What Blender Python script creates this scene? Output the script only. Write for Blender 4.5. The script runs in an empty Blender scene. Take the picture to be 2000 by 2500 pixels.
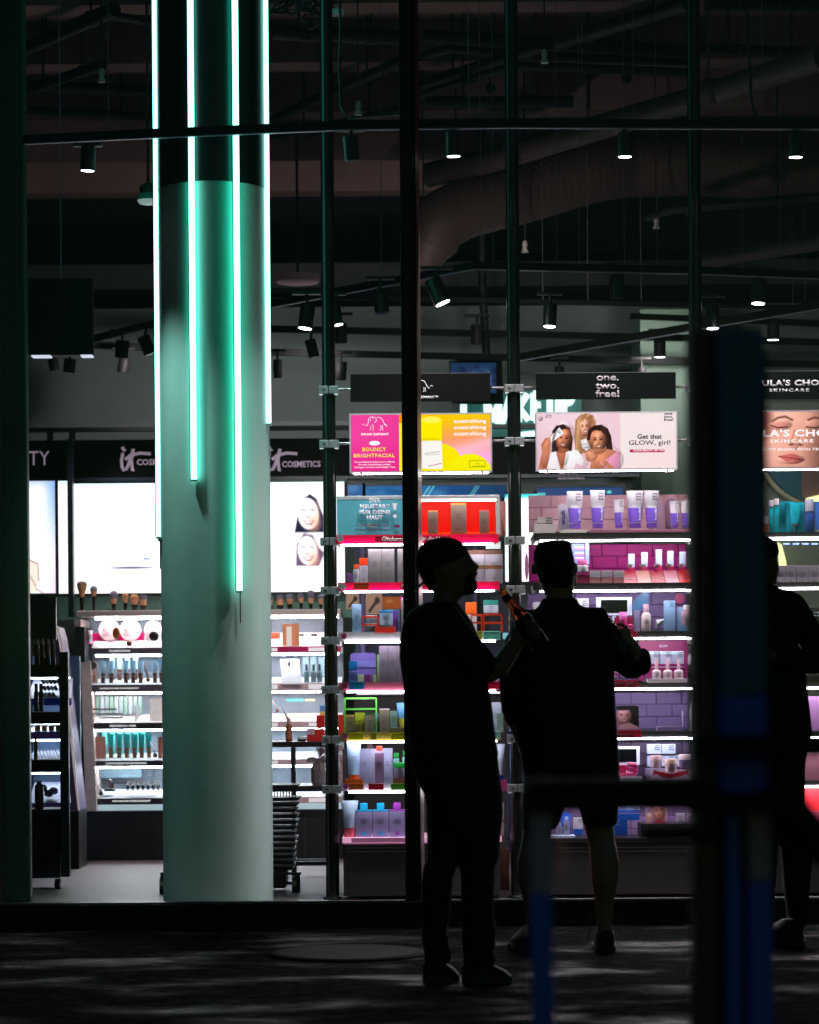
import bpy, bmesh, math, random
import numpy as np
from mathutils import Vector, Matrix
random.seed(7)
scene = bpy.context.scene
COL = scene.collection

# ------------------------------------------------------------------ camera
F = 5900.0            # focal length in photograph pixels (85 mm lens, portrait frame 2500 px high)
HOR = 1700.0          # row of the horizon in the photograph
EYE = 1.144           # camera height
ROLL = math.radians(0.45)
cam = bpy.data.cameras.new('camera'); cam_o = bpy.data.objects.new('camera', cam); COL.objects.link(cam_o)
cam.sensor_fit = 'VERTICAL'; cam.sensor_height = 36.0; cam.sensor_width = 28.8
cam.lens = F / 2500 * 36.0
cam.shift_y = (HOR - 1250) / 2500
cam.clip_start = 0.1; cam.clip_end = 300
cam_o.matrix_world = Matrix.Translation((0, 0, EYE)) @ Matrix.Rotation(math.radians(90), 4, 'X') @ Matrix.Rotation(-ROLL, 4, 'Z')
cam.dof.use_dof = True; cam.dof.focus_distance = 12.9; cam.dof.aperture_fstop = 2.9
scene.camera = cam_o

# ------------------------------------------------------------------ night sky, exposure
w = bpy.data.worlds.new('World'); scene.world = w; w.use_nodes = True
nt = w.node_tree; nt.nodes.clear()
sky = nt.nodes.new('ShaderNodeTexSky'); sky.sky_type = 'NISHITA'; sky.sun_disc = False
sky.sun_elevation = math.radians(1.5); sky.sun_rotation = math.radians(160)
bg = nt.nodes.new('ShaderNodeBackground'); bg.inputs['Strength'].default_value = 0.06
ow = nt.nodes.new('ShaderNodeOutputWorld')
gr = nt.nodes.new('ShaderNodeMix'); gr.data_type = 'RGBA'; gr.blend_type = 'MULTIPLY'; gr.inputs[0].default_value = 1; gr.inputs[7].default_value = (.10, .42, .62, 1)
nt.links.new(sky.outputs[0], gr.inputs[6]); nt.links.new(gr.outputs[2], bg.inputs[0]); nt.links.new(bg.outputs[0], ow.inputs[0])
vs = scene.view_settings
vs.view_transform = 'Standard'; vs.look = 'None'; vs.exposure = 0.0; vs.gamma = 1.0; vs.use_curve_mapping = False
scene.cycles.use_denoising = True
scene.cycles.max_bounces = 8; scene.cycles.transparent_max_bounces = 12
scene.cycles.sample_clamp_indirect = 4.0
scene.cycles.caustics_reflective = False; scene.cycles.caustics_refractive = False

# ------------------------------------------------------------------ helpers
def W(px, py, d):
    """point of the place seen at photograph pixel (px, py) at depth d metres in front of the lens"""
    u, v = px - 1000.0, py - HOR
    c, s = math.cos(ROLL), math.sin(ROLL)
    a, b = u * c - v * s, u * s + v * c
    return Vector((a * d / F, d, EYE - b * d / F))
def X(px, d, py=1400): return W(px, py, d).x
def Z(py, d, px=1000): return W(px, py, d).z
def lin(c):
    c = c / 255.0
    return c / 12.92 if c <= 0.04045 else ((c + 0.055) / 1.055) ** 2.4
def C(r, g, b): return (lin(r), lin(g), lin(b), 1.0)

_mats = {}
def mat(col, rough=0.5, metal=0.0, noise=0.10, nscale=25.0, bump=0.0, es=0.0, ecol=None, spec=0.5, trans=0.0, name=None, alpha=1.0):
    key = (col, rough, metal, noise, nscale, bump, es, ecol, spec, trans, alpha)
    if key in _mats: return _mats[key]
    m = bpy.data.materials.new(name or 'paint'); m.use_nodes = True
    n = m.node_tree.nodes; l = m.node_tree.links
    b = n['Principled BSDF']
    b.inputs['Roughness'].default_value = rough; b.inputs['Metallic'].default_value = metal
    b.inputs['Specular IOR Level'].default_value = spec
    b.inputs['Transmission Weight'].default_value = trans
    b.inputs['Alpha'].default_value = alpha
    c = C(*col)
    if noise > 0:
        tc = n.new('ShaderNodeTexCoord'); nz = n.new('ShaderNodeTexNoise'); nz.inputs['Scale'].default_value = nscale
        nz.inputs['Detail'].default_value = 4
        l.new(tc.outputs['Object'], nz.inputs['Vector'])
        mr = n.new('ShaderNodeMapRange'); mr.inputs['From Min'].default_value = 0.3; mr.inputs['From Max'].default_value = 0.7
        mr.inputs['To Min'].default_value = 1 - noise; mr.inputs['To Max'].default_value = 1 + noise
        hs = n.new('ShaderNodeHueSaturation'); hs.inputs['Color'].default_value = c
        l.new(nz.outputs['Fac'], mr.inputs['Value']); l.new(mr.outputs[0], hs.inputs['Value']); l.new(hs.outputs[0], b.inputs['Base Color'])
        if bump > 0:
            bp = n.new('ShaderNodeBump'); bp.inputs['Strength'].default_value = bump; bp.inputs['Distance'].default_value = 0.01
            l.new(nz.outputs['Fac'], bp.inputs['Height']); l.new(bp.outputs[0], b.inputs['Normal'])
    else:
        b.inputs['Base Color'].default_value = c
    if es > 0:
        b.inputs['Emission Color'].default_value = C(*(ecol or col)); b.inputs['Emission Strength'].default_value = es
    _mats[key] = m
    return m
def glow(rgb, strength, name='lit'):
    """a surface that gives off light; rgb linear"""
    key = ('g', rgb, strength)
    if key in _mats: return _mats[key]
    m = bpy.data.materials.new(name); m.use_nodes = True
    n = m.node_tree.nodes; n.clear()
    e = n.new('ShaderNodeEmission'); e.inputs[0].default_value = (*rgb, 1); e.inputs[1].default_value = strength
    o = n.new('ShaderNodeOutputMaterial'); m.node_tree.links.new(e.outputs[0], o.inputs[0])
    _mats[key] = m
    return m
def glass_mat(tint=(1, 1, 1), k=0.05, name='glass'):
    key = ('gl', tint, k)
    if key in _mats: return _mats[key]
    m = bpy.data.materials.new(name); m.use_nodes = True
    n = m.node_tree.nodes; n.clear(); l = m.node_tree.links
    t = n.new('ShaderNodeBsdfTransparent'); t.inputs[0].default_value = (*tint, 1)
    g = n.new('ShaderNodeBsdfGlossy'); g.inputs['Roughness'].default_value = 0.03
    fr = n.new('ShaderNodeFresnel'); fr.inputs['IOR'].default_value = 1.3 + k
    mx = n.new('ShaderNodeMixShader'); o = n.new('ShaderNodeOutputMaterial')
    l.new(fr.outputs[0], mx.inputs[0]); l.new(t.outputs[0], mx.inputs[1]); l.new(g.outputs[0], mx.inputs[2]); l.new(mx.outputs[0], o.inputs[0])
    _mats[key] = m
    return m

class MB:
    """collects shapes in world coordinates and links them as ONE mesh object"""
    def __init__(s): s.v = []; s.f = []; s.m = []; s.sm = []
    def add(s, vs, fs, mi=0, smooth=False):
        o = len(s.v); s.v += [tuple(v) for v in vs]
        for f in fs: s.f.append([i + o for i in f]); s.m.append(mi); s.sm.append(smooth)
        return s
    def box(s, x0, x1, y0, y1, z0, z1, mi=0):
        if x1 < x0: x0, x1 = x1, x0
        if y1 < y0: y0, y1 = y1, y0
        if z1 < z0: z0, z1 = z1, z0
        v = [(x0,y0,z0),(x1,y0,z0),(x1,y1,z0),(x0,y1,z0),(x0,y0,z1),(x1,y0,z1),(x1,y1,z1),(x0,y1,z1)]
        return s.add(v, [(0,3,2,1),(4,5,6,7),(0,1,5,4),(1,2,6,5),(2,3,7,6),(3,0,4,7)], mi)
    def obox(s, c, size, rot=None, mi=0):
        R = rot or Matrix.Identity(3); c = Vector(c); a, b, d = [q / 2 for q in size]
        v = [c + R @ Vector(p) for p in [(-a,-b,-d),(a,-b,-d),(a,b,-d),(-a,b,-d),(-a,-b,d),(a,-b,d),(a,b,d),(-a,b,d)]]
        return s.add(v, [(0,3,2,1),(4,5,6,7),(0,1,5,4),(1,2,6,5),(2,3,7,6),(3,0,4,7)], mi)
    def frustum(s, x0, x1, y, z0, z1, t, bev, mi=0):
        """tile facing -Y: base at y, front at y-t"""
        v = [(x0,y,z0),(x1,y,z0),(x1,y,z1),(x0,y,z1),(x0+bev,y-t,z0+bev),(x1-bev,y-t,z0+bev),(x1-bev,y-t,z1-bev),(x0+bev,y-t,z1-bev)]
        return s.add(v, [(4,5,6,7),(0,1,5,4),(1,2,6,5),(2,3,7,6),(3,0,4,7),(0,3,2,1)], mi)
    def rings(s, rs, mi=0, cap=True, smooth=True):
        n = len(rs[0]); vs = [p for r in rs for p in r]; fs = []
        for i in range(len(rs) - 1):
            for k in range(n):
                a = i*n + k; b = i*n + (k+1) % n
                fs.append((a, b, b + n, a + n))
        s.add(vs, fs, mi, smooth)
        if cap:
            s.add(rs[0], [tuple(reversed(range(n)))], mi); s.add(rs[-1], [tuple(range(n))], mi)
        return s
    def tube(s, pts, rad, n=12, mi=0, cap=True, flat=1.0):
        pts = [Vector(p) for p in pts]
        if not hasattr(rad, '__len__'): rad = [rad] * len(pts)
        rs = []; prev = None
        for i, p in enumerate(pts):
            t = (pts[min(i+1, len(pts)-1)] - pts[max(i-1, 0)]).normalized()
            if prev is None:
                up = Vector((0, 1, 0)) if abs(t.y) < 0.9 else Vector((1, 0, 0))
                a = t.cross(up).normalized()
            else:
                a = (prev - t * prev.dot(t)).normalized()
            prev = a; b = t.cross(a)
            rs.append([p + (a * math.cos(q) + b * flat * math.sin(q)) * rad[i] for q in [2*math.pi*k/n for k in range(n)]])
        return s.rings(rs, mi, cap)
    def lathe(s, c, prof, n=16, mi=0, sx=1.0, sy=1.0, cap=True):
        c = Vector(c)
        return s.rings([[c + Vector((r*sx*math.cos(q), r*sy*math.sin(q), z)) for q in [2*math.pi*k/n for k in range(n)]] for r, z in prof], mi, cap)
    def prism(s, pts, y0, y1, mi=0):
        """outline in x,z extruded along y"""
        n = len(pts)
        a = [(x, y0, z) for x, z in pts]; b = [(x, y1, z) for x, z in pts]
        fs = [tuple(range(n)), tuple(reversed(range(n, 2*n)))] + [(i, i+n, (i+1) % n + n, (i+1) % n) for i in range(n)]
        return s.add(a + b, fs, mi)
    def ball(s, c, r, n=10, mi=0):
        if not hasattr(r, '__len__'): r = (r, r, r)
        c = Vector(c); rs = []
        for i in range(1, n):
            t = math.pi * i / n
            rs.append([c + Vector((r[0]*math.sin(t)*math.cos(q), r[1]*math.sin(t)*math.sin(q), -r[2]*math.cos(t))) for q in [2*math.pi*k/(2*n) for k in range(2*n)]])
        return s.rings(rs, mi, True)
    def build(s, name, mats, parent=None, bevel=0.0, remesh=0.0, smooth_it=0):
        me = bpy.data.meshes.new(name)
        off = parent_world(parent) if parent else Vector()
        me.from_pydata([tuple(Vector(v) - off) for v in s.v], [], s.f)
        if not isinstance(mats, (list, tuple)): mats = [mats]
        for m in mats: me.materials.append(m)
        me.polygons.foreach_set('material_index', s.m); me.polygons.foreach_set('use_smooth', s.sm)
        me.update()
        o = bpy.data.objects.new(name, me); COL.objects.link(o)
        if parent: o.parent = parent
        if bevel:
            b = o.modifiers.new('bevel', 'BEVEL'); b.width = bevel; b.segments = 2; b.limit_method = 'ANGLE'
        if remesh:
            r = o.modifiers.new('remesh', 'REMESH'); r.mode = 'VOXEL'; r.voxel_size = remesh; r.use_smooth_shade = True
            if smooth_it:
                q = o.modifiers.new('smooth', 'SMOOTH'); q.iterations = smooth_it; q.factor = 0.5
        return o
def parent_world(o):
    v = Vector()
    while o: v = v + o.location; o = o.parent
    return v
def tag(o, label, cat, group=None):
    o['label'] = label; o['category'] = cat
    if group: o['group'] = group
    return o
def thing(name, loc, label, cat, group=None):
    o = bpy.data.objects.new(name, None); COL.objects.link(o); o.location = loc; o.empty_display_size = 0.1
    return tag(o, label, cat, group)
def struct(o, kind='structure'): o['kind'] = kind; return o

def text(body, x0, x1, z0, z1, y, m, parent, name='lettering', bold=0.0, ext=0.0006, shear=0.0, rot=0.0, fit='both', space=1.0, line=1.0, align='CENTER'):
    """lettering facing -Y fitted in the rectangle x0..x1, z0..z1 (world)"""
    cu = bpy.data.curves.new(name, 'FONT'); cu.body = body; cu.size = 1; cu.offset = bold; cu.shear = shear
    cu.align_x = align; cu.space_character = space; cu.space_line = line; cu.resolution_u = 2; cu.extrude = 0
    to = bpy.data.objects.new(name, cu)
    me = bpy.data.meshes.new_from_object(to)
    bpy.data.objects.remove(to); bpy.data.curves.remove(cu)
    n = len(me.vertices); co = np.empty(n * 3); me.vertices.foreach_get('co', co); co = co.reshape(n, 3)
    mn, mx = co[:, :2].min(0), co[:, :2].max(0)
    cx, cz = (x0 + x1) / 2, (z0 + z1) / 2; wd, hg = abs(x1 - x0), abs(z1 - z0)
    if rot in (90, -90): wd, hg = hg, wd
    sx, sz = wd / max(mx[0]-mn[0], 1e-6), hg / max(mx[1]-mn[1], 1e-6)
    if fit == 'h': sx = sz
    if fit == 'w': sz = sx
    u = (co[:, 0] - (mn[0]+mx[0])/2) * sx; v = (co[:, 1] - (mn[1]+mx[1])/2) * sz
    r = math.radians(rot); off = parent_world(parent)
    out = np.zeros((n, 3)); out[:, 0] = cx + u*math.cos(r) - v*math.sin(r) - off.x; out[:, 2] = cz + u*math.sin(r) + v*math.cos(r) - off.z
    out[:, 1] = y - off.y
    me.vertices.foreach_set('co', out.ravel()); me.materials.clear(); me.materials.append(m); me.update()
    o = bpy.data.objects.new(name, me); COL.objects.link(o); o.parent = parent
    if ext > 0:
        q = o.modifiers.new('solid', 'SOLIDIFY'); q.thickness = ext; q.offset = 0
    return o
def ptext(body, px0, px1, py0, py1, d, m, parent, **k):
    a = W(px0, py1, d); b = W(px1, py0, d)
    return text(body, a.x, b.x, a.z, b.z, d, m, parent, **k)

# ------------------------------------------------------------------ printed pictures (posters, cards)
class Canvas:
    def __init__(s, w, h, bg):
        s.w, s.h = w, h
        s.a = np.zeros((h, w, 3)); s.a[:] = bg
        s.yy, s.xx = np.mgrid[0:h, 0:w] + 0.5
    def mix(s, k, col):
        k = np.clip(k, 0, 1)[..., None]; s.a = s.a * (1 - k) + np.array(col, float) * k; return s
    def ell(s, cx, cy, rx, ry, col, soft=1.0, rot=0, a=1.0):
        t = math.radians(rot); x, y = s.xx - cx, s.yy - cy
        u, v = x*math.cos(t) + y*math.sin(t), -x*math.sin(t) + y*math.cos(t)
        q = np.sqrt((u/rx)**2 + (v/ry)**2)
        return s.mix(a * np.clip((1 - q) * min(rx, ry) / soft + 0.5, 0, 1), col)
    def poly(s, pts, col, soft=1.0, a=1.0):
        inside = np.zeros((s.h, s.w), bool); dist = np.full((s.h, s.w), 1e9); n = len(pts)
        for i in range(n):
            (x1, y1), (x2, y2) = pts[i], pts[(i+1) % n]
            if y1 != y2:
                c = ((y1 > s.yy) != (y2 > s.yy)) & (s.xx < (x2-x1)*(s.yy-y1)/(y2-y1) + x1); inside ^= c
            dx, dy = x2-x1, y2-y1; L = dx*dx + dy*dy + 1e-9
            t = np.clip(((s.xx-x1)*dx + (s.yy-y1)*dy)/L, 0, 1)
            dist = np.minimum(dist, np.hypot(s.xx-x1-t*dx, s.yy-y1-t*dy))
        return s.mix(a * np.clip(np.where(inside, dist, -dist)/soft + 0.5, 0, 1), col)
    def shade(s, cx, cy, rx, ry, rot=0, amt=.5, l=(-.45, -.45, .77)):
        t = math.radians(rot); x, y = s.xx - cx, s.yy - cy
        u, v = (x*math.cos(t) + y*math.sin(t))/rx, (-x*math.sin(t) + y*math.cos(t))/ry
        q = u*u + v*v; nz = np.sqrt(np.clip(1 - q, 0, 1)); k = u*l[0] + v*l[1] + nz*l[2]
        f = 1 + amt*(k - .62)*np.clip((1.03 - q)*8, 0, 1)
        s.a = s.a * f[..., None]; return s
    def grain(s, x0, y0, x1, y1, amt, seed=1, stretch=1):
        r = np.random.RandomState(seed).rand(s.h, s.w); r = (r + np.roll(r, 1, 1) + np.roll(r, 1, 0))/3
        if stretch > 1:
            r = sum(np.roll(r, k, 0) for k in range(stretch))/stretch*1.0; r = (r - r.mean())*2 + .5
        m = (s.xx > x0) & (s.xx < x1) & (s.yy > y0) & (s.yy < y1)
        s.a = s.a * (1 + amt*(r - .5)*m)[..., None]; return s
    def line(s, pts, wd, col, soft=1.0, a=1.0):
        dist = np.full((s.h, s.w), 1e9)
        for (x1, y1), (x2, y2) in zip(pts[:-1], pts[1:]):
            dx, dy = x2-x1, y2-y1; L = dx*dx + dy*dy + 1e-9
            t = np.clip(((s.xx-x1)*dx + (s.yy-y1)*dy)/L, 0, 1)
            dist = np.minimum(dist, np.hypot(s.xx-x1-t*dx, s.yy-y1-t*dy))
        return s.mix(a * np.clip((wd/2 - dist)/soft + 0.5, 0, 1), col)
    def rect(s, x0, y0, x1, y1, col, a=1.0):
        return s.mix(a * ((s.xx > x0) & (s.xx < x1) & (s.yy > y0) & (s.yy < y1)), col)
    def face(s, cx, cy, rx, ry, rot=0, skin=(200,130,105), dark=(140,70,55), lip=(170,60,60), smile=True, closed=False, light=(235,180,155)):
        t = math.radians(rot)
        def P(u, v): return (cx + u*rx*math.cos(t) - v*ry*math.sin(t), cy + u*rx*math.sin(t) + v*ry*math.cos(t))
        s.ell(cx, cy, rx, ry, skin, 1.2, rot)
        s.ell(*P(-.1, -.45), rx*.55, ry*.3, light, rx*.5, rot, .5)
        s.ell(*P(-.45, .22), rx*.3, ry*.2, light, rx*.3, rot, .5); s.ell(*P(.45, .22), rx*.3, ry*.2, light, rx*.3, rot, .4)
        s.ell(*P(.75, .2), rx*.25, ry*.6, dark, rx*.5, rot, .55); s.ell(*P(-.85, .3), rx*.2, ry*.5, dark, rx*.4, rot, .35)
        s.ell(*P(0, .92), rx*.7, ry*.16, dark, ry*.3, rot, .5); s.ell(*P(0, -.95), rx*.8, ry*.16, dark, ry*.25, rot, .4)
        for e in (-.38, .38): s.ell(*P(e, -.12), rx*.26, ry*.13, dark, ry*.12, rot, .45)
        s.ell(*P(0, .12), rx*.1, ry*.2, light, rx*.2, rot, .6); s.ell(*P(0, .25), rx*.2, ry*.035, dark, ry*.06, rot, .6)
        for e in (-.38, .38):
            if closed: s.line([P(e-.2, -.08), P(e, -.03), P(e+.2, -.08)], ry*.045, (50,25,25), .7)
            else:
                s.ell(*P(e, -.08), rx*.17, ry*.055, (60,30,28), .8, rot)
            s.line([P(e-.24, -.24), P(e, -.31), P(e+.24, -.25)], ry*.045, (70,40,35), .8, .8)
        s.line([P(.06, -.05), P(.12, .2), P(-.08, .24)], ry*.04, dark, 1, .6)
        s.shade(cx, cy, rx, ry, rot, .55)
        if smile:
            s.poly([P(-.36, .38), P(0, .45), P(.36, .38), P(.2, .62), P(-.2, .62)], lip, .8)
            s.poly([P(-.28, .42), P(0, .47), P(.28, .42), P(.14, .55), P(-.14, .55)], (250,245,240), .6)
        else: s.ell(*P(0, .48), rx*.3, ry*.09, lip, 1, rot)
    def build(s, name, x0, x1, z0, z1, y, parent, strength=1.0, lit=True):
        w, h = s.w, s.h
        off = parent_world(parent)
        gx = np.linspace(x0, x1, w) - off.x; gz = np.linspace(z1, z0, h) - off.z
        v = np.zeros((h, w, 3)); v[..., 0] = gx[None]; v[..., 1] = y - off.y; v[..., 2] = gz[:, None]
        idx = np.arange(w*h).reshape(h, w)
        q = np.stack([idx[1:, :-1], idx[1:, 1:], idx[:-1, 1:], idx[:-1, :-1]], -1).reshape(-1, 4)
        me = bpy.data.meshes.new(name)
        me.vertices.add(w*h); me.vertices.foreach_set('co', v.ravel())
        me.loops.add(q.size); me.loops.foreach_set('vertex_index', q.ravel().astype(np.int32))
        me.polygons.add(len(q)); me.polygons.foreach_set('loop_start', np.arange(0, q.size, 4, dtype=np.int32))
        me.update(calc_edges=True)
        a = np.clip(s.a, 0, 255) / 255.0
        a = np.where(a <= .04045, a/12.92, ((a+.055)/1.055)**2.4)
        ca = me.color_attributes.new('print', 'FLOAT_COLOR', 'POINT')
        ca.data.foreach_set('color', np.concatenate([a, np.ones((h, w, 1))], -1).ravel())
        key = ('print', strength, lit)
        if key not in _mats:
            m = bpy.data.materials.new('print'); m.use_nodes = True; n = m.node_tree.nodes
            at = n.new('ShaderNodeVertexColor'); at.layer_name = 'print'
            if lit:
                n.remove(n['Principled BSDF'])
                e = n.new('ShaderNodeEmission'); e.inputs[1].default_value = strength
                m.node_tree.links.new(at.outputs[0], e.inputs[0]); m.node_tree.links.new(e.outputs[0], n['Material Output'].inputs[0])
            else:
                m.node_tree.links.new(at.outputs[0], n['Principled BSDF'].inputs['Base Color'])
                n['Principled BSDF'].inputs['Roughness'].default_value = 0.4
            _mats[key] = m
        me.materials.append(_mats[key])
        o = bpy.data.objects.new(name, me); COL.objects.link(o); o.parent = parent
        return o
# ------------------------------------------------------------------ the setting
FLOOR = 0.05
DG = 12.2     # glass plane
def m_asphalt():
    m = bpy.data.materials.new('wet_asphalt'); m.use_nodes = True
    n = m.node_tree.nodes; l = m.node_tree.links; b = n['Principled BSDF']
    tc = n.new('ShaderNodeTexCoord')
    big = n.new('ShaderNodeTexNoise'); big.inputs['Scale'].default_value = 2.2; big.inputs['Detail'].default_value = 9; big.inputs['Roughness'].default_value = .52; big.inputs['Distortion'].default_value = .4
    mp = n.new('ShaderNodeMapping'); mp.inputs['Scale'].default_value = (.55, 1.15, 1)
    fine = n.new('ShaderNodeTexNoise'); fine.inputs['Scale'].default_value = 60; fine.inputs['Detail'].default_value = 5
    mid = n.new('ShaderNodeTexNoise'); mid.inputs['Scale'].default_value = 13; mid.inputs['Detail'].default_value = 8
    l.new(tc.outputs['Object'], mp.inputs[0]); l.new(mp.outputs[0], big.inputs[0]); l.new(tc.outputs['Object'], fine.inputs[0]); l.new(tc.outputs['Object'], mid.inputs[0])
    cr = n.new('ShaderNodeValToRGB'); cr.color_ramp.elements[0].color = (.0015,.003,.0035,1); cr.color_ramp.elements[1].color = (.012,.020,.023,1)
    cr.color_ramp.elements[0].position = .44; cr.color_ramp.elements[1].position = .66
    l.new(mid.outputs[0], cr.inputs[0]); l.new(cr.outputs[0], b.inputs['Base Color'])
    rr = n.new('ShaderNodeValToRGB'); e = rr.color_ramp.elements
    e[0].position = .5; e[0].color = (.95,)*3 + (1,); e[1].position = .64; e[1].color = (.36,)*3 + (1,); e2 = e.new(.72); e2.color = (.12,)*3 + (1,)
    l.new(big.outputs[0], rr.inputs[0]); l.new(rr.outputs[0], b.inputs['Roughness'])
    ad = n.new('ShaderNodeMath'); ad.operation = 'MULTIPLY_ADD'; ad.inputs[1].default_value = .35
    l.new(fine.outputs[0], ad.inputs[0]); l.new(mid.outputs[0], ad.inputs[2])
    sr = n.new('ShaderNodeValToRGB'); q = sr.color_ramp.elements; q[0].position = .5; q[0].color = (.02,)*3 + (1,); q[1].position = .68; q[1].color = (.04,)*3 + (1,); q2 = q.new(.74); q2.color = (.55,)*3 + (1,)
    l.new(big.outputs[0], sr.inputs[0]); l.new(sr.outputs[0], b.inputs['Specular IOR Level'])
    bp = n.new('ShaderNodeBump'); bp.inputs['Strength'].default_value = 1.0; bp.inputs['Distance'].default_value = .03
    l.new(ad.outputs[0], bp.inputs['Height']); l.new(bp.outputs[0], b.inputs['Normal'])
    return m
struct(MB().box(-60, 60, -40, 12.14, -.2, 0).build('pavement', m_asphalt()))
def m_floor():
    m = mat((112,98,102), rough=.5, noise=.12, nscale=2.5, bump=.03)
    return m
struct(MB().box(-9, 10, 12.27, 24, -.15, FLOOR).build('shop_floor', m_floor()))
m_ceil = mat((142,112,106), rough=.9, noise=.25, nscale=1.2, bump=.2)
cb = MB().box(-9, 10, 12.0, 24, 5.6, 5.9)
for k in range(7):                          # concrete ribs of the ceiling
    y = 13.2 + k*1.35; cb.box(-9, 10, y, y + .22, 5.32, 5.598)
struct(cb.build('ceiling', m_ceil))
BLK = mat((20,20,22), rough=.6)
wl = thing('shop_wall', (0, 19, FLOOR), 'grey green painted wall behind the shop, above the black sign band', 'wall')
p = MB().box(-9, 10, 19, 19.2, FLOOR, Z(748, 19)); p.build('painted_wall', mat((100,112,110), rough=.8, noise=.06, nscale=3), wl)
MB().box(-9, 10, 18.96, 18.995, Z(1046, 19), Z(1028, 19)).build('rail', mat((95,105,105), rough=.5), wl)
sw = thing('partition_wall', (-7, 16, FLOOR), 'dark side wall at the left end of the shop', 'wall')
MB().box(-7.2, -7, 12.3, 24, FLOOR, 5.6).build('panel', BLK, sw)
sw2 = thing('partition_wall', (8, 16, FLOOR), 'dark side wall at the right end of the shop', 'wall')
MB().box(8, 8.2, 12.3, 24, FLOOR, 5.6).build('panel', BLK, sw2)
bk = thing('bulkhead', (0, 21, 4), 'black void wall above the grey back wall under the ceiling', 'wall')
MB().box(-9, 10, 21, 21.2, FLOOR, 5.6).build('panel', mat((9,12,12), rough=.9, noise=.3, nscale=1), bk)
MB().box(-9, 10, 19.4, 19.7, Z(700,19.4), Z(640,19.4)).build('beam', mat((30,36,34), rough=.7), bk)

# ------------------------------------------------------------------ shop front
front = thing('shop_front', (0, DG, 0), 'black framed full height shop window front', 'shop front')
FR = mat((14,15,15), rough=.42, noise=.12, nscale=12)
FR_LIT = mat((70,52,50), rough=.4, noise=.1)  # frame colour with the shop's pinkish brown light painted in
TOP = 5.7
MB().box(-7, 8, DG-.06, DG+.07, 0, Z(2203, DG)).build('sill', FR, front, bevel=.004)
MB().box(-7, 8, DG-.05, DG+.0, Z(2201.5, DG), Z(2196, DG)).build('sill_trim', mat((110,112,118), rough=.35, metal=.8), front)
MB().box(-7, 8, DG-.06, DG+.07, 5.5, 6.3).build('head_beam', FR, front)
sx = DG/F
def mullion(pxl, wpx):
    x = X(pxl, DG)
    zb = Z(2196, DG)
    MB().box(x, x + wpx*.66*sx, DG-.075, DG+.1, zb, 5.5).build('mullion', FR, front, bevel=.003)
    MB().box(x + wpx*.66*sx, x + wpx*.80*sx, DG-.03, DG+.12, zb, 5.5).build('glazing_strip', FR, front, bevel=.002)
    q = x + wpx*.80*sx; e = x + wpx*1.0*sx; MB().rings([[Vector((q, DG-.03, z)), Vector((e, DG+.16, z)), Vector((q, DG+.16, z))] for z in (zb, 5.5)], smooth=False).build('cover_strip', FR_LIT, front)  # wedge turned so the strip catches light from inside
mullion(984, 48)
GL = glass_mat()
for a, b in ((-6.9, X(985, DG)), (X(1035, DG), 7.8)):
    MB().box(a, b, DG+.012, DG+.018, Z(2196, DG), 5.5).build('glass_pane', GL, front)
pl = thing('pillar', (X(20, 12.9), 13.0, FLOOR), 'plain dark green wide pillar at the left edge behind the glass', 'pillar')
MB().box(X(-160, 13.0), X(74, 13.08), 13.0, 13.08, FLOOR, 5.595).build('shaft', mat((40,66,58), rough=.45, noise=.1, nscale=3), pl, bevel=.01)
MB().box(X(-150, 12.95), X(5, 12.95), 12.45, 12.98, FLOOR, 5.595).build('casing', mat((20,26,24), rough=.5), pl, bevel=.01)

# ------------------------------------------------------------------ round column with light bars
CD = 13.0; CR = 0.295
cx0 = X(530, CD, 1700)
col = thing('column', (cx0, CD, FLOOR), 'round white concrete column with black upper part and four light bars', 'column')
zs = Z(437, CD - CR)
def m_plaster(c, r):
    m = bpy.data.materials.new('plaster'); m.use_nodes = True; n = m.node_tree.nodes; l = m.node_tree.links; b = n['Principled BSDF']
    tc = n.new('ShaderNodeTexCoord'); a = n.new('ShaderNodeTexNoise'); a.inputs['Scale'].default_value = 7; a.inputs['Detail'].default_value = 7
    l.new(tc.outputs['Object'], a.inputs[0])
    cr = n.new('ShaderNodeValToRGB'); cr.color_ramp.elements[0].color = tuple(q*.86 for q in c) + (1,); cr.color_ramp.elements[1].color = (*c, 1)
    l.new(a.outputs[0], cr.inputs[0]); l.new(cr.outputs[0], b.inputs['Base Color']); b.inputs['Roughness'].default_value = r
    bp = n.new('ShaderNodeBump'); bp.inputs['Strength'].default_value = .35; bp.inputs['Distance'].default_value = .006
    l.new(a.outputs[0], bp.inputs['Height']); l.new(bp.outputs[0], b.inputs['Normal'])
    return m
MB().lathe((cx0, CD, 0), [(CR, FLOOR), (CR, 1.2), (CR, 2.4), (CR, zs)], 96, cap=False).build('lower_shaft', m_plaster((.44,.60,.56), .55), col)
MB().lathe((cx0, CD, 0), [(CR+.002, zs), (CR+.002, 5.595)], 96, cap=True).build('upper_shaft', mat((12,16,16), rough=.35), col)
LED_W = glow((1.35, 4.6, 4.0), 1.0, 'tube_front')
LED_T = glow((.02, 4.4, 2.8), 1.0, 'tube_back')
PROF = mat((14,16,16), rough=.4)
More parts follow.
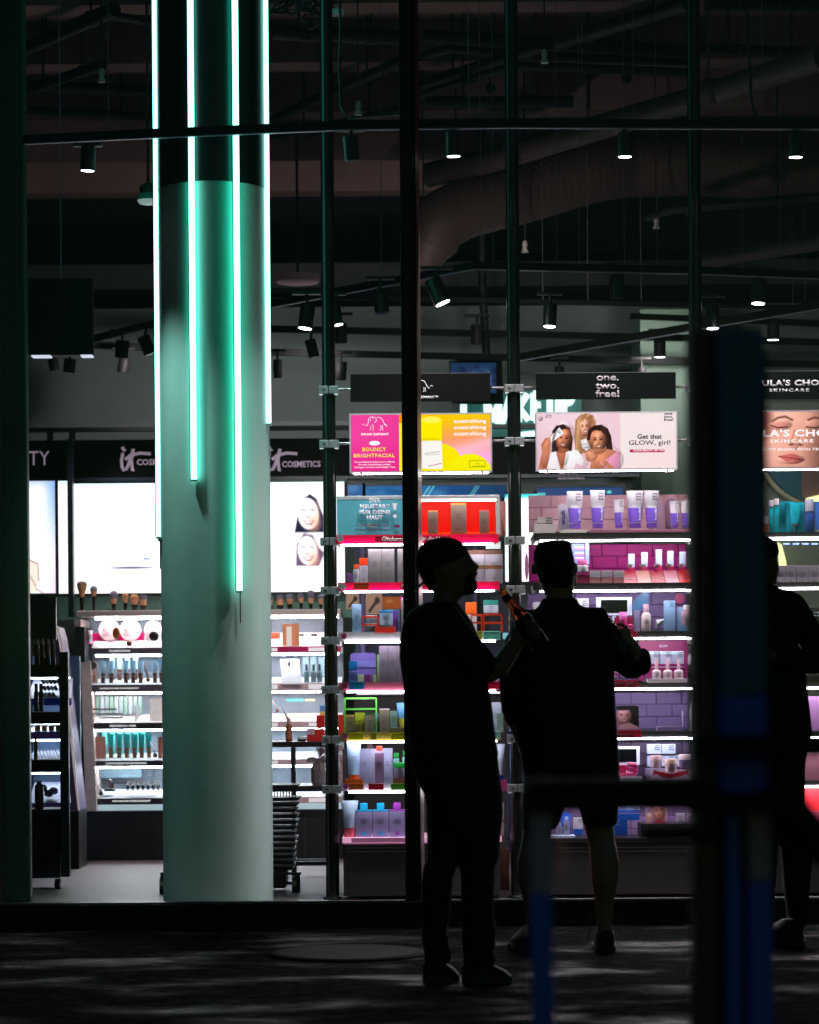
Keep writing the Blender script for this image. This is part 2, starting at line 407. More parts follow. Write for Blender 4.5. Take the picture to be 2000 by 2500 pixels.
def light_bar(px, pybot, rr, ang):
    a = math.radians(ang); dx, dy = math.sin(a), -math.cos(a)
    c = Vector((cx0 + dx*rr, CD + dy*rr, 0)); zb = Z(pybot, c.y, px); top = 5.59
    c.x = X(px, c.y, 1000)
    R = Matrix.Rotation(0, 3, 'Z')
    o = MB().obox((c.x, c.y, (zb+top)/2), (.030, .012, top-zb), R).build('light_bar', LED_W, col)
    MB().obox((c.x, c.y+.022, (zb+top)/2+.01), (.022, .02, top-zb-.04), R).build('glow_strip', LED_T, o)
    MB().obox((c.x, c.y+.002, zb-.006), (.034, .02, .010), R).build('end_cap', mat((170,180,178), rough=.3, metal=.6), o)
    s = 1 if px in (384, 470) else -1
    MB().obox((c.x + s*.0185, c.y+.004, (zb+top)/2), (.004, .024, top-zb), R).build('profile_edge', PROF, o)
    MB().obox((c.x, c.y+.05, zb-.09), (.006, .006, .16), R).build('cable_rod', PROF, o)
light_bar(386.5, 1310, .345, -86)
light_bar(472.5, 1170, .345, -24)
light_bar(581.5, 1442, .345, 19)
light_bar(655, 1033, .335, 76)
MB().box(X(388,12.95,1320), X(408,12.95,1320), 12.9, 12.93, Z(1318,12.95), Z(1311,12.95)).build('bracket', mat((90,120,115), rough=.3, metal=.7), col)

# ------------------------------------------------------------------ pipes, ducts, cables under the ceiling
PIPE = mat((20,18,18), rough=.6); PIPE2 = mat((84,64,60), rough=.6, noise=.15)
def on_plane(px, py, z):
    d = (z - EYE) * F / (HOR - py)
    return W(px, py, d)
def pipe(pts, z, r, label, m=PIPE, name='pipe', cat='pipe', group='pipes under the ceiling', clips=True):
    P = [on_plane(px, py, z) for px, py in pts]
    t = thing(name, P[0], label, cat, group)
    MB().tube(P, r, 10).build('tube', m, t)
    if clips:
        n = max(2, int((P[-1]-P[0]).length / 1.3))
        for k in range(n):
            q = P[0].lerp(P[-1], (k+.5)/n); MB().box(q.x-.006, q.x+.006, q.y-.006, q.y+.006, q.z, 5.599).ball(q, r*1.2, 5).build('hanger', m, t)
    return t
pipe([(60,118),(280,22)], 5.2, .045, 'thick dark pipe slanting up at the far left top corner')
pipe([(60,222),(250,158)], 5.15, .035, 'dark pipe stub ending in a box, left of the light bars')
pipe([(70,210),(370,222)], 5.25, .04, 'level dark pipe across the left ceiling bay')
pipe([(70,270),(370,285)], 5.25, .03, 'lower level dark pipe across the left ceiling bay')
pipe([(240,30),(380,50)], 5.3, .035, 'short dark pipe high beside the first light bar')
pipe([(665,78),(985,92)], 5.3, .05, 'broad dark pipe high between column and window mullion')
pipe([(670,290),(980,148)], 5.2, .035, 'slanting dark pipe between column and window mullion')
pipe([(665,335),(985,265)], 5.1, .025, 'thin slanting pipe below the thick one beside the mullion')
pipe([(1035,88),(1700,128)], 5.3, .045, 'long level dark pipe right of the mullion')
pipe([(1035,135),(1100,118),(1250,134),(1700,152)], 5.25, .03, 'bent dark conduit below the long level pipe')
pipe([(1035,205),(1330,112)], 5.2, .038, 'upper of two slanting pipes right of the mullion')
pipe([(1035,228),(1250,160),(1700,178)], 5.15, .03, 'lower of two slanting pipes right of the mullion')
pipe([(1360,105),(1680,8)], 5.25, .05, 'thick slanting pipe rising to the upper right')
pipe([(1040,250),(1400,248)], 5.0, .04, 'short level pipe above the round duct')
pipe([(1720,10),(2010,12)], 5.3, .04, 'level dark pipe in the upper right corner')
pipe([(1700,118),(2010,130)], 5.2, .035, 'level dark pipe below the upper right corner')
pipe([(1050,432),(1200,395),(1480,308),(1720,235),(2010,140)], 4.75, .075, 'long brown round pipe rising to the right edge', PIPE2)
pipe([(1040,408),(1200,366),(1480,285),(1720,215),(2010,118)], 4.85, .03, 'thin brown pipe running just above the long brown pipe', PIPE2)
pipe([(1700,640),(2010,590)], 3.9, .05, 'brown pipe low behind the track lights at the right', PIPE2, clips=False)
pipe([(1580,530),(1640,512),(2010,480)], 4.4, .03, 'thin dark conduit bending below the big duct')
# spiral duct
dt = thing('air_duct', W(1300, 470, 17), 'big spiral wound air duct bending towards the right edge', 'air duct')
path = [W(1018, 690, 16.5), W(1040, 610, 16.5), W(1066, 545, 16.5), W(1130, 510, 16.6), W(1300, 468, 17), W(1440, 425, 17.2), W(1520, 412, 17.4), W(1700, 410, 17.5), W(2050, 425, 17.6)]
cp = []
for i in range(len(path)-1):
    for k in range(8):
        cp.append(path[i].lerp(path[i+1], k/8))
cp.append(path[-1])
for _ in range(3): cp = [cp[0]] + [(cp[i-1]+cp[i]*2+cp[i+1])/4 for i in range(1, len(cp)-1)] + [cp[-1]]
DUCT = mat((96,74,72), rough=.5, metal=.2, noise=.12, nscale=4)
DR = [.2*min(1, .35+.65*i/11) for i in range(len(cp))]
MB().tube(cp, DR, 28).build('duct_tube', DUCT, dt)
rb = MB()
for i in range(9, len(cp)-1):
    t = (cp[i+1]-cp[i-1]).normalized(); rb.tube([cp[i]-t*.010, cp[i]+t*.010], DR[i]+.0035, 28)
rb.build('spiral_seam', DUCT, dt)
for i in (6, 22, 40, 52):
    if i < len(cp): q = cp[i]; MB().box(q.x-.006, q.x+.006, q.y-.006, q.y+.006, q.z+.19, 5.599).build('hanger', PIPE, dt)
# cables
def cable(pts, d, label, r=.008):
    t = thing('cable', W(*pts[0], d), label, 'cable')
    MB().tube([W(a, b, d) for a, b in pts], r, 6).build('wire', mat((10,11,11), rough=.5), t)
cable([(828,-20),(832,60),(829,170),(833,262),(850,288),(900,285),(980,278)], 12.8, 'black cable hanging down beside the first rack post')
cable([(1822,-20),(1828,120),(1834,240),(1845,285)], 12.9, 'black cable hanging at the right above the track')
tc_ = thing('cable_bundle', W(740, 20, 13.4), 'tangled bundle of cables under the ceiling beside the column', 'cables')
cb = MB(); random.seed(3)
for k in range(16):
    x = random.uniform(670, 800); y = random.uniform(-10, 30)
    pts = [W(x, y, 13.4)]
    for j in range(6):
        x += random.uniform(-32, 32); y += random.uniform(-14, 18); y = min(y, 66 + random.uniform(0, 20)); pts.append(W(x, y, 13.4 + random.uniform(-.1, .1)))
    cb.tube(pts, random.uniform(.004, .01), 5)
cb.build('wire', mat((40,38,40), rough=.5), tc_)
MB().box(X(800,13.3,30), X(838,13.3,30), 13.28, 13.36, Z(32,13.3), Z(22,13.3)).build('junction_box', mat((150,150,155), rough=.5), tc_)
for (x, y, d, lb) in ((248,188,14.2,'small clear sprinkler bulb at the left ceiling'), (1330,142,14.4,'small clear sprinkler bulb right of the mullion'), (875,268,14,'small sprinkler bulb between column and mullion'), (1282,606,16.5,'small sprinkler bulb below the round duct'), (1603,548,17,'small sprinkler bulb under the big duct')):
    t = thing('sprinkler', W(x, y, d), lb, 'sprinkler', 'sprinkler bulbs'); q = W(x, y, d)
    MB().lathe(q, [(.012,.05),(.02,.02),(.012,0),(.024,-.02),(.024,-.03)], 10).build('bulb', mat((200,190,185), rough=.3), t)
    MB().box(q.x-.005, q.x+.005, q.y-.005, q.y+.005, q.z+.05, 5.6).build('stem', PIPE, t)

# ------------------------------------------------------------------ light tracks and spotlights
TRK = mat((5,6,6), rough=.7, spec=.12); TRKE = mat((150,145,165), rough=.35, metal=.5)
def track(pts, d, label, h=.05, wires=(), wtop=-30, edge=True, ds=None):
    P = [W(a, b, (ds[i] if ds else d)) for i, (a, b) in enumerate(pts)]
    t = thing('light_track', P[0], label, 'light track', 'light tracks under the ceiling')
    b = MB(); e = MB()
    for p, q in zip(P[:-1], P[1:]):
        L = (q-p).length; c = (p+q)/2; dv = (q-p).normalized()
        s = dv.cross(Vector((0,0,1))).normalized(); u = s.cross(dv)
        R = Matrix((dv, s, u)).transposed()
        b.obox(c, (L+.01, .036, h), R); e.obox(c - u*(h/2+.003), (L, .02, .005), R)
    b.build('rail', TRK, t)
    if edge: e.build('rail_edge', TRKE, t)
    for wx in wires:
        for p, q in zip(P[:-1], P[1:]):
            a = W(wx, 0, d).x
            if p.x <= a <= q.x:
                k = (a-p.x)/(q.x-p.x); c = p.lerp(q, k)
                MB().tube([c, Vector((c.x, c.y, 5.598))], .0022, 5).build('hanging_wire', mat((120,112,112), rough=.4, metal=.4), t)
    return t
track([(60,341),(345,327),(840,306)], 12.4, 'nearest light track, left stretch crossing the light bars', wires=(247,), ds=(12.75,12.62,12.4), h=.042)
track([(840,306),(1250,301),(2015,305)], 12.4, 'nearest light track, right stretch across the window', wires=(1143,1420,1545,1860), h=.042)
track([(665,742),(1158,648)], 14, 'middle light track slanting up from the column', ds=(15,14), wires=(925,), h=.04)
track([(1158,648),(1700,660),(2015,672)], 14, 'middle light track running level to the right', wires=(1170,1200,1355,1410,1520,1600,1808,1902), h=.04)
track([(665,722),(1700,745),(2015,752)], 16.2, 'thin far light track behind the middle one', h=.03, edge=False, wires=(1250,1320,1430,1560,1930,1960))
track([(665,803),(1700,826),(2015,836)], 17, 'far light track, upper black bar before the grey wall', h=.045, edge=False)
track([(665,860),(1700,883),(2015,890)], 17.2, 'far light track, lower black bar before the grey wall', h=.045, edge=False)
track([(1265,872),(2015,742)], 16.4, 'far light track slanting up to the right edge', h=.05, ds=(17,15.8))
track([(1540,772),(2015,790)], 17.1, 'short far light track near the right edge', h=.04, edge=False)
track([(225,828),(395,785)], 16.6, 'far light track slanting behind the first light bar', h=.045)
track([(225,842),(395,850)], 17.2, 'far level light track left of the column', h=.05, edge=False)
LENS = glow((1.0, .97, .98), 9.0, 'lamp_lens')
LENS_OFF = mat((40,38,44), rough=.2)
HEAD = mat((11,14,14), rough=.42, noise=.05); HEADF = mat((20,18,19), rough=.6, noise=.05, spec=.2)
def spotlight(px, py, w, h, d, tilt, lit, label, lamp=0, far=False, top=None, aim=None, col=(1, .95, .94), cone=70):
    s = d/F; c = W(px, py, d); r = w*s/2*.97; L = h*s*.97; a = math.radians(tilt)
    ax = Vector((math.sin(a), .09 if (d < 12.6 or far) else -.04, -math.cos(a))).normalized()    # pointing direction
    tp = c - ax*L/2; bt = c + ax*L/2
    t = thing('track_spotlight', c, label, 'spotlight', 'track spotlights')
    hm = HEADF if far else HEAD
    MB().tube([tp, tp+ax*.006, bt-ax*.004, bt], [r*.94, r, r, r*.97], 24).build('lamp_head', hm, t)
    MB().tube([bt, bt+ax*.003], [r*.86, r*.84], 20).build('lens', LENS if lit else LENS_OFF, t)
    zt = (Z(top, d) if top else tp.z + .055)
    MB().tube([c - ax*L*.36 + Vector((0,.0,0)), Vector((c.x, c.y, zt))], .009, 8).build('stem', hm, t)
    MB().box(c.x-r*1.9, c.x+r*1.9, c.y-.018, c.y+.018, zt, zt+.018).build('adapter', hm, t)
    if lamp:  # some heads with a dark lens also get an added lamp
        ld = bpy.data.lights.new('lamp', 'SPOT'); ld.energy = lamp; ld.spot_size = math.radians(cone); ld.spot_blend = 1.0; ld.shadow_soft_size = .05; ld.color = col
        lo = bpy.data.objects.new('lamp', ld); COL.objects.link(lo); lo.parent = t
        lo.location = (bt + ax*.02) - Vector(t.location); lo.rotation_mode = 'QUATERNION'
        lo.rotation_quaternion = ((aim - (bt + ax*.02)) if aim else Vector((ax.x, ax.y + .45, ax.z))).to_track_quat('-Z', 'Y')
N1 = 12.42
spotlight(215,388,38,58,N1,-3,True,'black spotlight with lit rim on the near track, leftmost one',cone=62,lamp=150,top=352,aim=W(490,2200,12.75),col=(.52,1,.92))
spotlight(858,362,38,60,N1,4,False,'unlit black spotlight on the near track beside the mullion',cone=62,lamp=95,top=320,aim=W(620,2200,12.75),col=(.58,1,.93))  # lens stays dark; teal lamp added to brighten the column
spotlight(1107,352,38,60,N1,1,True,'lit black spotlight on the near track right of the mullion',lamp=170,top=316,aim=W(1020,1500,13.05))
spotlight(1526,353,38,60,N1,0,True,'lit black spotlight on the near track above the three women poster',lamp=190,top=318,aim=W(1500,1400,13.05))
spotlight(1943,354,38,60,N1,0,True,'lit black spotlight on the near track at the right edge',lamp=170,top=320,aim=W(1940,1400,13.05))
spotlight(749,772,38,62,14.2,-8,True,'lit spotlight tilted left beside the first rack post',lamp=200,aim=W(730,1500,16.4))
spotlight(930,735,38,60,14.1,6,False,'unlit spotlight between first rack post and mullion')
spotlight(1068,711,44,66,13.8,24,True,'brightly lit spotlight tilted towards the right of the mullion',lamp=130,aim=W(1500,900,19))
spotlight(1343,770,34,56,14.4,-3,True,'lit spotlight right of the second rack post',lamp=70,aim=W(1250,1000,19))
spotlight(1507,700,36,56,14.1,0,False,'unlit spotlight hanging from the middle track')
spotlight(1740,775,34,56,14.6,0,True,'faintly lit spotlight above the foreground post',lamp=12)
spotlight(1853,712,38,60,14.0,-4,True,'brightly lit spotlight above the foreground post, right side',lamp=90,aim=W(1900,1250,17))
spotlight(822,768,26,52,14.6,10,True,'lit spotlight half behind the first rack post',lamp=10)
spotlight(762,850,28,44,16.8,14,False,'small dark spotlight tilted left of the first rack post',far=True,lamp=75,aim=W(760,960,19),cone=110)  # lens stays dark; lamp added to brighten the back wall
spotlight(832,813,32,50,16.8,0,False,'upright dark spotlight right of the first rack post',far=True)
spotlight(832,905,30,46,17,-4,False,'lowest dark spotlight just above the black header sign',far=True)
spotlight(678,900,22,46,17,0,False,'dark spotlight just right of the light bars',far=True)
spotlight(1165,816,33,48,16.8,0,False,'dark spotlight above the hanging blue screen',far=True)
spotlight(1611,850,30,44,16.8,0,True,'far spotlight with lit rim above the three women poster',far=True,lamp=60,aim=W(1500,950,19),cone=100)
spotlight(1888,808,32,44,16.2,0,True,'far spotlight with lit rim right of the foreground post',far=True,lamp=14)
spotlight(1366,905,24,20,17,0,False,'small far spotlight half hidden by the middle header sign',far=True)
spotlight(1566,905,26,16,17,0,False,'small far spotlight at right end of the middle header sign',far=True)
spotlight(298,852,34,44,16.4,-6,False,'dark spotlight below the slanting left track',far=True,lamp=120,aim=W(290,1560,16.4),cone=80)  # dark lens, with a lamp added to light the counter
spotlight(358,842,32,46,16.5,22,False,'dark spotlight tilted right beside the first light bar',far=True,lamp=75,aim=W(300,960,19),cone=110)  # another added lamp behind a dark lens, for the back wall
spotlight(303,892,30,36,17,-10,False,'lower dark spotlight left of the column',far=True)
spotlight(170,892,30,34,16.8,-8,False,'larger dark spotlight below the hanging black panel',far=True)
spotlight(131,890,26,28,17,12,False,'smaller dark spotlight below the hanging black panel',far=True)
# ceiling lamps
for (x, y, d, lb) in ((727, 690, 17.5, 'flat round pale ceiling lamp right of the light bars'),):
    c = W(x, y, d); t = thing('ceiling_lamp', c, lb, 'ceiling lamp')
    MB().lathe(c, [(.155,.0),(.16,.01),(.16,.05)], 28).build('diffuser', mat((150,120,135), rough=.5, es=.012, ecol=(200,150,180)), t)
    MB().tube([c+Vector((0,0,.05)), Vector((c.x, c.y, 5.6))], .01, 6).build('stem', PIPE, t)
c = W(362, 480, 13.6); t = thing('dome_lamp', c, 'pale green dome lamp hanging left of the first light bar', 'dome lamp')
MB().lathe(c, [(.02,.075),(.045,.06),(.05,.04),(.05,.02)], 24).build('neck', mat((30,50,46), rough=.5), t)
MB().lathe(c, [(.04,.02),(.062,0),(.062,-.022)], 24).build('shade', mat((120,170,160), rough=.4), t)
MB().lathe(c, [(.062,-.022),(.05,-.04),(.01,-.047)], 24).build('diffuser', mat((190,220,215), rough=.3, es=.35), t)
MB().tube([c+Vector((0,0,.07)), Vector((c.x, c.y, 5.6))], .008, 6).build('stem', PIPE, t)
# hanging black panel
t = thing('hanging_display', W(150, 868, 13.6), 'large square black panel hanging in the upper left', 'hanging panel')
MB().box(X(60,13.6,770), X(226,13.6,770), 13.6, 13.66, Z(867,13.6,150), Z(680,13.6,150)).build('panel', mat((5,7,8), rough=.6, spec=.2), t)
MB().box(X(78,13.6,867), X(124,13.6,867), 13.58, 13.66, Z(871,13.6,150), Z(867.5,13.6,150)).build('lit_edge', glow((.55,.6,.75), 1.2), t)
MB().box(X(198,13.6,867), X(226,13.6,867), 13.58, 13.66, Z(871,13.6,150), Z(867.5,13.6,150)).build('lit_edge', glow((.55,.6,.75), 1.2), t)
for x in (150, 300):
    pass
MB().box(X(148,13.6,660)-.003, X(148,13.6,660)+.003, 13.62, 13.626, Z(680,13.6,150), 5.6).build('hanging_wire', TRKE, t)
# hanging tv
t = thing('hanging_screen', W(1155, 910, 17.5), 'tilted blue lit screen hanging above the yellow poster', 'screen')
a, b, c_, d_ = W(1096, 882, 17.3), W(1209, 866, 17.7), W(1214, 985, 17.7), W(1104, 985, 17.3)
MB().add([a, b, c_, d_], [(0,3,2,1)]).add([v+Vector((.05,.05,0)) for v in (a,b,c_,d_)], [(0,1,2,3)]).build('housing', BLK, t)
cv = Canvas(48, 44, (28,48,80)); random.seed(5)
for k in range(26): cv.ell(random.uniform(0,48), random.uniform(6,40), random.uniform(2,9), random.uniform(2,6), random.choice([(60,90,140),(20,30,60),(90,120,165),(40,70,110)]), 3, random.uniform(0,90), .7)
so = cv.build('picture', a.x+.01, b.x-.01, c_.z+.02, a.z-.02, 17.25, t, 1.1)
MB().tube([W(1188,866,17.6), W(1178,700,17.6), Vector((W(1178,700,17.6).x,17.6,5.6))], .03, 8).build('mount', BLK, t)
# manhole
q = Vector((X(852, 10.75, 2328), 10.75, 0.0))
t = thing('manhole_cover', q, 'round manhole cover in the wet pavement left of the capped man', 'manhole cover')
MB().lathe(q, [(.345,.002),(.345,.007),(.322,.009)], 64).build('ring', mat((7,7,7), rough=.8, noise=.3, spec=.1), t)
mb = MB().lathe(q, [(.315,.002),(.315,.012)], 64)
mb.build('lid', mat((34,29,31), rough=.75, noise=.35, nscale=9, bump=.3, spec=.1), t)
# litter and kerb joint along the sill
t = thing('kerb_joint', (0, 12.1, 0), 'low metal joint strip along the foot of the window sill', 'strip')
MB().box(-7, 8, 12.08, 12.135, 0.0005, .012).build('strip', mat((62,58,60), rough=.45, metal=.5, noise=.3), t)
# ------------------------------------------------------------------ products
PENDING = []       # (object, description, shelf words, rack words)
ORD = ['first','second','third','fourth','fifth','sixth','seventh','eighth','ninth','tenth','eleventh','twelfth']
def item(name, desc, where, px, cat, loc, group=None):
    t = thing(name, loc, desc, cat)
    PENDING.append((t, desc, where, px)); return t
def finish_labels():
    WD = ['first','second','third','fourth','fifth','sixth','seventh','eighth','ninth','tenth','eleventh','twelfth']
    from collections import defaultdict
    g = defaultdict(list)
    for r in PENDING: g[(r[1], r[2])].append(r)
    for (desc, where), L in g.items():
        L.sort(key=lambda r: r[3])
        for i, r in enumerate(L):
            r[0]['label'] = f'{desc}, {where}' if len(L) == 1 else f'{desc}, {WD[i]} from left, {where}'
            if len(r[0]['label'].split()) > 16: print('LONG', len(r[0]['label'].split()), r[0]['label'])
            if len(L) > 1: r[0]['group'] = f'{desc} {where}'[:60]
INK = (60,60,72)
def lines(mb, xc, w, y, ztop, zs, mi, rows=3, gap=.006, hh=.0016, seed=0):
    rnd = random.Random(seed)
    for k in range(rows):
        a = w*rnd.uniform(.5, 1)/2; z = ztop - k*gap
        if z < zs: break
        mb.box(xc-a, xc+a, y-.0006, y, z-hh/2, z+hh/2, mi)
def carton(x0, x1, yt, zb, d, col, where, desc, top=None, topf=.12, band=None, ink=True, depth=None, metal=0.0, rough=.45, ztop=None, name='carton', cat='carton', ry=0, es=0, brand=False):
    s = d/F; xa, xb = X(x0, d), X(x1, d); wd = xb-xa; dp = depth or min(wd, .09); zt = ztop or Z(yt, d, (x0+x1)/2); h = zt-zb
    t = item(name, desc, where, x0, cat, ((xa+xb)/2, d+dp/2, zb))
    m = MB(); zc = zt-h*topf if top else zt
    m.box(xa, xb, d, d+dp, zb, zc, 0)
    m.build('body', [mat(col, rough=rough, metal=metal, noise=.05), mat(INK, rough=.5)], t, bevel=.0012)
    if top: MB().box(xa, xb, d, d+dp, zc, zt).build('lid', mat(top, rough=.35), t, bevel=.001)
    if band: z = zb + h*band[1]; MB().box(xa-.0005, xb+.0005, d-.0006, d+dp+.0006, z, z+h*band[2]).build('band', mat(band[0], rough=.4), t)
    if ink:
        q = MB(); lines(q, (xa+xb)/2, wd*.5, d-.0002, zb+h*.62, zb+h*.1, 0, 4, .0075, .0016, int(x0))
        if wd > .04: lines(q, (xa+xb)/2, wd*.35, d-.0002, zb+h*.16, zb, 0, 2, .006, .0014, int(x1))
        q.build('print', mat(INK, rough=.5), t)
    if brand: text('one.\ntwo.\nfree!', xb-wd*.48, xb-wd*.08, zt-h*.06-wd*.42, zt-h*.06, d-.0008, mat((25,28,45), rough=.5), t, bold=.02, line=.8, ext=0)
    return t
def tube(x0, x1, yt, zb, d, c1, where, desc, c2=None, split=.5, cap=(110,80,190), capf=.14, ztop=None, brand=False, name='cream_tube', lean=0, inv=False):
    xa, xb = X(x0, d), X(x1, d); wd = xb-xa; xc = (xa+xb)/2; zt = ztop or Z(yt, d, xc); h = zt-zb; yc = d+wd*.35
    t = item(name, desc, where, x0, 'tube', (xc, yc, zb))
    zc = zb+h*capf; ry = wd*.32
    def ring(z):
        k = (z-zc)/(zt-zc); a = wd*(.36+.14*k); b = ry*(1-k)**.8+.0015
        return [Vector((xc+a*math.cos(q), yc+b*math.sin(q), z)) for q in [2*math.pi*i/24 for i in range(24)]]
    zsplit = zb+h*split
    m = MB(); zz = [zc+(zsplit-zc)*i/4 for i in range(5)]
    m.rings([ring(z) for z in zz], 1 if c2 else 0, cap=False); m.rings([ring(zsplit+(zt-zsplit)*i/6) for i in range(7)], 0, cap=False)
    m.box(xc-wd/2, xc+wd/2, yc-.002, yc+.002, zt-h*.045, zt+.0005, 0)
    m.build('body', [mat(c1, rough=.32, noise=.03), mat(c2 or c1, rough=.32, noise=.03)], t)
    MB().lathe((xc, yc, 0), [(wd*.33, zb), (wd*.34, zb+h*.01), (wd*.345, zc-h*.03), (wd*.35, zc-.0005)], 24, sy=.92).lathe((xc, yc, 0), [(wd*.365, zc-h*.012), (wd*.365, zc+h*.01)], 24, mi=1, sy=.9).build('cap', [mat(cap, rough=.3), mat(c1, rough=.3)], t)
    dk = mat((25,28,50), rough=.5)
    if brand:
        yf = yc-ry*.9-.001
        text('one.\ntwo.\nfree', xc+wd*.02, xc+wd*.38, zt-h*.27, zt-h*.07, yf, dk, t, bold=.025, line=.8, ext=.0004)
        text('body', xc+wd*.16, xc+wd*.36, zc+h*.06, zsplit-h*.01, yf+.002-ry*.12, mat((225,220,235), rough=.5), t, bold=.02, rot=90, ext=.0004)
    else:
        q = MB(); lines(q, xc, wd*.4, yc-ry*.8-.002, zb+h*.62, zb, 0, 4, .0075, .0014, int(x0)); q.build('print', mat(INK, rough=.5), t)
    return t
def bottle(x0, x1, yt, zb, d, c1, where, desc, cap=(230,230,235), capf=.25, neck=.5, square=False, ztop=None, shoulder=None, trans=0, label=None, name='bottle', clear=False):
    xa, xb = X(x0, d), X(x1, d); wd = xb-xa; xc = (xa+xb)/2; zt = ztop or Z(yt, d, xc); h = zt-zb; r = wd/2; yc = d+r
    t = item(name, desc, where, x0, 'bottle', (xc, yc, zb)); zc = zt-h*capf
    bm_ = mat(c1, rough=.25, noise=.03) if not clear else glass_mat(tuple(lin(q) for q in c1), .1)
    if square:
        sh = zc-h*.05
        MB().box(xa, xb, d, d+wd*.6, zb, sh).build('body', bm_, t, bevel=wd*.04)
        if shoulder: MB().box(xa+wd*.0, xb, d, d+wd*.6, sh+.0004, zc).build('shoulder', mat(shoulder, rough=.3), t, bevel=wd*.04)
        MB().box(xc-wd*neck/2, xc+wd*neck/2, d+.004, d+wd*.5, zc+.0004, zt).build('cap', mat(cap, rough=.25), t, bevel=.002)
        yf = d-.0004
    else:
        MB().lathe((xc, yc, 0), [(r*.94, zb), (r, zb+.003), (r, zc-h*.1), (r*.8, zc-h*.03), (r*neck*.9, zc)], 24).build('body', bm_, t)
        MB().lathe((xc, yc, 0), [(r*neck, zc+.0003), (r*neck, zt-.002), (r*neck*.94, zt)], 20).build('cap', mat(cap, rough=.3), t)
        yf = yc-r-.0006
    if label: MB().lathe((xc, yc, 0), [(r+.0006, zb+h*.12), (r+.0006, zb+h*.5)], 24, cap=False).build('label', mat(label, rough=.5), t)
    if not clear:
        q = MB(); lines(q, xc, wd*.5, yf, zb+(zc-zb)*.65, zb, 0, 4, .007, .0014, int(x0))
        if square and shoulder: q.box(xc-wd*.11, xc+wd*.11, yf-.0006, yf, zb+h*.06, zb+h*.17, 1)
        q.build('print', [mat(INK, rough=.5), mat(shoulder or INK, rough=.5)], t)
    return t
def jar(x0, x1, yt, zb, d, c1, where, desc, lid=(225,210,215), lidf=.4, ztop=None, name='jar'):
    xa, xb = X(x0, d), X(x1, d); r = (xb-xa)/2; xc = (xa+xb)/2; zt = ztop or Z(yt, d, xc); h = zt-zb; yc = d+r; zl = zt-h*lidf
    t = item(name, desc, where, x0, 'jar', (xc, yc, zb))
    MB().lathe((xc, yc, 0), [(r*.9, zb), (r*.97, zb+.003), (r*.97, zl)], 24).build('body', mat(c1, rough=.2, noise=.04), t)
    MB().lathe((xc, yc, 0), [(r, zl+.0003), (r, zt-.002), (r*.96, zt)], 24).build('lid', mat(lid, rough=.3), t)
    q = MB(); lines(q, xc, r*.9, yc-r-.0003, zb+(zl-zb)*.7, zb, 0, 3, .006, .0014, int(x0)); q.build('print', mat(INK, rough=.5), t)
    return t
def card(x0, x1, yt, yb, d, col, where, desc, rough=.45, th=.004, name='sign_card', cat='sign', round_=0, texts=(), canvas=None, lean=0.0, es=0):
    a, b = W(x0, yb, d), W(x1, yt, d)
    t = item(name, desc, where, x0, cat, ((a.x+b.x)/2, d, a.z))
    wd, h = b.x-a.x, b.z-a.z
    if round_:
        pts = []; r = min(wd, h)*round_
        for (cx, cz, q0) in ((b.x-r, b.z-r, 0), (a.x+r, b.z-r, 90)):
            for k in range(7): q = math.radians(q0+15*k); pts.append((cx+r*math.cos(q), cz+r*math.sin(q)))
        pts += [(a.x, a.z), (b.x, a.z)]
        MB().prism(pts[::-1], d, d+th).build('panel', mat(col, rough=rough, es=es), t)
    else: MB().box(a.x, b.x, d, d+th, a.z, b.z).build('panel', mat(col, rough=rough, es=es), t)
    for tx in texts:
        body, p0, p1, q0, q1, tc = tx[:6]; kw = tx[6] if len(tx) > 6 else {}
        ptext(body, p0, p1, q0, q1, d-.0012, mat(tc, rough=.5), t, **kw)
    if canvas: canvas.build('picture', a.x+.001, b.x-.001, a.z+.001, b.z-.001, d-.0008, t, lit=False)
    return t

# ------------------------------------------------------------------ rack posts with clamps
DP = 13.06
POSTM = mat((20,23,26), rough=.22, metal=.3, noise=.04); CLM = mat((150,152,158), rough=.35, metal=.4, noise=.05)
def post(px_ref, label, clamps, rods):
    x = X(px_ref, DP, 1200)
    t = thing('rack_post', (x, DP, FLOOR), label, 'post', 'floor to ceiling rack posts')
    MB().lathe((x, DP, 0), [(.036, FLOOR), (.036, 5.595)], 32, cap=False).build('tube', POSTM, t)
    MB().lathe((x, DP, 0), [(.052, FLOOR), (.052, FLOOR+.012), (.038, FLOOR+.016)], 32).build('foot', POSTM, t)
    for py in clamps:
        z = Z(py, DP-.04, px_ref); hh = .021
        cl = MB().box(x-.052, x-.002, DP-.052, DP+.04, z-hh, z+hh).box(x+.001, x+.052, DP-.050, DP+.04, z-hh, z+hh).build('clamp', CLM, t, bevel=.003)
        sc = -.026 if px_ref < 1700 else .02
        MB().lathe((0, 0, 0), [(.008, 0), (.008, .002)], 6)
        MB().obox((x+sc, DP-.053, z), (.014, .003, .006), Matrix.Rotation(.3, 3, 'Y')).build('screw', mat((14,14,14)), cl)
        MB().box(x-.05, x-.03, DP-.05, DP-.04, z-hh-.006, z-hh-.0005).box(x+.03, x+.05, DP-.05, DP-.04, z-hh-.006, z-hh-.0005).build('clamp_foot', mat((225,228,235), rough=.3, es=.25), cl)
    for (py, a, b) in rods:
        z = Z(py, DP, px_ref)
        MB().tube([Vector((X(a, DP, py), DP-.02, z)), Vector((X(b, DP, py), DP-.02, z))], .008, 10).build('rod', mat((190,185,190), rough=.25, metal=.8), t)
CY = [952, 1084, 1322, 1442, 1564, 1684, 1806, 1927]
post(805, 'black rack post right of the column, with grey clamps', CY, [(952, 820, 858), (1084, 820, 856)])
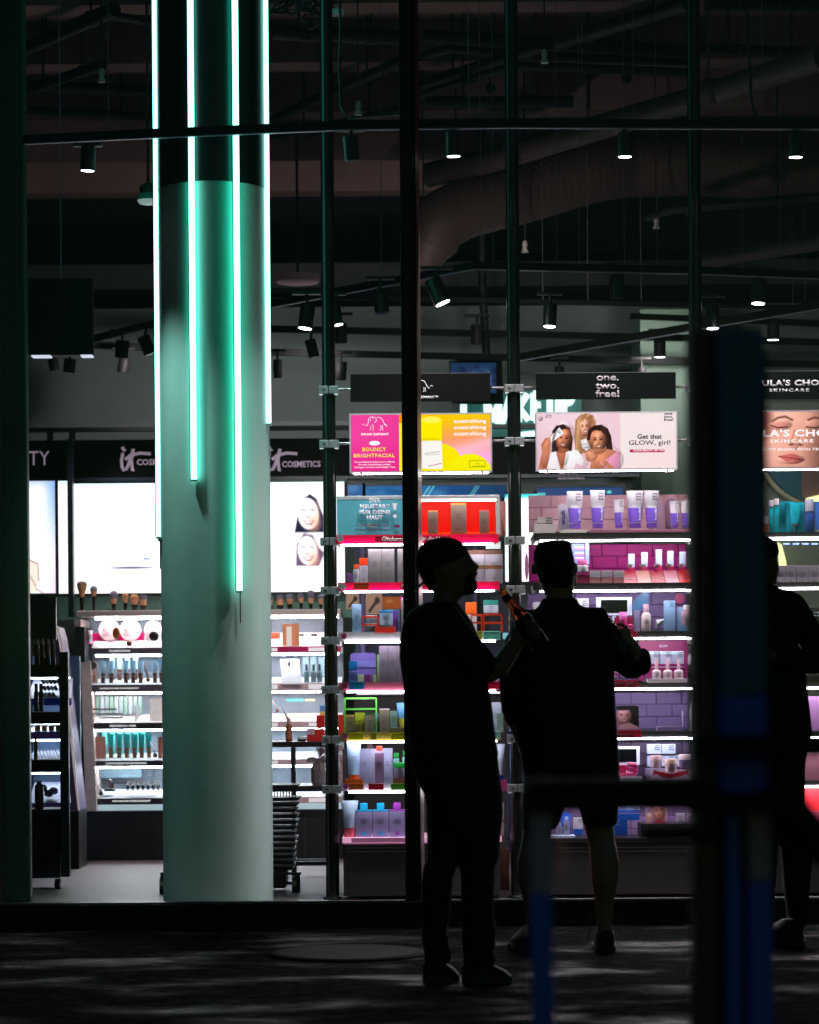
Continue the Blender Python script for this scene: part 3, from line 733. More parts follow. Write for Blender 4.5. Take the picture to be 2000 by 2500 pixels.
post(1256.5, 'black rack post right of the window mullion, with grey clamps', [948, 1077]+[q-3 for q in CY[2:]], [(948, 1198, 1242), (948, 1270, 1312), (1077, 1200, 1242), (1077, 1270, 1312)])
post(1701, 'black rack post mostly behind the foreground post', [945, 1075, 1316, 1438, 1560], [(945, 1650, 1690), (1075, 1652, 1690), (945, 1712, 1870)])

STRIP = glow((1.0, .95, 1.0), 26.0, 'led_strip')
STRIP2 = glow((.92, .96, 1.0), 26.0, 'led_strip')
DARKP = mat((22,22,24), rough=.4)
def rack(label, xl, xr, shelves, base, D=13.0, depth=.36, cab=(2060, 2192), double=False, side=True):
    """shelves: (py_top, py_bottom of the front rail, rail colour, x0, x1); returns z of each shelf"""
    t = thing('shelf_rack', (X((xl+xr)/2, D+.2), D+.2, FLOOR), label, 'shelf rack', 'lit product racks in the shop window')
    zs = []
    for (a, b, c, x0, x1) in shelves:
        xm = (x0+x1)/2; z1, z0 = Z(a, D, xm), Z(b, D, xm)
        sh = MB().box(X(x0+2, D), X(x1-2, D), D+.006, D+depth, z1-.02, z1-.004).build('shelf', mat((60,60,66), rough=.4), t)
        MB().box(X(x0, D, a), X(x1, D, a), D, D+.005, z0, z1).build('shelf_rail', mat(c, rough=.3, noise=.03), sh)
        MB().box(X(x0+16, D), X(x1-14, D), D-.010, D+.008, z0-.0105, z0-.002).build('light_strip', STRIP, sh)
        if double: MB().box(X(x0+30, D), X(x1-20, D), D+.10, D+.115, z1-.036, z1-.0215).build('light_strip', STRIP, sh)
        MB().box(X(x0+4, D), X(x0+7, D), D+.006, D+depth, z1-.045, z1-.0205).box(X(x1-7, D), X(x1-4, D), D+.006, D+depth, z1-.045, z1-.0205).build('bracket', mat((120,122,128), rough=.3, metal=.6), sh)
        zs.append(z1-.004)
    if base:
        a, b, c = base; z1, z0 = Z(a, D-.01, (xl+xr)/2), Z(b, D-.01, (xl+xr)/2)
        MB().box(X(xl+6, D), X(xr-2, D), D-.01, D+.42, z0, z1).build('base_shelf', c, t)
        zs.append(z1)
        zc = Z(cab[0], D, (xl+xr)/2)
        CB = mat((44,42,44), rough=.38, noise=.22, nscale=6, bump=.06)
        MB().box(X(xl+8, D), X(xr-6, D), D, D+.42, FLOOR+.02, zc).build('cabinet', CB, t, bevel=.003)
        MB().box(X(xl+14, D), X(xr-12, D), D-.004, D-.0005, zc-.022, zc-.018).box(X(xl+14, D), X(xr-12, D), D-.0045, D-.0008, zc-.042, zc-.039).build('cabinet_trim', mat((120,118,118), rough=.35, metal=.5), t)
    return zs
RED = (232,0,72)
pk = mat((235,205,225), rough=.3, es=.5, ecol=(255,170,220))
ZL = rack('rack with red shelf rails crossed by the window mullion', 825, 1222, [
    (1305,1327,RED,820,1218), (1421,1441,RED,825,1220), (1542,1564,(165,160,168),825,1222), (1665,1685,(150,70,92),828,1222),
    (1787,1808,(128,112,45),830,1224), (1911,1930,(170,165,190),832,1226)], (2044,2057,pk), depth=.34)
BLKR = (26,25,27)
ZM = rack('rack with black shelves and pink tiled backs, behind the second man', 1290, 1700, [
    (1300,1317,BLKR,1302,1700), (1423,1440,BLKR,1302,1700), (1542,1557,BLKR,1302,1700), (1665,1680,BLKR,1304,1702),
    (1786,1801,BLKR,1304,1702), (1906,1920,BLKR,1304,1704)], (2046,2058,mat((40,38,42), rough=.35)), double=True)
ZR = rack('rack with black shelves cut by the right edge of the picture', 1745, 2160, [
    (1299,1311,BLKR,1752,2160), (1421,1434,BLKR,1752,2160), (1542,1556,BLKR,1752,2160), (1664,1678,BLKR,1752,2160),
    (1785,1799,BLKR,1752,2160), (1906,1918,BLKR,1752,2160)], (2046,2058,mat((40,38,42), rough=.35)), double=True)
# header signs
HB = mat((9,8,9), rough=.7, spec=.1); HB2 = mat((2,5,7), rough=.7, spec=.1); EDGE = mat((120,118,125), rough=.35, metal=.5)
def header(x0, x1, yt, yb, m, label):
    a, b = W(x0, yb, 13.0), W(x1, yt, 13.0); t = thing('header_sign', ((a.x+b.x)/2, 13.0, a.z), label, 'sign', 'black header signs above the racks')
    MB().box(a.x, b.x, 13.0, 13.02, a.z, b.z).build('panel', m, t); MB().box(a.x, b.x, 12.999, 13.021, b.z+.0003, b.z+.003).build('top_edge', EDGE, t)
    return t
h1 = header(856, 1197, 911, 981, HB, 'black header sign with elephant outline, crossed by the mullion')
WH = mat((235,232,235), rough=.5, es=.35); LH = mat((175,160,170), rough=.5, es=.28)
def pline(parent, name, pts, d, r, m, n=6):
    MB().tube([W(a, b, d) for a, b in pts], r, n).build(name, m, parent)
EL = [[(0,38),(4,40),(9,36),(12,26),(13,14),(17,5),(24,0),(31,3),(34,8)], [(28,0),(36,0),(46,5),(50,14),(46,22),(40,26)], [(52,3),(62,1),(72,6),(79,16),(84,28),(92,38),(99,44)], [(22,12),(22,20)], [(20,60),(24,50),(22,40)], [(33,63),(36,50),(33,38),(29,34)], [(66,62),(72,50),(68,38)], [(80,62),(76,54),(78,46),(76,38)]]
def elephant(parent, x0, y0, s, d, m, r=.0022):
    for st in EL: pline(parent, 'elephant_outline', [(x0+a*s, y0+b*s) for a, b in st], d, r, m)
elephant(h1, 1003, 928, .46, 12.997, WH, .0018)
ptext('DRUNK ELEPHANT™', 985, 1070, 966, 973, 12.998, WH, h1, bold=.03)
ptext('1983', 1050, 1057, 940, 944, 12.998, WH, h1)
h2 = header(1309, 1650, 909, 975, HB2, 'black header sign lettered in three short lines over the women poster')
ptext('one.\ntwo.\nfree!', 1454, 1512, 917, 970, 12.998, LH, h2, bold=.02, line=.85)
h3 = header(1752, 2120, 905, 975, HB2, 'black header sign with pale capitals at the right edge')
ptext("PAULA'S CHOICE", 1828, 2042, 926, 943, 12.998, mat((190,185,190), rough=.5, es=.3), h3, bold=.04, space=1.08)
ptext('SKINCARE', 1878, 1976, 948, 957, 12.998, mat((190,185,190), rough=.5, es=.3), h3, bold=.03, space=1.3)
# lit posters
def light_box(x0, x1, yt, yb, label, frame=(190,185,195), d=13.0):
    a, b = W(x0, yb, d), W(x1, yt, d); t = thing('light_box', ((a.x+b.x)/2, d, a.z), label, 'lit poster', 'lit posters above the racks')
    g = .008
    MB().box(a.x, b.x, d+.004, d+.07, a.z, b.z).build('housing', mat((150,148,155), rough=.4), t, bevel=.002)
    fm = mat(frame, rough=.3, metal=.3, es=.12)
    MB().box(a.x, b.x, d-.004, d+.0038, b.z-g, b.z).box(a.x, b.x, d-.004, d+.0038, a.z, a.z+g).box(a.x, a.x+g, d-.004, d+.0038, a.z+g+.0003, b.z-g-.0003).box(b.x-g, b.x, d-.004, d+.0038, a.z+g+.0003, b.z-g-.0003).build('frame', fm, t)
    MB().box(a.x+.02, b.x-.02, d+.01, d+.028, a.z-.0055, a.z-.0003).build('light_strip', glow((1, .95, 1), 42.0), t)
    for k in (.08, .93):
        xx = a.x+(b.x-a.x)*k; MB().box(xx-.008, xx+.008, d, d+.03, a.z-.012, a.z-.0004).build('foot_clip', mat((240,200,190), rough=.4, es=.5), t)
    return t, (a.x+g, b.x-g, a.z+g, b.z-g)
def put(cv, t, r, d=13.0, st=1.0): return cv.build('poster', r[0], r[1], r[2], r[3], d+.0015, t, st)
# 1 yellow / magenta poster
t, r = light_box(854, 1201, 1007, 1155, 'lit poster half magenta half yellow with a white bottle')
cv = Canvas(350, 146, (255,200,0))
g = cv.yy/146
for k in range(3): pass
base = np.zeros_like(cv.a); 
top = np.array([252,205,0.]); mid = np.array([252,160,100.]); low = np.array([255,175,225.])
u = np.clip((g*1.35 + (cv.xx-120)/230*.25-.22), 0, 1)[..., None]
cv.a[:] = np.where(u < .5, top + (mid-top)*u*2, mid + (low-mid)*(u-.5)*2)
cv.line([(230,110),(350,70)], 26, (255,205,235), 24, .5)
cv.rect(0, 0, 121, 146, (238,52,150)); cv.ell(20, 30, 90, 60, (246,80,165), 60, 0, .5); cv.mix((cv.xx<121)*np.clip((g-.5)*.9,0,.4), (225,30,130)); 
m = (cv.xx > 121)
cv.mix(m*((np.hypot((cv.xx-225)/52, (cv.yy-128)/52) < 1)), (250,232,0)); cv.mix(m*((np.hypot((cv.xx-298)/56, (cv.yy-158)/56) < 1)), (248,240,10))
cv.mix(m*((np.hypot((cv.xx-250)/60, (cv.yy-170)/38) < 1)), (252,236,0)); cv.mix(m*(np.hypot((cv.xx-121)/50,(cv.yy-92)/70)<1)*(cv.xx<190), (255,236,60))
cv.rect(121, 0, 150, 22, (245,150,0))
cv.rect(172, 12, 228, 68, (255,238,0)); cv.ell(201.5, 14, 24.5, 8, (255,245,90), 1); cv.ell(196, 66, 30, 6, (240,215,0), 1)
cv.poly([(170,68),(227,68),(229,140),(190,140),(170,136)], (252,246,240), 1); cv.rect(172, 68, 180, 138, (225,215,225), .6)
cv.line([(185,100),(222,96)], 1, (110,90,110)); cv.line([(186,104),(222,102)], .8, (110,90,110)); cv.line([(195,133),(226,126)], 1.6, (190,60,60))
cv.line([(296,120),(336,120),(336,136),(296,136),(296,120)], .9, (110,80,10))
put(cv, t, r, st=1.05)
PW = glow((1,.93,.97), 1.1); PY = glow((1,.86,.06), 1.0)
elephant(t, 893, 1018, .53, 12.999, PW, .0014)
ptext('DRUNK ELEPHANT', 882, 949, 1057, 1063, 12.999, PW, t, bold=.03); ptext('2013', 884, 892, 1035, 1038, 12.999, PW, t); ptext('2013', 937, 945, 1035, 1038, 12.999, PW, t)
MB().prism([(W(901+13.5+13.5*math.cos(q)*(1 if abs(math.cos(q))<9 else 1), 1082, 13).x, W(914, 1082-5.5*math.sin(q), 13).z) for q in [math.pi*2*k/20 for k in range(20)]][::-1], 12.998, 12.9995).build('badge', PW, t)
ptext('BOUNCY', 885, 943, 1092, 1102, 12.999, PY, t, bold=.02, space=1.1); ptext('BRIGHTFACIAL', 864, 964, 1107, 1117, 12.999, PY, t, bold=.02, space=1.1)
for k, s_ in enumerate(('Eine perfektionierende Leave-on-Maske', 'für mehr Ausstrahlung, weniger', 'Rötungen und einen ebenmäßigen Teint.')): ptext(s_, (866,875,866)[k], (964,954,966)[k], 1125+k*6.5, 1131+k*6.5, 12.999, PW, t, bold=.01)
for k in range(3): ptext('ausstrahlung', 1108, 1187, 1022.5+k*15.3, 1035.5+k*15.3, 12.999, PW, t, bold=.02)
ptext('NEU', 1162, 1172, 1131, 1134, 12.999, mat((90,60,10)), t); ptext('SEELENWÄRME', 1154, 1183, 1136, 1139.5, 12.999, mat((90,60,10)), t)
# 2 three women
t, r = light_box(1309, 1653, 1004, 1149, 'lit poster of three laughing women on pink ground', (215,205,215))
cv = Canvas(345, 145, (246,205,218))
u = (cv.xx/345)[..., None]; cv.a[:] = np.array([240,190,206.])*(1-u) + np.array([250,225,232.])*u
cv.ell(60, 20, 90, 60, (250,222,232), 70, 0, .8)
# back woman, blonde
cv.poly([(92,60),(96,18),(108,4),(124,0),(140,6),(146,22),(150,60),(140,100),(96,108)], (176,120,84), 2)
cv.line([(104,16),(98,90)], 5, (214,168,120), 2); cv.line([(128,4),(104,40)], 4, (222,180,132), 3); cv.line([(140,14),(146,70)], 5, (205,150,105), 3)
cv.face(119, 36, 15, 24, -6, (222,158,130)); cv.poly([(105,20),(119,6),(132,16),(124,14),(119,13),(108,24)], (170,115,80), 1.5)
# left woman
cv.poly([(36,100),(38,46),(48,32),(66,28),(82,38),(88,64),(86,100)], (36,24,30), 2)
cv.face(66, 66, 18.5, 32, 8, (190,112,80), light=(228,160,125)); cv.poly([(46,60),(50,38),(64,30),(80,42),(68,40),(54,46)], (34,22,28), 1.5)
cv.poly([(54,90),(78,92),(80,108),(70,146),(44,146),(48,104)], (184,106,76), 1.5)
cv.poly([(22,146),(26,108),(46,98),(58,146)], (248,238,244), 1.5); cv.poly([(72,100),(100,94),(116,122),(112,136),(96,130),(90,146),(64,146)], (252,244,248), 1.5)
cv.poly([(10,80),(22,62),(34,68),(32,96),(24,146),(2,146),(12,100)], (200,122,92), 1.5)
for k in range(4): cv.line([(20+k*4,84-k*4),(28+k*4,66-k*4)], 5, (216,140,108), 1)
cv.poly([(32,62),(56,36),(66,52),(36,76)], (252,248,250), 1); cv.line([(50,48),(57,50)], 1.2, (70,70,90)); cv.line([(52,44),(58,54)], 1, (70,70,90)); cv.line([(55,42),(60,52)], 1, (70,70,90))
# right woman
cv.poly([(124,70),(128,42),(142,32),(160,30),(176,40),(184,60),(188,96),(174,100),(168,70)], (42,22,24), 2)
cv.face(152, 71, 20, 31, -4, (206,128,94), light=(240,175,140)); cv.poly([(130,52),(138,38),(154,34),(170,46),(172,62),(160,46),(144,44)], (44,24,26), 1.5)
cv.poly([(140,94),(166,92),(190,96),(207,104),(207,146),(130,146),(136,118)], (204,126,94), 1.5)
cv.poly([(152,112),(166,124),(186,110),(200,98),(206,112),(206,146),(172,146),(158,132)], (246,160,196), 1.5)
cv.poly([(118,104),(132,92),(150,104),(152,122),(134,128),(122,122)], (214,140,108), 1.5)
for k in range(3): cv.line([(116+k*7,100+k*3),(126+k*7,92+k*3)], 5, (226,154,122), 1)
cv.poly([(108,70),(122,66),(126,76),(132,92),(122,98),(112,90)], (250,244,248), 1); cv.line([(112,82),(126,78)], 1.4, (190,160,180)); cv.line([(116,90),(128,88)], 1.2, (90,70,110))
cv.line([(146,108),(186,146)], 12, (210,134,102), 2)
cv.mix((cv.xx > 207)*1.0, (252,236,236)); cv.ell(345, 145, 110, 80, (255,222,222), 60, 0, .5)
cv.rect(230, 95, 317, 103, (198,20,90))
cv.line([(9+5*math.cos(q/3), 14+5*math.sin(q/3)) for q in range(20)], .9, (40,30,60)); cv.line([(7,14),(9,17),(14,9)], 1.4, (40,30,60))
random.seed(12)
for k in range(16): a0 = random.uniform(96, 112); cv.line([(a0+6,8+k%5),(a0-2,50),(a0+random.uniform(-6,4),98)], 1, random.choice([(235,190,140),(150,96,62),(200,150,105)]), 1.2, .5)
for k in range(12): a0 = random.uniform(174, 186); cv.line([(a0-14,40),(a0-4,66),(a0,94)], .9, (84,50,48), 1.2, .5)
for k in range(10): a0 = random.uniform(38, 44); cv.line([(a0+8,42),(a0,66),(a0-2,98)], .9, (74,54,62), 1.2, .5)
for e_ in ((66,112,12,24,0,.3),(22,104,12,40,10,.3),(90,120,40,40,10,.16),(44,124,30,40,0,.14),(172,122,44,40,-10,.25),(134,110,16,16,0,.3),(160,124,16,26,30,.25)): cv.shade(*e_[:6])
cv.shade(66, 60, 26, 44, 8, .3); cv.shade(150, 66, 32, 42, 0, .3); cv.shade(120, 50, 26, 52, 0, .25)
cv.grain(92, 0, 150, 108, .3, 3, 9); cv.grain(34, 26, 90, 100, .16, 4, 7); cv.grain(124, 28, 190, 100, .16, 5, 7)
put(cv, t, r, st=1.0)
DK = mat((26,30,50), rough=.5)
ptext('Get that', 1556, 1616, 1059, 1072, 12.999, DK, t, bold=.03); ptext('GLOW, girl!', 1535, 1637, 1074, 1090, 12.999, DK, t, bold=.015)
ptext('CLEAN BEAUTY. MY WAY.', 1546, 1627, 1097, 1102, 12.999, PW, t, bold=.02); ptext('one.\ntwo.\nfree!', 1621, 1644, 1008, 1028, 12.999, DK, t, bold=.03, line=.8)
ptext('CLEAN\nBEAUTY', 1332, 1348, 1012, 1020, 12.999, DK, t, bold=.02)
# 3 big face, right edge
t, r = light_box(1752, 2120, 1000, 1146, 'lit close up poster of a woman with closed eyes, right edge', (170,160,170))
cv = Canvas(330, 132, (208,140,122))
def PX(a, b): return ((a-1752)*330/368, (b-1000)*132/146)
cv.ell(*PX(1930,1075), 92, 95, (224,160,140), 40); cv.ell(*PX(1905,1010), 50, 20, (236,178,160), 24); cv.ell(*PX(2050,1100), 60, 90, (120,70,62), 50, 0, .8); cv.ell(*PX(1880,1110), 30, 30, (240,176,160), 26, 0, .7)
cv.ell(*PX(1812,1020), 60, 60, (96,42,44), 30)
cv.line([PX(1884,1026), PX(1900,1016), PX(1918,1013), PX(1935,1022)], 5, (120,72,62), 3); cv.line([PX(1975,1022), PX(1990,1016), PX(2010,1020)], 5, (120,72,62), 3)
cv.ell(*PX(1905,1035), 24, 9, (196,128,118), 6); cv.line([PX(1882,1036), PX(1900,1042), PX(1922,1040)], 2.6, (60,28,30), 1); cv.line([PX(1970,1040), PX(1990,1043), PX(2010,1038)], 2.6, (60,28,30), 1)
cv.line([PX(1940,1050), PX(1932,1078), PX(1942,1086)], 4, (180,108,96), 4); cv.ell(*PX(1932,1086), 5, 2, (90,40,42), 2); cv.ell(*PX(1955,1087), 5, 2, (90,40,42), 2)
cv.poly([PX(1898,1116), PX(1918,1112), PX(1934,1110), PX(1946,1113), PX(1965,1127), PX(1945,1136), PX(1925,1134)], (186,92,88), 2); cv.line([PX(1900,1117), PX(1930,1121), PX(1963,1127)], 1.6, (90,32,38), 1); cv.shade(*PX(1932,1080), 90, 120, 0, .35, (-.3,-.3,.9)); cv.shade(*PX(1905,1034), 26, 14, 0, .35); cv.shade(*PX(1992,1034), 26, 14, 0, .35); cv.shade(*PX(1930,1124), 32, 12, 0, .4); cv.shade(*PX(1940,1072), 12, 26, 0, .3); cv.grain(0,0,330,132,.05,7)
cv.ell(*PX(1930,1130), 12, 3, (226,140,130), 4, 0, .6)
put(cv, t, r, st=1.0)
ptext("PAULA'S CHOICE", 1794, 2075, 1047, 1067, 12.999, PW, t, bold=.03, space=1.08); ptext('SKINCARE', 1880, 1986, 1072, 1081, 12.999, PW, t, bold=.03, space=1.3)
ptext('BEAUTY BEGINS WITH TRUTH', 1848, 2024, 1093, 1101, 12.999, PW, t, bold=.02, space=1.1)
# ------------------------------------------------------------------ goods on the red railed rack
R1 = 'red railed rack'
D1 = 13.04
def sh(n, rk): return f'{n} shelf, {rk}'
SH = ['top','second','third','fourth','fifth','sixth','bottom']
L0 = sh('top', R1)
# display housing with teal sign and red niche
a, b = W(823, 1305, 13.01), W(1220, 1208, 13.01)
t = item('display_box', 'white display housing with teal panel and red niche', L0, 823, 'display', ((a.x+b.x)/2, 13.01, ZL[0]))
zb = ZL[0]+.001; zt = b.z; xs = X(1012, 13.01); x2 = X(1213, 13.01)
WHT = mat((205,200,208), rough=.35)
MB().box(a.x, b.x, 13.01, 13.26, zt-.020, zt).build('top_panel', WHT, t, bevel=.002)
MB().box(a.x, b.x, 13.25, 13.26, zb, zt-.0203).build('back_panel', WHT, t)
MB().box(x2, b.x, 13.01, 13.2495, zb, zt-.0203).build('side_panel', WHT, t, bevel=.001)
MB().box(b.x+.0004, X(1234,13.2), 13.08, 13.26, zb, zt-.03).build('side_wing', mat((215,150,140), rough=.4), t)
tp = MB().box(a.x, xs, 13.012, 13.2, zb, zt-.0206).build('front_panel', mat((88,158,176), rough=.35, noise=.04, es=.3, ecol=(88,158,176)), t)  # emission added to brighten the teal panel, which is no lamp
NR = mat((240,14,10), rough=.5, es=.5, ecol=(250,12,4)); NO = mat((250,80,20), rough=.4, es=.45, ecol=(255,80,10))
MB().box(xs+.0005, x2-.0005, 13.235, 13.2495, zb+.02, zt-.021).build('niche_back', NR, t)
MB().add([(xs,13.05,zb+.002),(x2-.0006,13.05,zb+.002),(x2-.0006,13.234,zb+.03),(xs,13.234,zb+.03),(xs,13.05,zb),(x2-.0006,13.05,zb)],[(0,1,2,3),(4,5,1,0)]).build('niche_floor', NO, t)
MB().box(xs+.001, x2-.001, 13.03, 13.045, zt-.03, zt-.021).build('light_strip', glow((1,.8,.6), 14), t)
PK = mat((240,215,225), rough=.4, es=.45)
for s_, x0, x1, y0, y1 in (('DER',902,929,1217,1227),('NEUSTART',879,951,1231,1241),('FÜR DEINE',878,953,1243,1255),('HAUT',896,935,1258,1268)):
    ptext(s_, x0, x1, y0, y1, 12.996, PK, t, bold=.02, ext=.006)
ptext('Unsere', 871, 897, 1279, 1286, 13.004, mat((120,30,110)), t, bold=.02); ptext('bringen', 922, 952, 1279, 1287, 13.004, mat((120,30,110)), t, bold=.02)
MB().box(X(898,13), X(921,13), 13.003, 13.006, Z(1287,13,910), Z(1278,13,910)).build('word_badge', WHT, t); ptext('LITTLES', 900, 919.5, 1280, 1285, 13.001, mat((60,60,70)), t, bold=.02)
ptext('Deine Haut groß raus!', 869, 954, 1289, 1296, 13.004, mat((120,30,110)), t, bold=.02)
q = W(964, 1241, 13.0)
MB().prism([(q.x+u*.0022*1, q.z+v*.0022) for u, v in ((-6,12),(6,12),(2.2,-3.5),(-2.2,-3.5))], 12.99, 12.998).prism([(q.x+.0095*math.cos(k), q.z-.042+.0095*math.sin(k)) for k in [-2*math.pi*i/16 for i in range(16)]], 12.99, 12.998).build('exclamation_mark', PK, t)
q = W(970, 1285, 13.0)
MB().prism([(q.x+u*.0022, q.z+v*.0022) for u, v in ((-7,-3),(-7,3),(1,3),(1,6),(7.5,0),(1,-6),(1,-3))], 12.994, 13.003).build('arrow', mat((165,30,110), rough=.4), t)
for x0, x1, y, c in ((1046,1070,1246,(240,190,130)), (1102,1140,1228,(245,195,90)), (1172,1195,1245,(225,130,170))):
    carton(x0, x1, y, zb+.014, 13.11, (150,142,150), 'in the red niche', 'grey carton with bright lid', top=c, topf=.06, metal=.3)
# rails lettering and tags belong to the rack: rebuilt as price labels clipped on
def tagc(x0, x1, yt, yb, col, desc, n, rk=R1, texts=(), D=12.99):
    a, b = W(x0, yb, D), W(x1, yt, D)
    t = item('shelf_label', desc, f'on {SH[n]} shelf edge, {rk}', x0, 'shelf label', ((a.x+b.x)/2, D, a.z))
    MB().box(a.x, b.x, D, D+.006, a.z, b.z).build('plate', mat(col, rough=.3, noise=.04), t, bevel=.001)
    MB().box(a.x+.004, b.x-.004, D-.001, D-.0002, a.z+(b.z-a.z)*.80, a.z+(b.z-a.z)*.86).build('clip_line', mat(tuple(int(q*.6) for q in col), rough=.4), t)
    for tx in texts: ptext(tx[0], tx[1], tx[2], tx[3], tx[4], D-.0012, mat(tx[5], rough=.5), t, bold=.045)
    return t
def dot(x, y, r, col, n):
    q = W(x, y, 12.99); t = item('round_marker', 'small round marker', f'{SH[n]} shelf edge, {R1}', x, 'marker', q)
    MB().prism([(q.x+r*13/F*math.cos(k), q.z+r*13/F*math.sin(k)) for k in [-2*math.pi*i/24 for i in range(24)]], 12.99, 12.996).build('disc', mat(col, rough=.4), t)
dot(831,1314,9,(160,145,152),0); dot(836,1432,9,(160,145,152),1); dot(840,1553,7,(150,25,90),2); dot(842,1675,7,(125,25,70),3); dot(842,1798,7,(160,50,110),4); dot(844,1921,6,(170,45,120),5)
MB_ = tagc(916,1100,1307,1325,RED,'red strip with white handwriting style lettering',0,texts=(('Glücksmomente für die Haut',932,1092,1309,1322,(245,200,210)),))
tagc(976,1040,1423,1439,RED,'red strip starting with two white letters',1,texts=(('Fo',981,993,1426,1436,(245,200,210)),))
tagc(864,901,1423,1440,(205,60,40),'orange red translucent label holder',1)
tagc(852,889,1664,1683,(0,120,175),'bright blue label holder',3); tagc(1186,1221,1664,1682,(200,20,60),'crimson label holder',3)
tagc(1180,1221,1541,1561,(90,185,165),'teal label holder',2); tagc(1164,1178,1541,1561,(170,170,50),'olive yellow label holder',2)
tagc(852,888,1789,1806,(190,180,20),'yellow label holder',4); tagc(955,993,1789,1806,(190,180,20),'yellow label holder',4); tagc(905,920,1789,1806,(150,140,30),'narrow olive label holder',4)
tagc(852,888,1913,1929,(200,100,45),'orange label holder',5); tagc(900,937,1913,1929,(195,15,50),'red label holder',5); tagc(955,992,1913,1929,(95,165,50),'green label holder',5)
# row 2
L1 = sh('second', R1); z = ZL[1]
card(848,866,1399,1421,13.06,(150,90,170),L1,'small tilted purple picture card')
bottle(862,877,1384,z,D1,(205,200,210),L1,'small white bottle with orange cap',cap=(250,80,20),capf=.24,neck=.8)
carton(878,898,1362,z,D1+.02,(205,200,215),L1,'slim white carton with orange top',top=(235,60,20),topf=.3)
carton(866,880,1376,z,D1+.09,(40,120,190),L1,'narrow blue carton behind the orange capped bottle',ink=False)
for x0, x1 in ((899,931),(932,963),(971,1003)): carton(x0,x1,1340,z,D1+.03,(168,160,166),L1,'tall silver grey carton',metal=.55,rough=.35)
for x0, x1 in ((1143,1183),(1184,1228)):
    carton(x0,x1,1343,z,D1+.03,(190,182,196),L1,'wide white carton with brown bands',top=(120,82,70),topf=.13,band=((150,100,70),.42,.12))
card(1186,1222,1322,1340,13.2,(225,235,235),L1,'small white card glowing under the top shelf',es=.8)
# row 3
L2 = sh('third', R1); z = ZL[2]
carton(859,881,1475,z,D1,(150,185,225),L2,'tall pale blue carton')
ORM = mat((235,60,25), rough=.4)
def riser(x0, x1, ys, n, rk, m, desc, d=13.05, dep=.1, zb=None, thick=.0045):
    t = item('wire_riser', desc, f'{n} shelf, {rk}', x0, 'riser', (X((x0+x1)/2,d), d, zb)); mb = MB()
    for x in (x0, x1):
        for y in (d, d+dep): mb.box(X(x,d)-.003, X(x,d)+.003, y-.003, y+.003, zb, Z(ys[0], d, x))
    for yy in ys:
        zz = Z(yy, d, (x0+x1)/2)
        mb.box(X(x0,d), X(x1,d), d-.004, d+.004, zz-thick, zz+thick); mb.box(X(x0,d), X(x1,d), d+dep-.004, d+dep+.004, zz-thick, zz+thick)
    mb.build('frame', m, t); return t
riser(884,922,(1506,1525),'third',R1,ORM,'orange two bar riser holding grey tins',zb=z)
for k in range(2): jar(892,920,(1509,1528)[k],(Z(1524,13.09) if k == 0 else z),13.08,(150,160,175),L2,('upper','lower')[k]+' grey tin in the orange riser',lidf=.3)
carton(926,958,1490,Z(1526,13.0),13.0,(190,205,240),L2,'pale blue sachet pack on the red tray',top=(80,160,230),topf=.2)
t = carton(915,964,1530,z,12.998,(225,45,35),L2,'low red tray of small packs',ink=False,depth=.05)
carton(955,972,1490,z,13.09,(110,60,160),L2,'purple folded card behind the sachet pack',ink=False)
carton(938,975,1488,z,13.16,(60,150,140),L2,'teal box at the back',ink=False)
carton(979,1001,1459,z,D1,(150,142,150),L2,'tall grey carton beside the mullion',top=(225,60,170),topf=.04,metal=.4)
carton(1137,1163,1470,z+.0,D1+.06,(215,205,215),L2,'white box showing an orange capped bottle',top=(240,95,20),topf=.4)
carton(1181,1216,1465,Z(1498,13.1),D1+.06,(190,200,215),L2,'white box with teal top on the riser',top=(50,150,140),topf=.4)
riser(1181,1225,(1500,1520),'third',R1,ORM,'orange two bar riser near the second rack post',zb=z)
riser(1150,1176,(1501,1520),'third',R1,ORM,'small orange riser behind the bearded man',zb=z)
# row 4
L3 = sh('fourth', R1); z = ZL[3]
card(856,918,1594,1664,13.12,(118,100,190),L3,'rounded lilac blue sign panel',round_=.12,es=.04)
card(858,917,1613,1629,13.114,(130,130,215),L3,'pale stripe card on the lilac sign panel')
bottle(849,871,1621,z,D1,(100,120,190),L3,'blue bottle with bright blue cap',cap=(10,120,190),capf=.42,neck=.95,square=True)
for k, x in enumerate((872,889,909)): carton(x,x+(14,14,8)[k],1647,z,13.08,((200,210,150),(120,40,110),(190,215,140))[k],L3,('small lime carton','small plum carton','tiny green carton')[k],ink=False)
carton(919,924,1598,z,13.1,(150,200,130),L3,'slim green divider card',ink=False)
for x0 in (924,946,968): carton(x0,x0+21,1577,z,D1+.02,(142,128,150),L3,'tall mauve silver carton',metal=.5,rough=.35)
carton(1192,1220,1640,z,D1+.05,(190,190,205),L3,'white carton behind the forearm of the bearded man',ink=True)
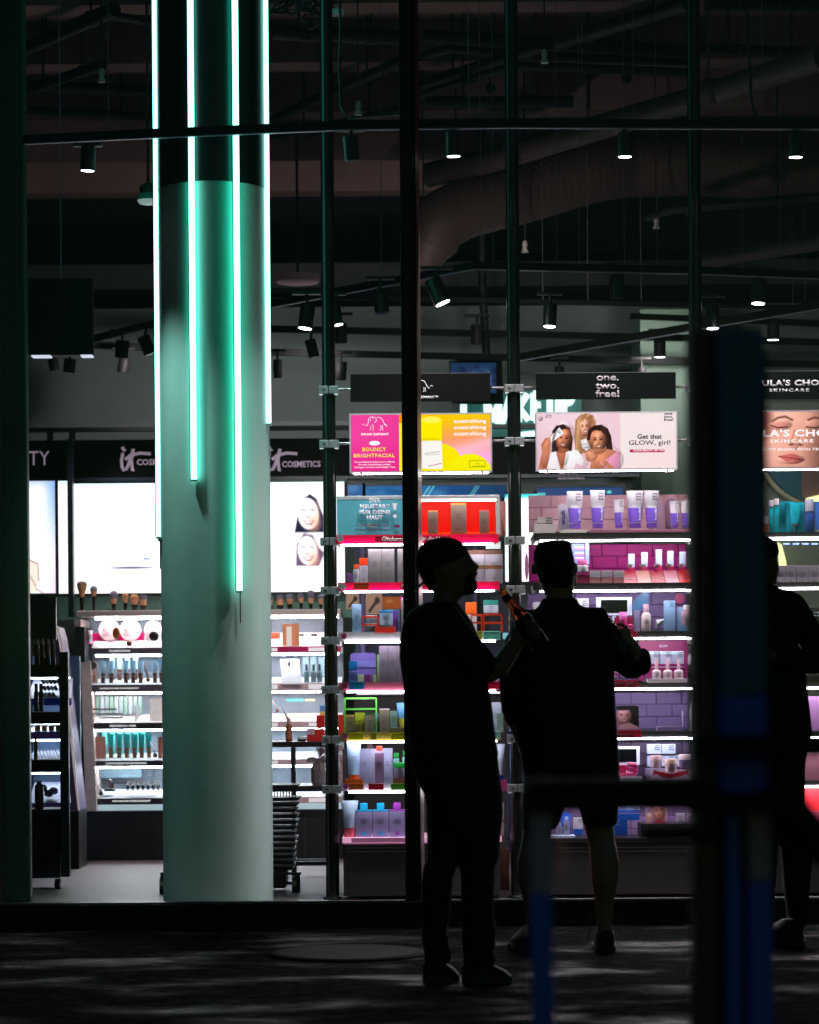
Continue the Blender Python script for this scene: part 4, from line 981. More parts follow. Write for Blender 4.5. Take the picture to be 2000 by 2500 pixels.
# row 5
L4 = sh('fifth', R1); z = ZL[4]
GRN = mat((110,220,90), rough=.4, es=.08)
riser(839,916,(1705,1731),'fifth',R1,GRN,'bright green riser frame over yellow cartons',zb=z,dep=.12)
carton(841,862,1746,z,D1+.01,(150,142,110),L4,'small grey carton with yellow lid',top=(235,190,70),topf=.07,metal=.3)
carton(864,888,1740,z,D1+.06,(165,185,40),L4,'lime green carton back')
carton(863,881,1765,z,D1,(150,142,80),L4,'low olive carton in front of the lime one',top=(180,190,50),topf=.1,metal=.3)
carton(889,912,1740,z,D1+.02,(150,146,130),L4,'grey carton with green lid',top=(60,220,130),topf=.07,metal=.35)
carton(913,924,1741,z,D1+.06,(120,130,180),L4,'slim blue grey carton')
carton(924,948,1730,z,D1,(160,152,130),L4,'tall grey yellow carton with white lid',top=(230,225,240),topf=.05,metal=.35)
carton(950,967,1736,Z(1777,13.05),D1,(120,160,150),L4,'sea green carton on the barcode tray')
tube(966,993,1724,Z(1778,13.05),D1,(110,170,225),L4,'blue tube with yellow base on the barcode tray',c2=(170,180,60),split=.4,cap=(190,190,60),capf=.1)
t = carton(949,994,1777,z,13.0,(90,80,60),L4,'barcode tray under tube and carton',depth=.09,ink=False)
carton(1198,1222,1715,z,D1+.02,(185,195,220),L4,'white carton with round mark beside the capped man'); carton(1212,1226,1742,z,13.02,(130,160,150),L4,'slim sea green carton beside the capped man',ink=False)
tagc(1200,1221,1786,1803,(120,190,180),'pale teal label holder',4)
# row 6
L5 = sh('sixth', R1); z = ZL[5]
carton(833,852,1830,z,D1+.1,(120,112,128),L5,'dark grey carton leaning at the left end',ink=False)
tube(842,878,1818,Z(1903,13.0),13.01,(165,195,240),L5,'large pale blue tube with orange cap',cap=(240,120,30),capf=.14)
carton(838,882,1902,z,12.998,(190,90,40),L5,'low orange tray under the large tube',depth=.09,ink=False)
carton(871,900,1828,z,D1+.07,(172,180,222),L5,'tall lilac white carton'); carton(901,928,1828,z,D1+.07,(185,188,225),L5,'tall lilac white carton'); carton(929,955,1827,z,D1+.07,(180,184,225),L5,'tall lilac white carton')
bottle(912,934,1829,z,D1-.02,(140,110,150),L5,'slim mauve bottle with red cap',cap=(245,70,50),capf=.13,neck=.65,square=True)
for x0, x1, yt in ((957,971,1846),(979,996,1841)): bottle(x0,x1,yt,Z(1871,13.1),D1+.05,(130,190,200),L5,'small bottle with green cap',cap=(40,160,70),capf=.35,neck=.9,square=True)
jar(956,996,1870,Z(1900,13.0),13.0,(165,160,200),L5,'wide white jar with green lid',lid=(20,150,60),lidf=.32); 
carton(956,996,1900,z,12.998,(120,70,60),L5,'barcode tray under the green jar',depth=.09,ink=False)
tube(1204,1230,1826,z,D1,(190,200,225),L5,'white tube with blue cap beside the capped man',cap=(30,90,200),capf=.2)
card(1216,1238,1903,1931,12.97,(190,70,130),L5,'tilted pink price card near the second rack post')
# row 7
L6 = sh('bottom', R1); z = ZL[6]
tube(828,870,1962,z,13.02,(170,190,220),L6,'large white tube with salmon cap',cap=(225,100,120),capf=.27)
for x0, x1, cc, s_ in ((864,904,(30,165,215),'cyan'),(905,944,(30,165,215),'cyan'),(945,985,(150,60,175),'purple'),(986,1022,(235,80,120),'pink')):
    bottle(x0,x1,1968,z,13.03,(150,145,190),L6,f'square lilac bottle with {s_} cap',cap=cc,shoulder=cc,capf=.2,neck=.45,square=True)
MB_ = carton(853,996,2045,Z(2056,12.98),12.975,(240,150,200),L6,'glowing pink price tray along the shelf edge',depth=.008,ink=False,es=0)
carton(1208,1226,1961,z,D1+.05,(150,140,145),L6,'tall grey carton with brown band near the second rack post',band=((140,60,40),.4,.1))

# ------------------------------------------------------------------ middle rack: tiled backs
R2 = 'pink tiled rack'
DT = 13.34
def tiles(x0, x1, yt, yb, col, desc, n, d=DT, off=0, tw=62, thh=30):
    a, b = W(x0, yb, d), W(x1, yt, d)
    t = item('tile_panel', desc, f'behind the {SH[n]} shelf, {R2}', x0, 'tile panel', ((a.x+b.x)/2, d, a.z))
    m = mat(col, rough=.5, noise=.05, spec=.2); s = d/F; wx, hz = tw*s, thh*s
    mb = MB().box(a.x, b.x, d, d+.006, a.z, b.z, 1); z1 = b.z; k = 0
    while z1 > a.z+.004:
        z0 = max(a.z, z1-hz); x = a.x - wx*(.5 if (k+off) % 2 else .12)
        while x < b.x-.003:
            p, q = max(x, a.x), min(x+wx, b.x)
            if q-p > .008: mb.frustum(p+.0006, q-.0006, d-.0003, z0+.0006, z1-.0006, .006, .0035, 0)
            x += wx
        z1 -= hz; k += 1
    mb.build('tiles', [m, mat(tuple(int(c*.75) for c in col), rough=.6)], t)
    return t
tiles(1291,1680,1207,1300,(226,172,186),'pale pink tiled panel',0)
tiles(1291,1678,1327,1422,(142,6,100),'magenta tiled panel',1)
tiles(1288,1679,1446,1541,(98,78,122),'lilac tiled panel',2)
card(1560,1679,1563,1662,13.3,(135,12,92),sh('fourth',R2),'magenta backing frame',round_=.06,th=.01,texts=(('GLOW',1610,1630,1574,1580,(200,190,230)),))
tiles(1300,1559,1567,1663,(98,78,122),'lilac tiled panel',3)
tiles(1300,1682,1689,1785,(94,78,122),'mauve tiled panel',4)
tiles(1300,1684,1810,1905,(76,62,92),'dark mauve tiled panel',5)
tiles(1300,1690,1932,2045,(104,82,120),'lilac tiled panel',6)
D2 = 13.05
M0 = sh('top', R2); z = ZM[0]
carton(1305,1357,1280,z,D2,(190,178,180),M0,'low white gift box with rounded front',ink=False); carton(1313,1352,1262,Z(1280,13.1),D2+.05,(175,165,160),M0,'small white box standing on the gift box',brand=True,ink=False)
card(1363,1384,1230,1296,13.15,(210,200,215),M0,'upright white card with a vertical word',round_=.4,texts=(('wash',1369,1380,1247,1281,(90,60,150),dict(rot=90,bold=.02)),))
carton(1369,1434,1294,z,13.02,(215,205,200),M0,'low white tray under the tubes',ink=False,depth=.1); carton(1442,1700,1293,z,13.02,(170,105,130),M0,'long low pink tray under the tubes',ink=False,depth=.12)
zt_ = Z(1293, 13.06)
LIL = (118,84,196)
for x0, x1, yt in ((1386,1426,1209),(1443,1480,1207),(1532,1574,1209),(1575,1612,1209)): tube(x0,x1,yt,zt_,D2,(222,212,222),M0,'large white and lilac body tube',c2=LIL,split=.54,cap=LIL,brand=True)
for x0, x1, yt in ((1500,1526,1230),(1637,1662,1235),(1664,1689,1235)): tube(x0,x1,yt,zt_,D2,(222,212,222),M0,'small white and lilac body tube',c2=LIL,split=.54,cap=LIL,brand=True)
card(1384,1392,1211,1290,13.16,(215,205,220),M0,'narrow white card behind the first body tube')
card(1602,1622,1226,1292,13.18,(190,150,180),M0,'rounded pale pink card behind the body tubes',round_=.45)
t = card(1624,1655,1217,1292,13.2,(175,130,160),M0,'round topped pink card with fine print',round_=.5)
M1 = sh('second', R2); z = ZM[1]
RM = (190,20,80)
a = W(1398,1378,13.2); b = W(1438,1325,13.2)
t = item('pack_stand', 'pale blue frame holding three stacked packs', M1, 1398, 'frame', ((a.x+b.x)/2,13.2,a.z))
fm = mat((150,170,220), rough=.4)
MB().box(a.x,b.x,13.19,13.2,a.z,a.z+.006).box(b.x-.02,b.x,13.19,13.2,a.z+.0062,b.z).box(a.x,b.x-.0202,13.26,13.265,a.z+.0062,b.z).build('frame', fm, t)
for k, y in enumerate((1335,1349,1361)):
    carton(1404,1427,y,Z(y+11,13.19),13.17,(215,120,190),M1,f'small white and magenta pack, {("upper","middle","lower")[k]} in the pale frame',top=(225,220,240),topf=.35,ink=False,depth=.018)
jar(1412,1435,1379,Z(1392,13.1),D2,(225,80,160),M1,'round pink compact on a white dish',lid=(235,110,180),lidf=.4); jar(1410,1438,1391,Z(1401,13.1),D2-.01,(225,222,230),M1,'white dish under the pink compact',lid=(230,228,235),lidf=.2)
carton(1410,1440,1402,z,D2,(120,14,60),M1,'dark red block under the white dish',ink=False)
for x in (1440,1469,1498): carton(x,x+26,1393,z,D2,(170,110,112),M1,'open powder palette',top=(190,185,195),topf=.5,ink=False,depth=.05)
a = W(1524,1419,13.04); b = W(1690,1392,13.12)
t = item('tester_tray', 'slanted tester tray with swatches from coral to red', M1, 1524, 'tester tray', ((a.x+b.x)/2,13.06,z))
sw_ = [(150,20,44),(170,112,104),(150,28,48),(178,100,116),(165,8,20)]; x = a.x; n = 5; dx = (b.x-a.x)/n
for k, c in enumerate(sw_):
    MB().add([(x+k*dx,13.03,z+.004),(x+(k+.96)*dx,13.03,z+.004),(x+(k+.96)*dx-.008,13.12,b.z),(x+k*dx-.008,13.12,b.z)],[(0,1,2,3)]).add([(x+k*dx,13.03,z),(x+(k+.96)*dx,13.03,z),(x+(k+.96)*dx,13.03,z+.004),(x+k*dx,13.03,z+.004)],[(0,1,2,3)]).build('swatch', mat(c, rough=.3), t)
ptext('cheeks', 1527, 1554, 1411, 1417, 13.02, mat((240,200,205)), t, bold=.02); ptext('lips', 1616, 1631, 1410, 1417, 13.02, mat((240,200,205)), t, bold=.02)
for k, (x0, yt) in enumerate(((1535,1352),(1567,1348),(1602,1342),(1630,1345),(1660,1347))):
    carton(x0,x0+15,yt,z+.05,13.16,(190,30,90),M1,'upright lipstick box, white over magenta',top=(190,205,235),topf=.62,ink=False,depth=.03)
    xm = X(x0+3, 13.1); zc = Z(1384, 13.1)
    tt = item('tester_bowl', 'small grey tester cup before a lipstick box', M1, x0, 'cup', (xm, 13.12, zc-.02))
    MB().lathe((xm,13.12,0), [(.004,zc-.016),(.013,zc-.006),(.018,zc+.006)], 16).build('cup', mat((180,160,175), rough=.3), tt)
MB().prism([(X(1282,13.0)+.009+.010*math.cos(k), Z(1386,13.0)+.073*math.sin(k)) for k in [-2*math.pi*i/24 for i in range(24)]], 13.0, 13.004).build('panel', mat((190,110,160), rough=.4), item('sign_card','tall oval pink fin card','left end of the second shelf, pink tiled rack',1282,'sign',(X(1286,13.0),13.0,z)))
M2 = sh('third', R2); z = ZM[2]
carton(1300,1322,1470,z,D2,(195,190,200),M2,'white carton left of the second man',ink=False)
carton(1405,1437,1461,z,D2+.03,(205,205,222),M2,'white carton with picture behind the second man',brand=True,ink=False)
def screen(x0, x1, yt, yb, zb, d, where, desc):
    a, b = W(x0, yb, d), W(x1, yt, d); t = item('display_screen', desc, where, x0, 'screen', ((a.x+b.x)/2, d, zb)); h = b.z-a.z
    MB().box(a.x, b.x, d, d+.012, a.z, b.z).box((a.x+b.x)/2-.01, (a.x+b.x)/2+.01, d+.004, d+.02, zb, a.z-.0002).build('frame', mat((205,215,240), rough=.35), t, bevel=.002)
    k = (b.x-a.x)*.13; MB().box(a.x+k, b.x-k, d-.001, d-.0002, a.z+h*.14, b.z-h*.14).build('panel', mat((10,14,18), rough=.1, noise=0), t)
screen(1456,1543,1458,1503,z,13.12,M2,'small dark screen in a wide white frame')
MAG = (200,30,110)
carton(1500,1545,1507,z,13.07,(150,16,66),M2,'magenta block under the numeral one',ink=False,depth=.03)
t = item('number_sign', 'magenta standing numeral one with two letters', M2, 1510, 'sign', (X(1528,13.04),13.04,z))
ptext('1', 1513, 1531, 1494, 1528, 13.04, mat((225,90,180), rough=.35), t, bold=.05, ext=.012, name='numeral'); ptext('so', 1520, 1547, 1523, 1537, 13.03, mat((205,60,140), rough=.35), t, bold=.03, ext=.008)
q = W(1584, 1489, 13.1); s = 13.1/F
pts = [(q.x, q.z)] + [(q.x-40*s*math.sin(k), q.z+44*s*math.cos(k)) for k in [i*math.pi/2/12 for i in range(13)]]
t = item('fan_card', 'blue translucent quarter circle card', M2, 1545, 'card', (q.x, 13.1, q.z)); MB().prism(pts, 13.1, 13.104).build('panel', mat((70,110,150), rough=.3), t); MB().box(q.x-.003, q.x, 13.1, 13.104, z, q.z-.0003).build('stand', mat((150,160,190)), t)
bottle(1566,1590,1487,z,D2,(222,205,205),M2,'white cream bottle with pink grey cap',cap=(190,150,175),capf=.3,neck=.6)
carton(1547,1561,1489,z,13.2,(130,125,160),M2,'grey lilac tube carton in the shade of the fan card',ink=False)
carton(1622,1648,1466,z,D2+.03,(140,175,215),M2,'tall light blue carton',brand=True,ink=False)
q = W(1614,1522,13.05); t = item('cream_tube','white tube lying on its side with dark lettering',M2,1600,'tube',(q.x,13.06,z))
MB().tube([q+Vector((-.025,0,-.0)), q+Vector((-.02,0,0)), q+Vector((.02,0,.018))], [.022,.022,.006], 20, flat=1).build('body', mat((215,215,230), rough=.3), t)
carton(1655,1680,1482,z,D2+.1,(140,175,215),M2,'smaller light blue box at the right end',ink=False)
jar(1664,1690,1505,Z(1532,13.05),D2,(205,175,185),M2,'rosy cream jar on a clear stand',lid=(215,170,185),lidf=.3); jar(1669,1685,1490,Z(1504,13.05),D2+.006,(215,185,195),M2,'narrow lid piece on top of the rosy jar',lidf=.5)
q = W(1660,1461,13.3); t = item('sign_disc','magenta octagonal tag hanging at the back',M2,1647,'sign',q)
MB().prism([(q.x+.03*math.cos(-k*math.pi/4+math.pi/8), q.z+.03*math.sin(-k*math.pi/4+math.pi/8)) for k in range(8)], 13.3, 13.304).build('plate', mat((150,40,95), rough=.4), t)
tagc(1500,1556,1541,1557,(190,20,70),'red label plate',2,R2)
M3 = sh('fourth', R2); z = ZM[3]
for x in (1580,1610,1640): carton(x,x+28,1590,Z(1626,13.1),D2+.05,(165,165,190),M3,'white carton with slanted lid',top=(200,220,235),topf=.25,brand=True,ink=False,depth=.05)
a, b = W(1577,1632,13.05), W(1672,1627,13.05); t = item('acrylic_shelf','clear bent shelf carrying the three slanted cartons',M3,1577,'display stand',((a.x+b.x)/2,13.07,z))
MB().box(a.x,b.x,13.04,13.16,b.z-.005,b.z).build('plate', mat((185,195,225), rough=.2), t); MB().box(a.x,a.x+.004,13.06,13.16,z,b.z-.0052).box(b.x-.004,b.x,13.06,13.16,z,b.z-.0052).build('leg', mat((150,120,150), rough=.2), t)
for x in (1591,1618,1645): bottle(x,x+23,1622,z+.012,13.0,(190,165,180),M3,'squat serum bottle with tall pump',cap=(225,180,195),capf=.5,neck=.36)
carton(1580,1676,1657,z,12.985,(215,205,215),M3,'flat white tray under the serum bottles',ink=False,depth=.12)
t = item('number_sign','magenta lettering sign behind the elbow of the second man',M3,1500,'sign',(X(1518,13.04),13.04,z)); ptext('pro', 1496, 1534, 1640, 1660, 13.04, mat((185,40,110), rough=.35), t, bold=.03, ext=.01)
MB().box(X(1496,13.05), X(1512,13.05), 13.05, 13.07, Z(1642,13.05), Z(1622,13.05)).build('block', mat((200,30,90)), t)
tagc(1500,1557,1661,1679,(185,16,62),'red label plate with dark lettering',3,R2,texts=(('GLOW, girl!!',1494,1551,1665,1676,(70,8,30)),))
bottle(1679,1697,1592,z,13.06,(190,190,200),M3,'white bottle with black shoulder at the rack end',cap=(20,20,24),capf=.2,neck=.9,label=(30,30,34))
carton(1680,1697,1626,z,13.2,(30,32,36),M3,'black and white box at the rack end',top=(210,215,220),topf=.3,ink=False)
M4 = sh('fifth', R2); z = ZM[4]
bottle(1682,1696,1725,z,13.06,(200,205,215),M4,'white bottle at the rack end',cap=(225,225,230),capf=.2,neck=.6)
cv = Canvas(56, 58, (150,120,176)); cv.ell(40, 26, 22, 30, (24,20,28), 3); cv.ell(52,42,10,16,(24,20,28),3); cv.face(20, 26, 17, 21, 5, (205,150,160), closed=True, light=(225,180,185)); cv.poly([(4,58),(10,46),(34,42),(54,52),(56,58)], (214,165,175), 1.5); cv.ell(16,6,20,6,(24,20,28),2)
t = card(1504,1560,1722,1781,13.04,(140,110,150),M4,'photo card of a smiling woman with dark curls',canvas=cv)
tagc(1503,1566,1783,1802,(190,20,60),'red label plate under the photo card',4,R2,texts=(('two.free!',1506,1546,1788,1798,(90,10,30)),))
carton(1602,1665,1773,z,13.05,(140,120,170),M4,'empty clear tray',ink=False,depth=.08)
carton(1663,1666,1735,z,13.12,(160,140,190),M4,'upright clear divider',ink=False,depth=.03)
M5 = sh('sixth', R2); z = ZM[5]
screen(1502,1562,1822,1868,z,13.12,M5,'dark screen in a white frame above the numeral three')
carton(1500,1552,1868,z,13.06,(150,16,66),M5,'magenta block behind the numeral three',ink=False,depth=.03)
t = item('number_sign','large outlined magenta numeral three',M5,1528,'sign',(X(1543,13.02),13.02,z)); ptext('3', 1529, 1559, 1860, 1896, 13.03, mat((225,110,190), rough=.35), t, bold=.09, ext=.006, name='outline'); ptext('3', 1531, 1557, 1862, 1894, 13.022, mat((175,14,90), rough=.35), t, bold=.04, ext=.006, name='numeral'); ptext('so', 1508, 1530, 1888, 1899, 13.02, mat((200,60,120)), t, bold=.03, ext=.006)
carton(1512,1564,1897,z,12.99,(205,210,230),M5,'flat white plinth under the numeral three',ink=False,depth=.07)
for (x, y0, y1) in ((1578,1817,1845),(1613,1817,1845),(1578,1846,1876),(1613,1846,1876)): carton(x,x+33,y0,Z(y1,13.12),D2+.07,(175,190,228),M5,('upper' if y0 < 1830 else 'lower')+' white cube carton of the stack',brand=True,ink=False,depth=.06)
carton(1574,1650,1876,z,D2+.06,(150,140,175),M5,'clear stand under the stack of four cartons',ink=False,depth=.08)
carton(1649,1683,1844,Z(1876,13.12),D2+.07,(165,180,220),M5,'single white cube carton right of the stack',brand=True,ink=False,depth=.06)
carton(1587,1685,1880,z,13.0,(165,150,172),M5,'wide pale stand with a red curved arrow',ink=False,depth=.045)
jar(1585,1614,1857,Z(1880,13.0),13.0,(190,170,185),M5,'cream jar with pink lid on the arrow stand, left',lid=(205,165,175)); jar(1656,1686,1855,Z(1880,13.0),13.0,(110,95,130),M5,'dark cream jar with pale lid on the arrow stand, right',lid=(200,175,190)); jar(1621,1651,1866,Z(1890,12.975),12.94,(190,160,175),M5,'cream jar with tan lid in front of the arrow',lid=(210,175,165))
t = item('arrow_sign','red double headed curved arrow',M5,1598,'sign',(X(1638,12.99),12.99,Z(1903,12.99)))
def arc(k, r, cy=1835): return W(1638+r*math.sin(k), cy+r*.98*math.cos(k), 12.99)
o_ = [arc(-.58+1.16*i/14, 66) for i in range(15)]; i_ = [arc(.5-1.0*i/14, 55) for i in range(15)]
h1_ = [W(1686,1880,12.99), W(1666,1881,12.99)]; h2_ = [W(1590,1881,12.99), W(1610,1880,12.99)]
MB().prism([(v.x, v.z) for v in (o_[:] + [W(1682,1896,12.99), W(1679,1879,12.99), W(1661,1886,12.99)] + i_[1:-1] + [W(1614,1886,12.99), W(1598,1879,12.99), W(1594,1895,12.99)])][::-1], 12.988, 12.992).build('arrow', mat((190,20,60), rough=.4), t)
M6 = sh('bottom', R2); z = ZM[6]
card(1370,1394,1983,2040,13.16,(25,80,180),M6,'blue rounded card seen between the legs',round_=.3)
carton(1396,1418,1997,z+.01,13.12,(190,185,200),M6,'white and blue carton seen between the legs',band=((20,80,180),0,.35),brand=True,ink=False)
for x0, yt in ((1353,2020),(1371,2005)): bottle(x0,x0+15,yt,z+.012,13.05,(170,165,195),M6,'tiny blue printed bottle between the legs',cap=(190,200,225),capf=.2,neck=.6,square=True)
carton(1340,1400,2040,z,13.02,(200,210,240),M6,'white tray seen between the legs',ink=False,depth=.1)
for x0, x1 in ((1500,1522),(1524,1558)): carton(x0,x1,1966,Z(1987,13.1),13.1,(180,200,235),M6,'white and blue box on the blue stand',band=((20,90,200),0,.3),brand=True,ink=False,depth=.04)
card(1498,1532,1987,2040,13.06,(14,70,160),M6,'deep blue stand with pale lettering',th=.06,texts=(('ET\nSIS',1501,1514,2002,2016,(150,170,220)),)); card(1532,1562,1987,2003,13.06,(14,70,160),M6,'deep blue stand top right part',th=.06)
cv = Canvas(54, 56, (165,135,170)); cv.poly([(0,0),(14,0),(10,20),(0,30)], (190,170,210), 2); cv.ell(34, 8, 24, 13, (30,18,24), 2); cv.face(34, 26, 15, 23, -6, (186,128,118), smile=False, light=(214,160,150)); cv.poly([(4,56),(6,34),(14,24),(18,34),(14,56)], (205,150,145), 1.5); cv.ell(10,34,6,5,(235,205,180),1); cv.poly([(20,56),(28,44),(42,46),(54,56)], (160,60,70), 1.5)
card(1575,1629,1953,2011,13.05,(150,120,160),M6,'photo card of a woman raising her hand',canvas=cv)
for x0 in (1647,1672): carton(x0,x0+21,1986,Z(2011,13.06),13.06,(175,160,180),M6,'small pale carton with bottle picture',ink=True,depth=.03)
carton(1560,1700,2011,z,13.05,(40,36,44),M6,'black plinth under photo card and small cartons',ink=False,depth=.2)
# items on rack side seen beyond
# ------------------------------------------------------------------ right edge rack goods
R3 = 'right edge rack'
z = ZR[0]; N0 = sh('top', R3); D3 = 13.05
TEAL = (10,150,165)
carton(1860,1876,1260,z,D3,(140,70,40),N0,'small brown bottle box with grey top',top=(160,150,165),topf=.45,ink=False)
for x0, x1, yt in ((1880,1891,1236),(1892,1904,1232)): bottle(x0,x1,yt,z,D3+.02,TEAL,N0,'slim teal bottle with white cap',cap=(230,220,230),capf=.18,neck=1.0)
carton(1905,1940,1224,z,D3+.06,TEAL,N0,'tall teal carton',metal=.0); carton(1946,1965,1225,z,D3+.07,TEAL,N0,'tall teal carton'); carton(1921,1941,1227,z,D3+.03,(6,130,150),N0,'darker teal carton in front',ink=False)
tube(1931,1957,1242,Z(1292,13.05),13.01,(20,170,190),N0,'bright teal tube standing on its cap',cap=(120,130,150),capf=.12)
bottle(1968,1990,1234,z,D3,(50,80,150),N0,'blue bottle with grey cap',cap=(150,150,170),capf=.35,neck=.95); tube(1990,2014,1240,z,D3,(60,110,190),N0,'blue tube cut by the picture edge',cap=(180,180,190))
z = ZR[1]; N1_ = sh('second', R3)
for x0, x1 in ((1886,1916),(1917,1944),(1946,1973),(1974,2003)): carton(x0,x1,1381,z,D3,(148,138,152),N1_,'square grey carton',ink=True)
z = ZR[2]; N2 = sh('third', R3)
carton(1958,2015,1483,z,D3,(20,24,28),N2,'large black box with two letter pairs',ink=False)
ptext('KE\nYA', 1985, 2003, 1494, 1508, D3-.002, mat((120,130,140)), PENDING[-1][0], bold=.02, line=.8)
z = ZR[3]; N3 = sh('fourth', R3)
for x0 in (1962,1984): carton(x0,x0+20,1648,z,D3,(26,28,30),N3,'flat black carton',ink=False)
z = ZR[4]; carton(1966,2020,1700,z,D3+.1,(150,105,160),sh('fifth',R3),'mauve panel box at the picture edge',ink=False)
z = ZR[5]; carton(1958,2020,1838,z,D3+.1,(130,80,96),sh('sixth',R3),'brown pink box at the picture edge',ink=False)
z = ZR[6]; carton(1955,2020,1925,z+.0,D3+.12,(205,30,45),sh('bottom',R3),'red box at the picture edge',ink=False); carton(1952,2020,1982,z,D3+.02,(190,80,110),sh('bottom',R3),'pink panel before the red box',ink=False)
carton(1870,1905,1985,z,D3,(150,130,150),sh('bottom',R3),'pale box beside the foreground post',ink=True)
t = thing('hanging_clips', W(1940,1326,13.2), 'row of blue light clips under the top shelf at the right edge', 'clips')
mb = MB()
for k in range(5): q = W(1920+k*23,1328,13.2); mb.box(q.x-.017,q.x+.017,13.19,13.22,q.z-.004,q.z+.004)
mb.build('clip', mat((90,130,200), rough=.3, es=.35), t)
# ------------------------------------------------------------------ make-up wall at the back
DB = 16.9     # sign band and lit posters
SIGN = mat((14,12,15), rough=.7, noise=.05, spec=.15); RIB = mat((52,60,78), rough=.4)
SILV = mat((190,170,190), rough=.4, es=.32, ecol=(200,178,200))
t = thing('sign_band', (X(450, DB), DB, Z(1165, DB)), 'long black sign band above the make-up wall with brushed silver lettering', 'sign band')
MB().box(X(40,DB), X(1562,DB), DB, DB+.08, Z(1163,DB,500), Z(1072,DB,500)).build('panel', SIGN, t)
MB().box(X(40,DB), X(1562,DB), DB-.03, DB+.08, Z(1173,DB,500), Z(1165,DB,500)).build('lower_rail', RIB, t)
MB().box(X(40,DB), X(1562,DB), DB+.1, DB+.16, Z(1047,DB,500), Z(1037,DB,500)).box(X(112,DB), X(126,DB), DB+.1, DB+.14, Z(1072,DB,500), Z(1047,DB,500)).box(X(166,DB), X(181,DB), DB+.1, DB+.14, Z(1072,DB,500), Z(1047,DB,500)).box(X(1540,DB), X(1562,DB), DB+.1, DB+.14, Z(1072,DB,500), Z(1047,DB,500)).build('upper_frame', mat((16,20,20), rough=.5), t)
ptext('BEAUTY', -32, 121, 1101, 1137, DB-.004, SILV, t, space=1.05)
def brushed(x0):
    g = lambda pts: pline(t, 'brushed_letter', [(x0+a, b) for a, b in pts], DB-.006, .011, SILV, 8)
    g([(3,1096),(9,1093),(12,1097),(6,1100)]); g([(6,1106),(3,1124),(4,1140),(9,1150),(14,1147),(20,1134),(27,1112),(32,1096)]); g([(32,1096),(27,1122),(29,1148),(34,1148)]); g([(12,1122),(24,1112),(48,1106),(74,1108)])
brushed(294); ptext('COSMETICS', 334, 436, 1120, 1136, DB-.005, SILV, t, bold=.03)
brushed(652); ptext('COSMETICS', 689, 783, 1125, 1141, DB-.005, SILV, t, bold=.03)
ptext('e.l.f.', 1364, 1412, 1146, 1160, DB-.005, SILV, t, bold=.04); ptext('eyes.lips.face.', 1362, 1430, 1164, 1172, DB-.034, SILV, t, bold=.02)
POLE = mat((24,28,40), rough=.35)
t = thing('wall_post', (X(176, 16.7), 16.7, FLOOR), 'slim dark post between narrow and wide lit poster at left', 'post')
MB().box(X(168,16.7,1400), X(181,16.7,1400), 16.66, 16.74, Z(1500,16.7), Z(1066,16.7)).build('bar', POLE, t)
# big lit posters
def wall_poster(x0, x1, yt, yb, cv, st, label, d=16.86):
    a, b = W(x0, yb, d), W(x1, yt, d); q = thing('wall_light_box', ((a.x+b.x)/2, d, a.z), label, 'lit poster', 'lit posters of the make-up wall')
    MB().box(a.x-.02, b.x+.02, d+.004, d+.1, a.z-.02, b.z+.02).build('housing', mat((18,24,28), rough=.4), q)
    cv.build('poster', a.x, b.x, a.z, b.z, d, q, st); return q
cv = Canvas(40, 90, (255,255,255)); cv.ell(60, 45, 34, 90, (240,225,255), 20, 0, .0)
cv.mix(np.clip((cv.xx-26)/14,0,1)*np.clip(1-(cv.yy-5)/60,0,1), (120,170,225)); cv.mix(np.clip((cv.xx-24)/16,0,1)*np.clip((cv.yy-30)/60,0,1)*.8, (225,200,235)); cv.mix(np.clip((8-cv.yy)/8,0,1)*.7, (150,180,225))
cv.poly([(2,64),(14,62),(22,66),(24,78),(20,88),(14,90),(4,90)], (248,226,212), 1.5, .95)
for L in ([(6,60),(16,64),(22,66),(23,80)], [(8,68),(16,78),(20,84)], [(6,74),(12,84)], [(20,86),(28,90)]): cv.line(L, .8, (130,90,80), .8)
wall_poster(40, 134, 1174, 1449, cv, 1.25, 'lit poster with a folded hand at the far left')
cv = Canvas(14, 60, (255,255,255)); cv.mix(np.clip((6-cv.yy)/6,0,1)*.6, (150,220,240)); cv.mix(np.clip((2-cv.xx)/2,0,1)*.7, (200,190,230))
wall_poster(144, 167, 1174, 1449, cv, 1.5, 'narrow blank white lit panel left of the wide poster')
cv = Canvas(280, 112, (255,255,255))
def SX(a): return (a-181)*280/660
def SY(b): return (b-1176)*112/270
cv.rect(0, 0, 280, 1.2, (190,250,250))
cv.line([(SX(213),SY(1200)),(SX(213),SY(1265))], .9, (225,215,190)); cv.line([(SX(195),SY(1205)),(SX(195),SY(1250))], .6, (240,235,220)); cv.line([(SX(203),SY(1290)),(SX(215),SY(1310)),(SX(240),SY(1318))], .6, (240,235,215))
cv.ell(SX(322), SY(1383), 21, 1.1, (70,60,110), 1.2); cv.rect(SX(350), SY(1350), SX(366), SY(1353), (120,110,160)); cv.rect(SX(350), SY(1359), SX(368), SY(1363), (90,110,150), .8)
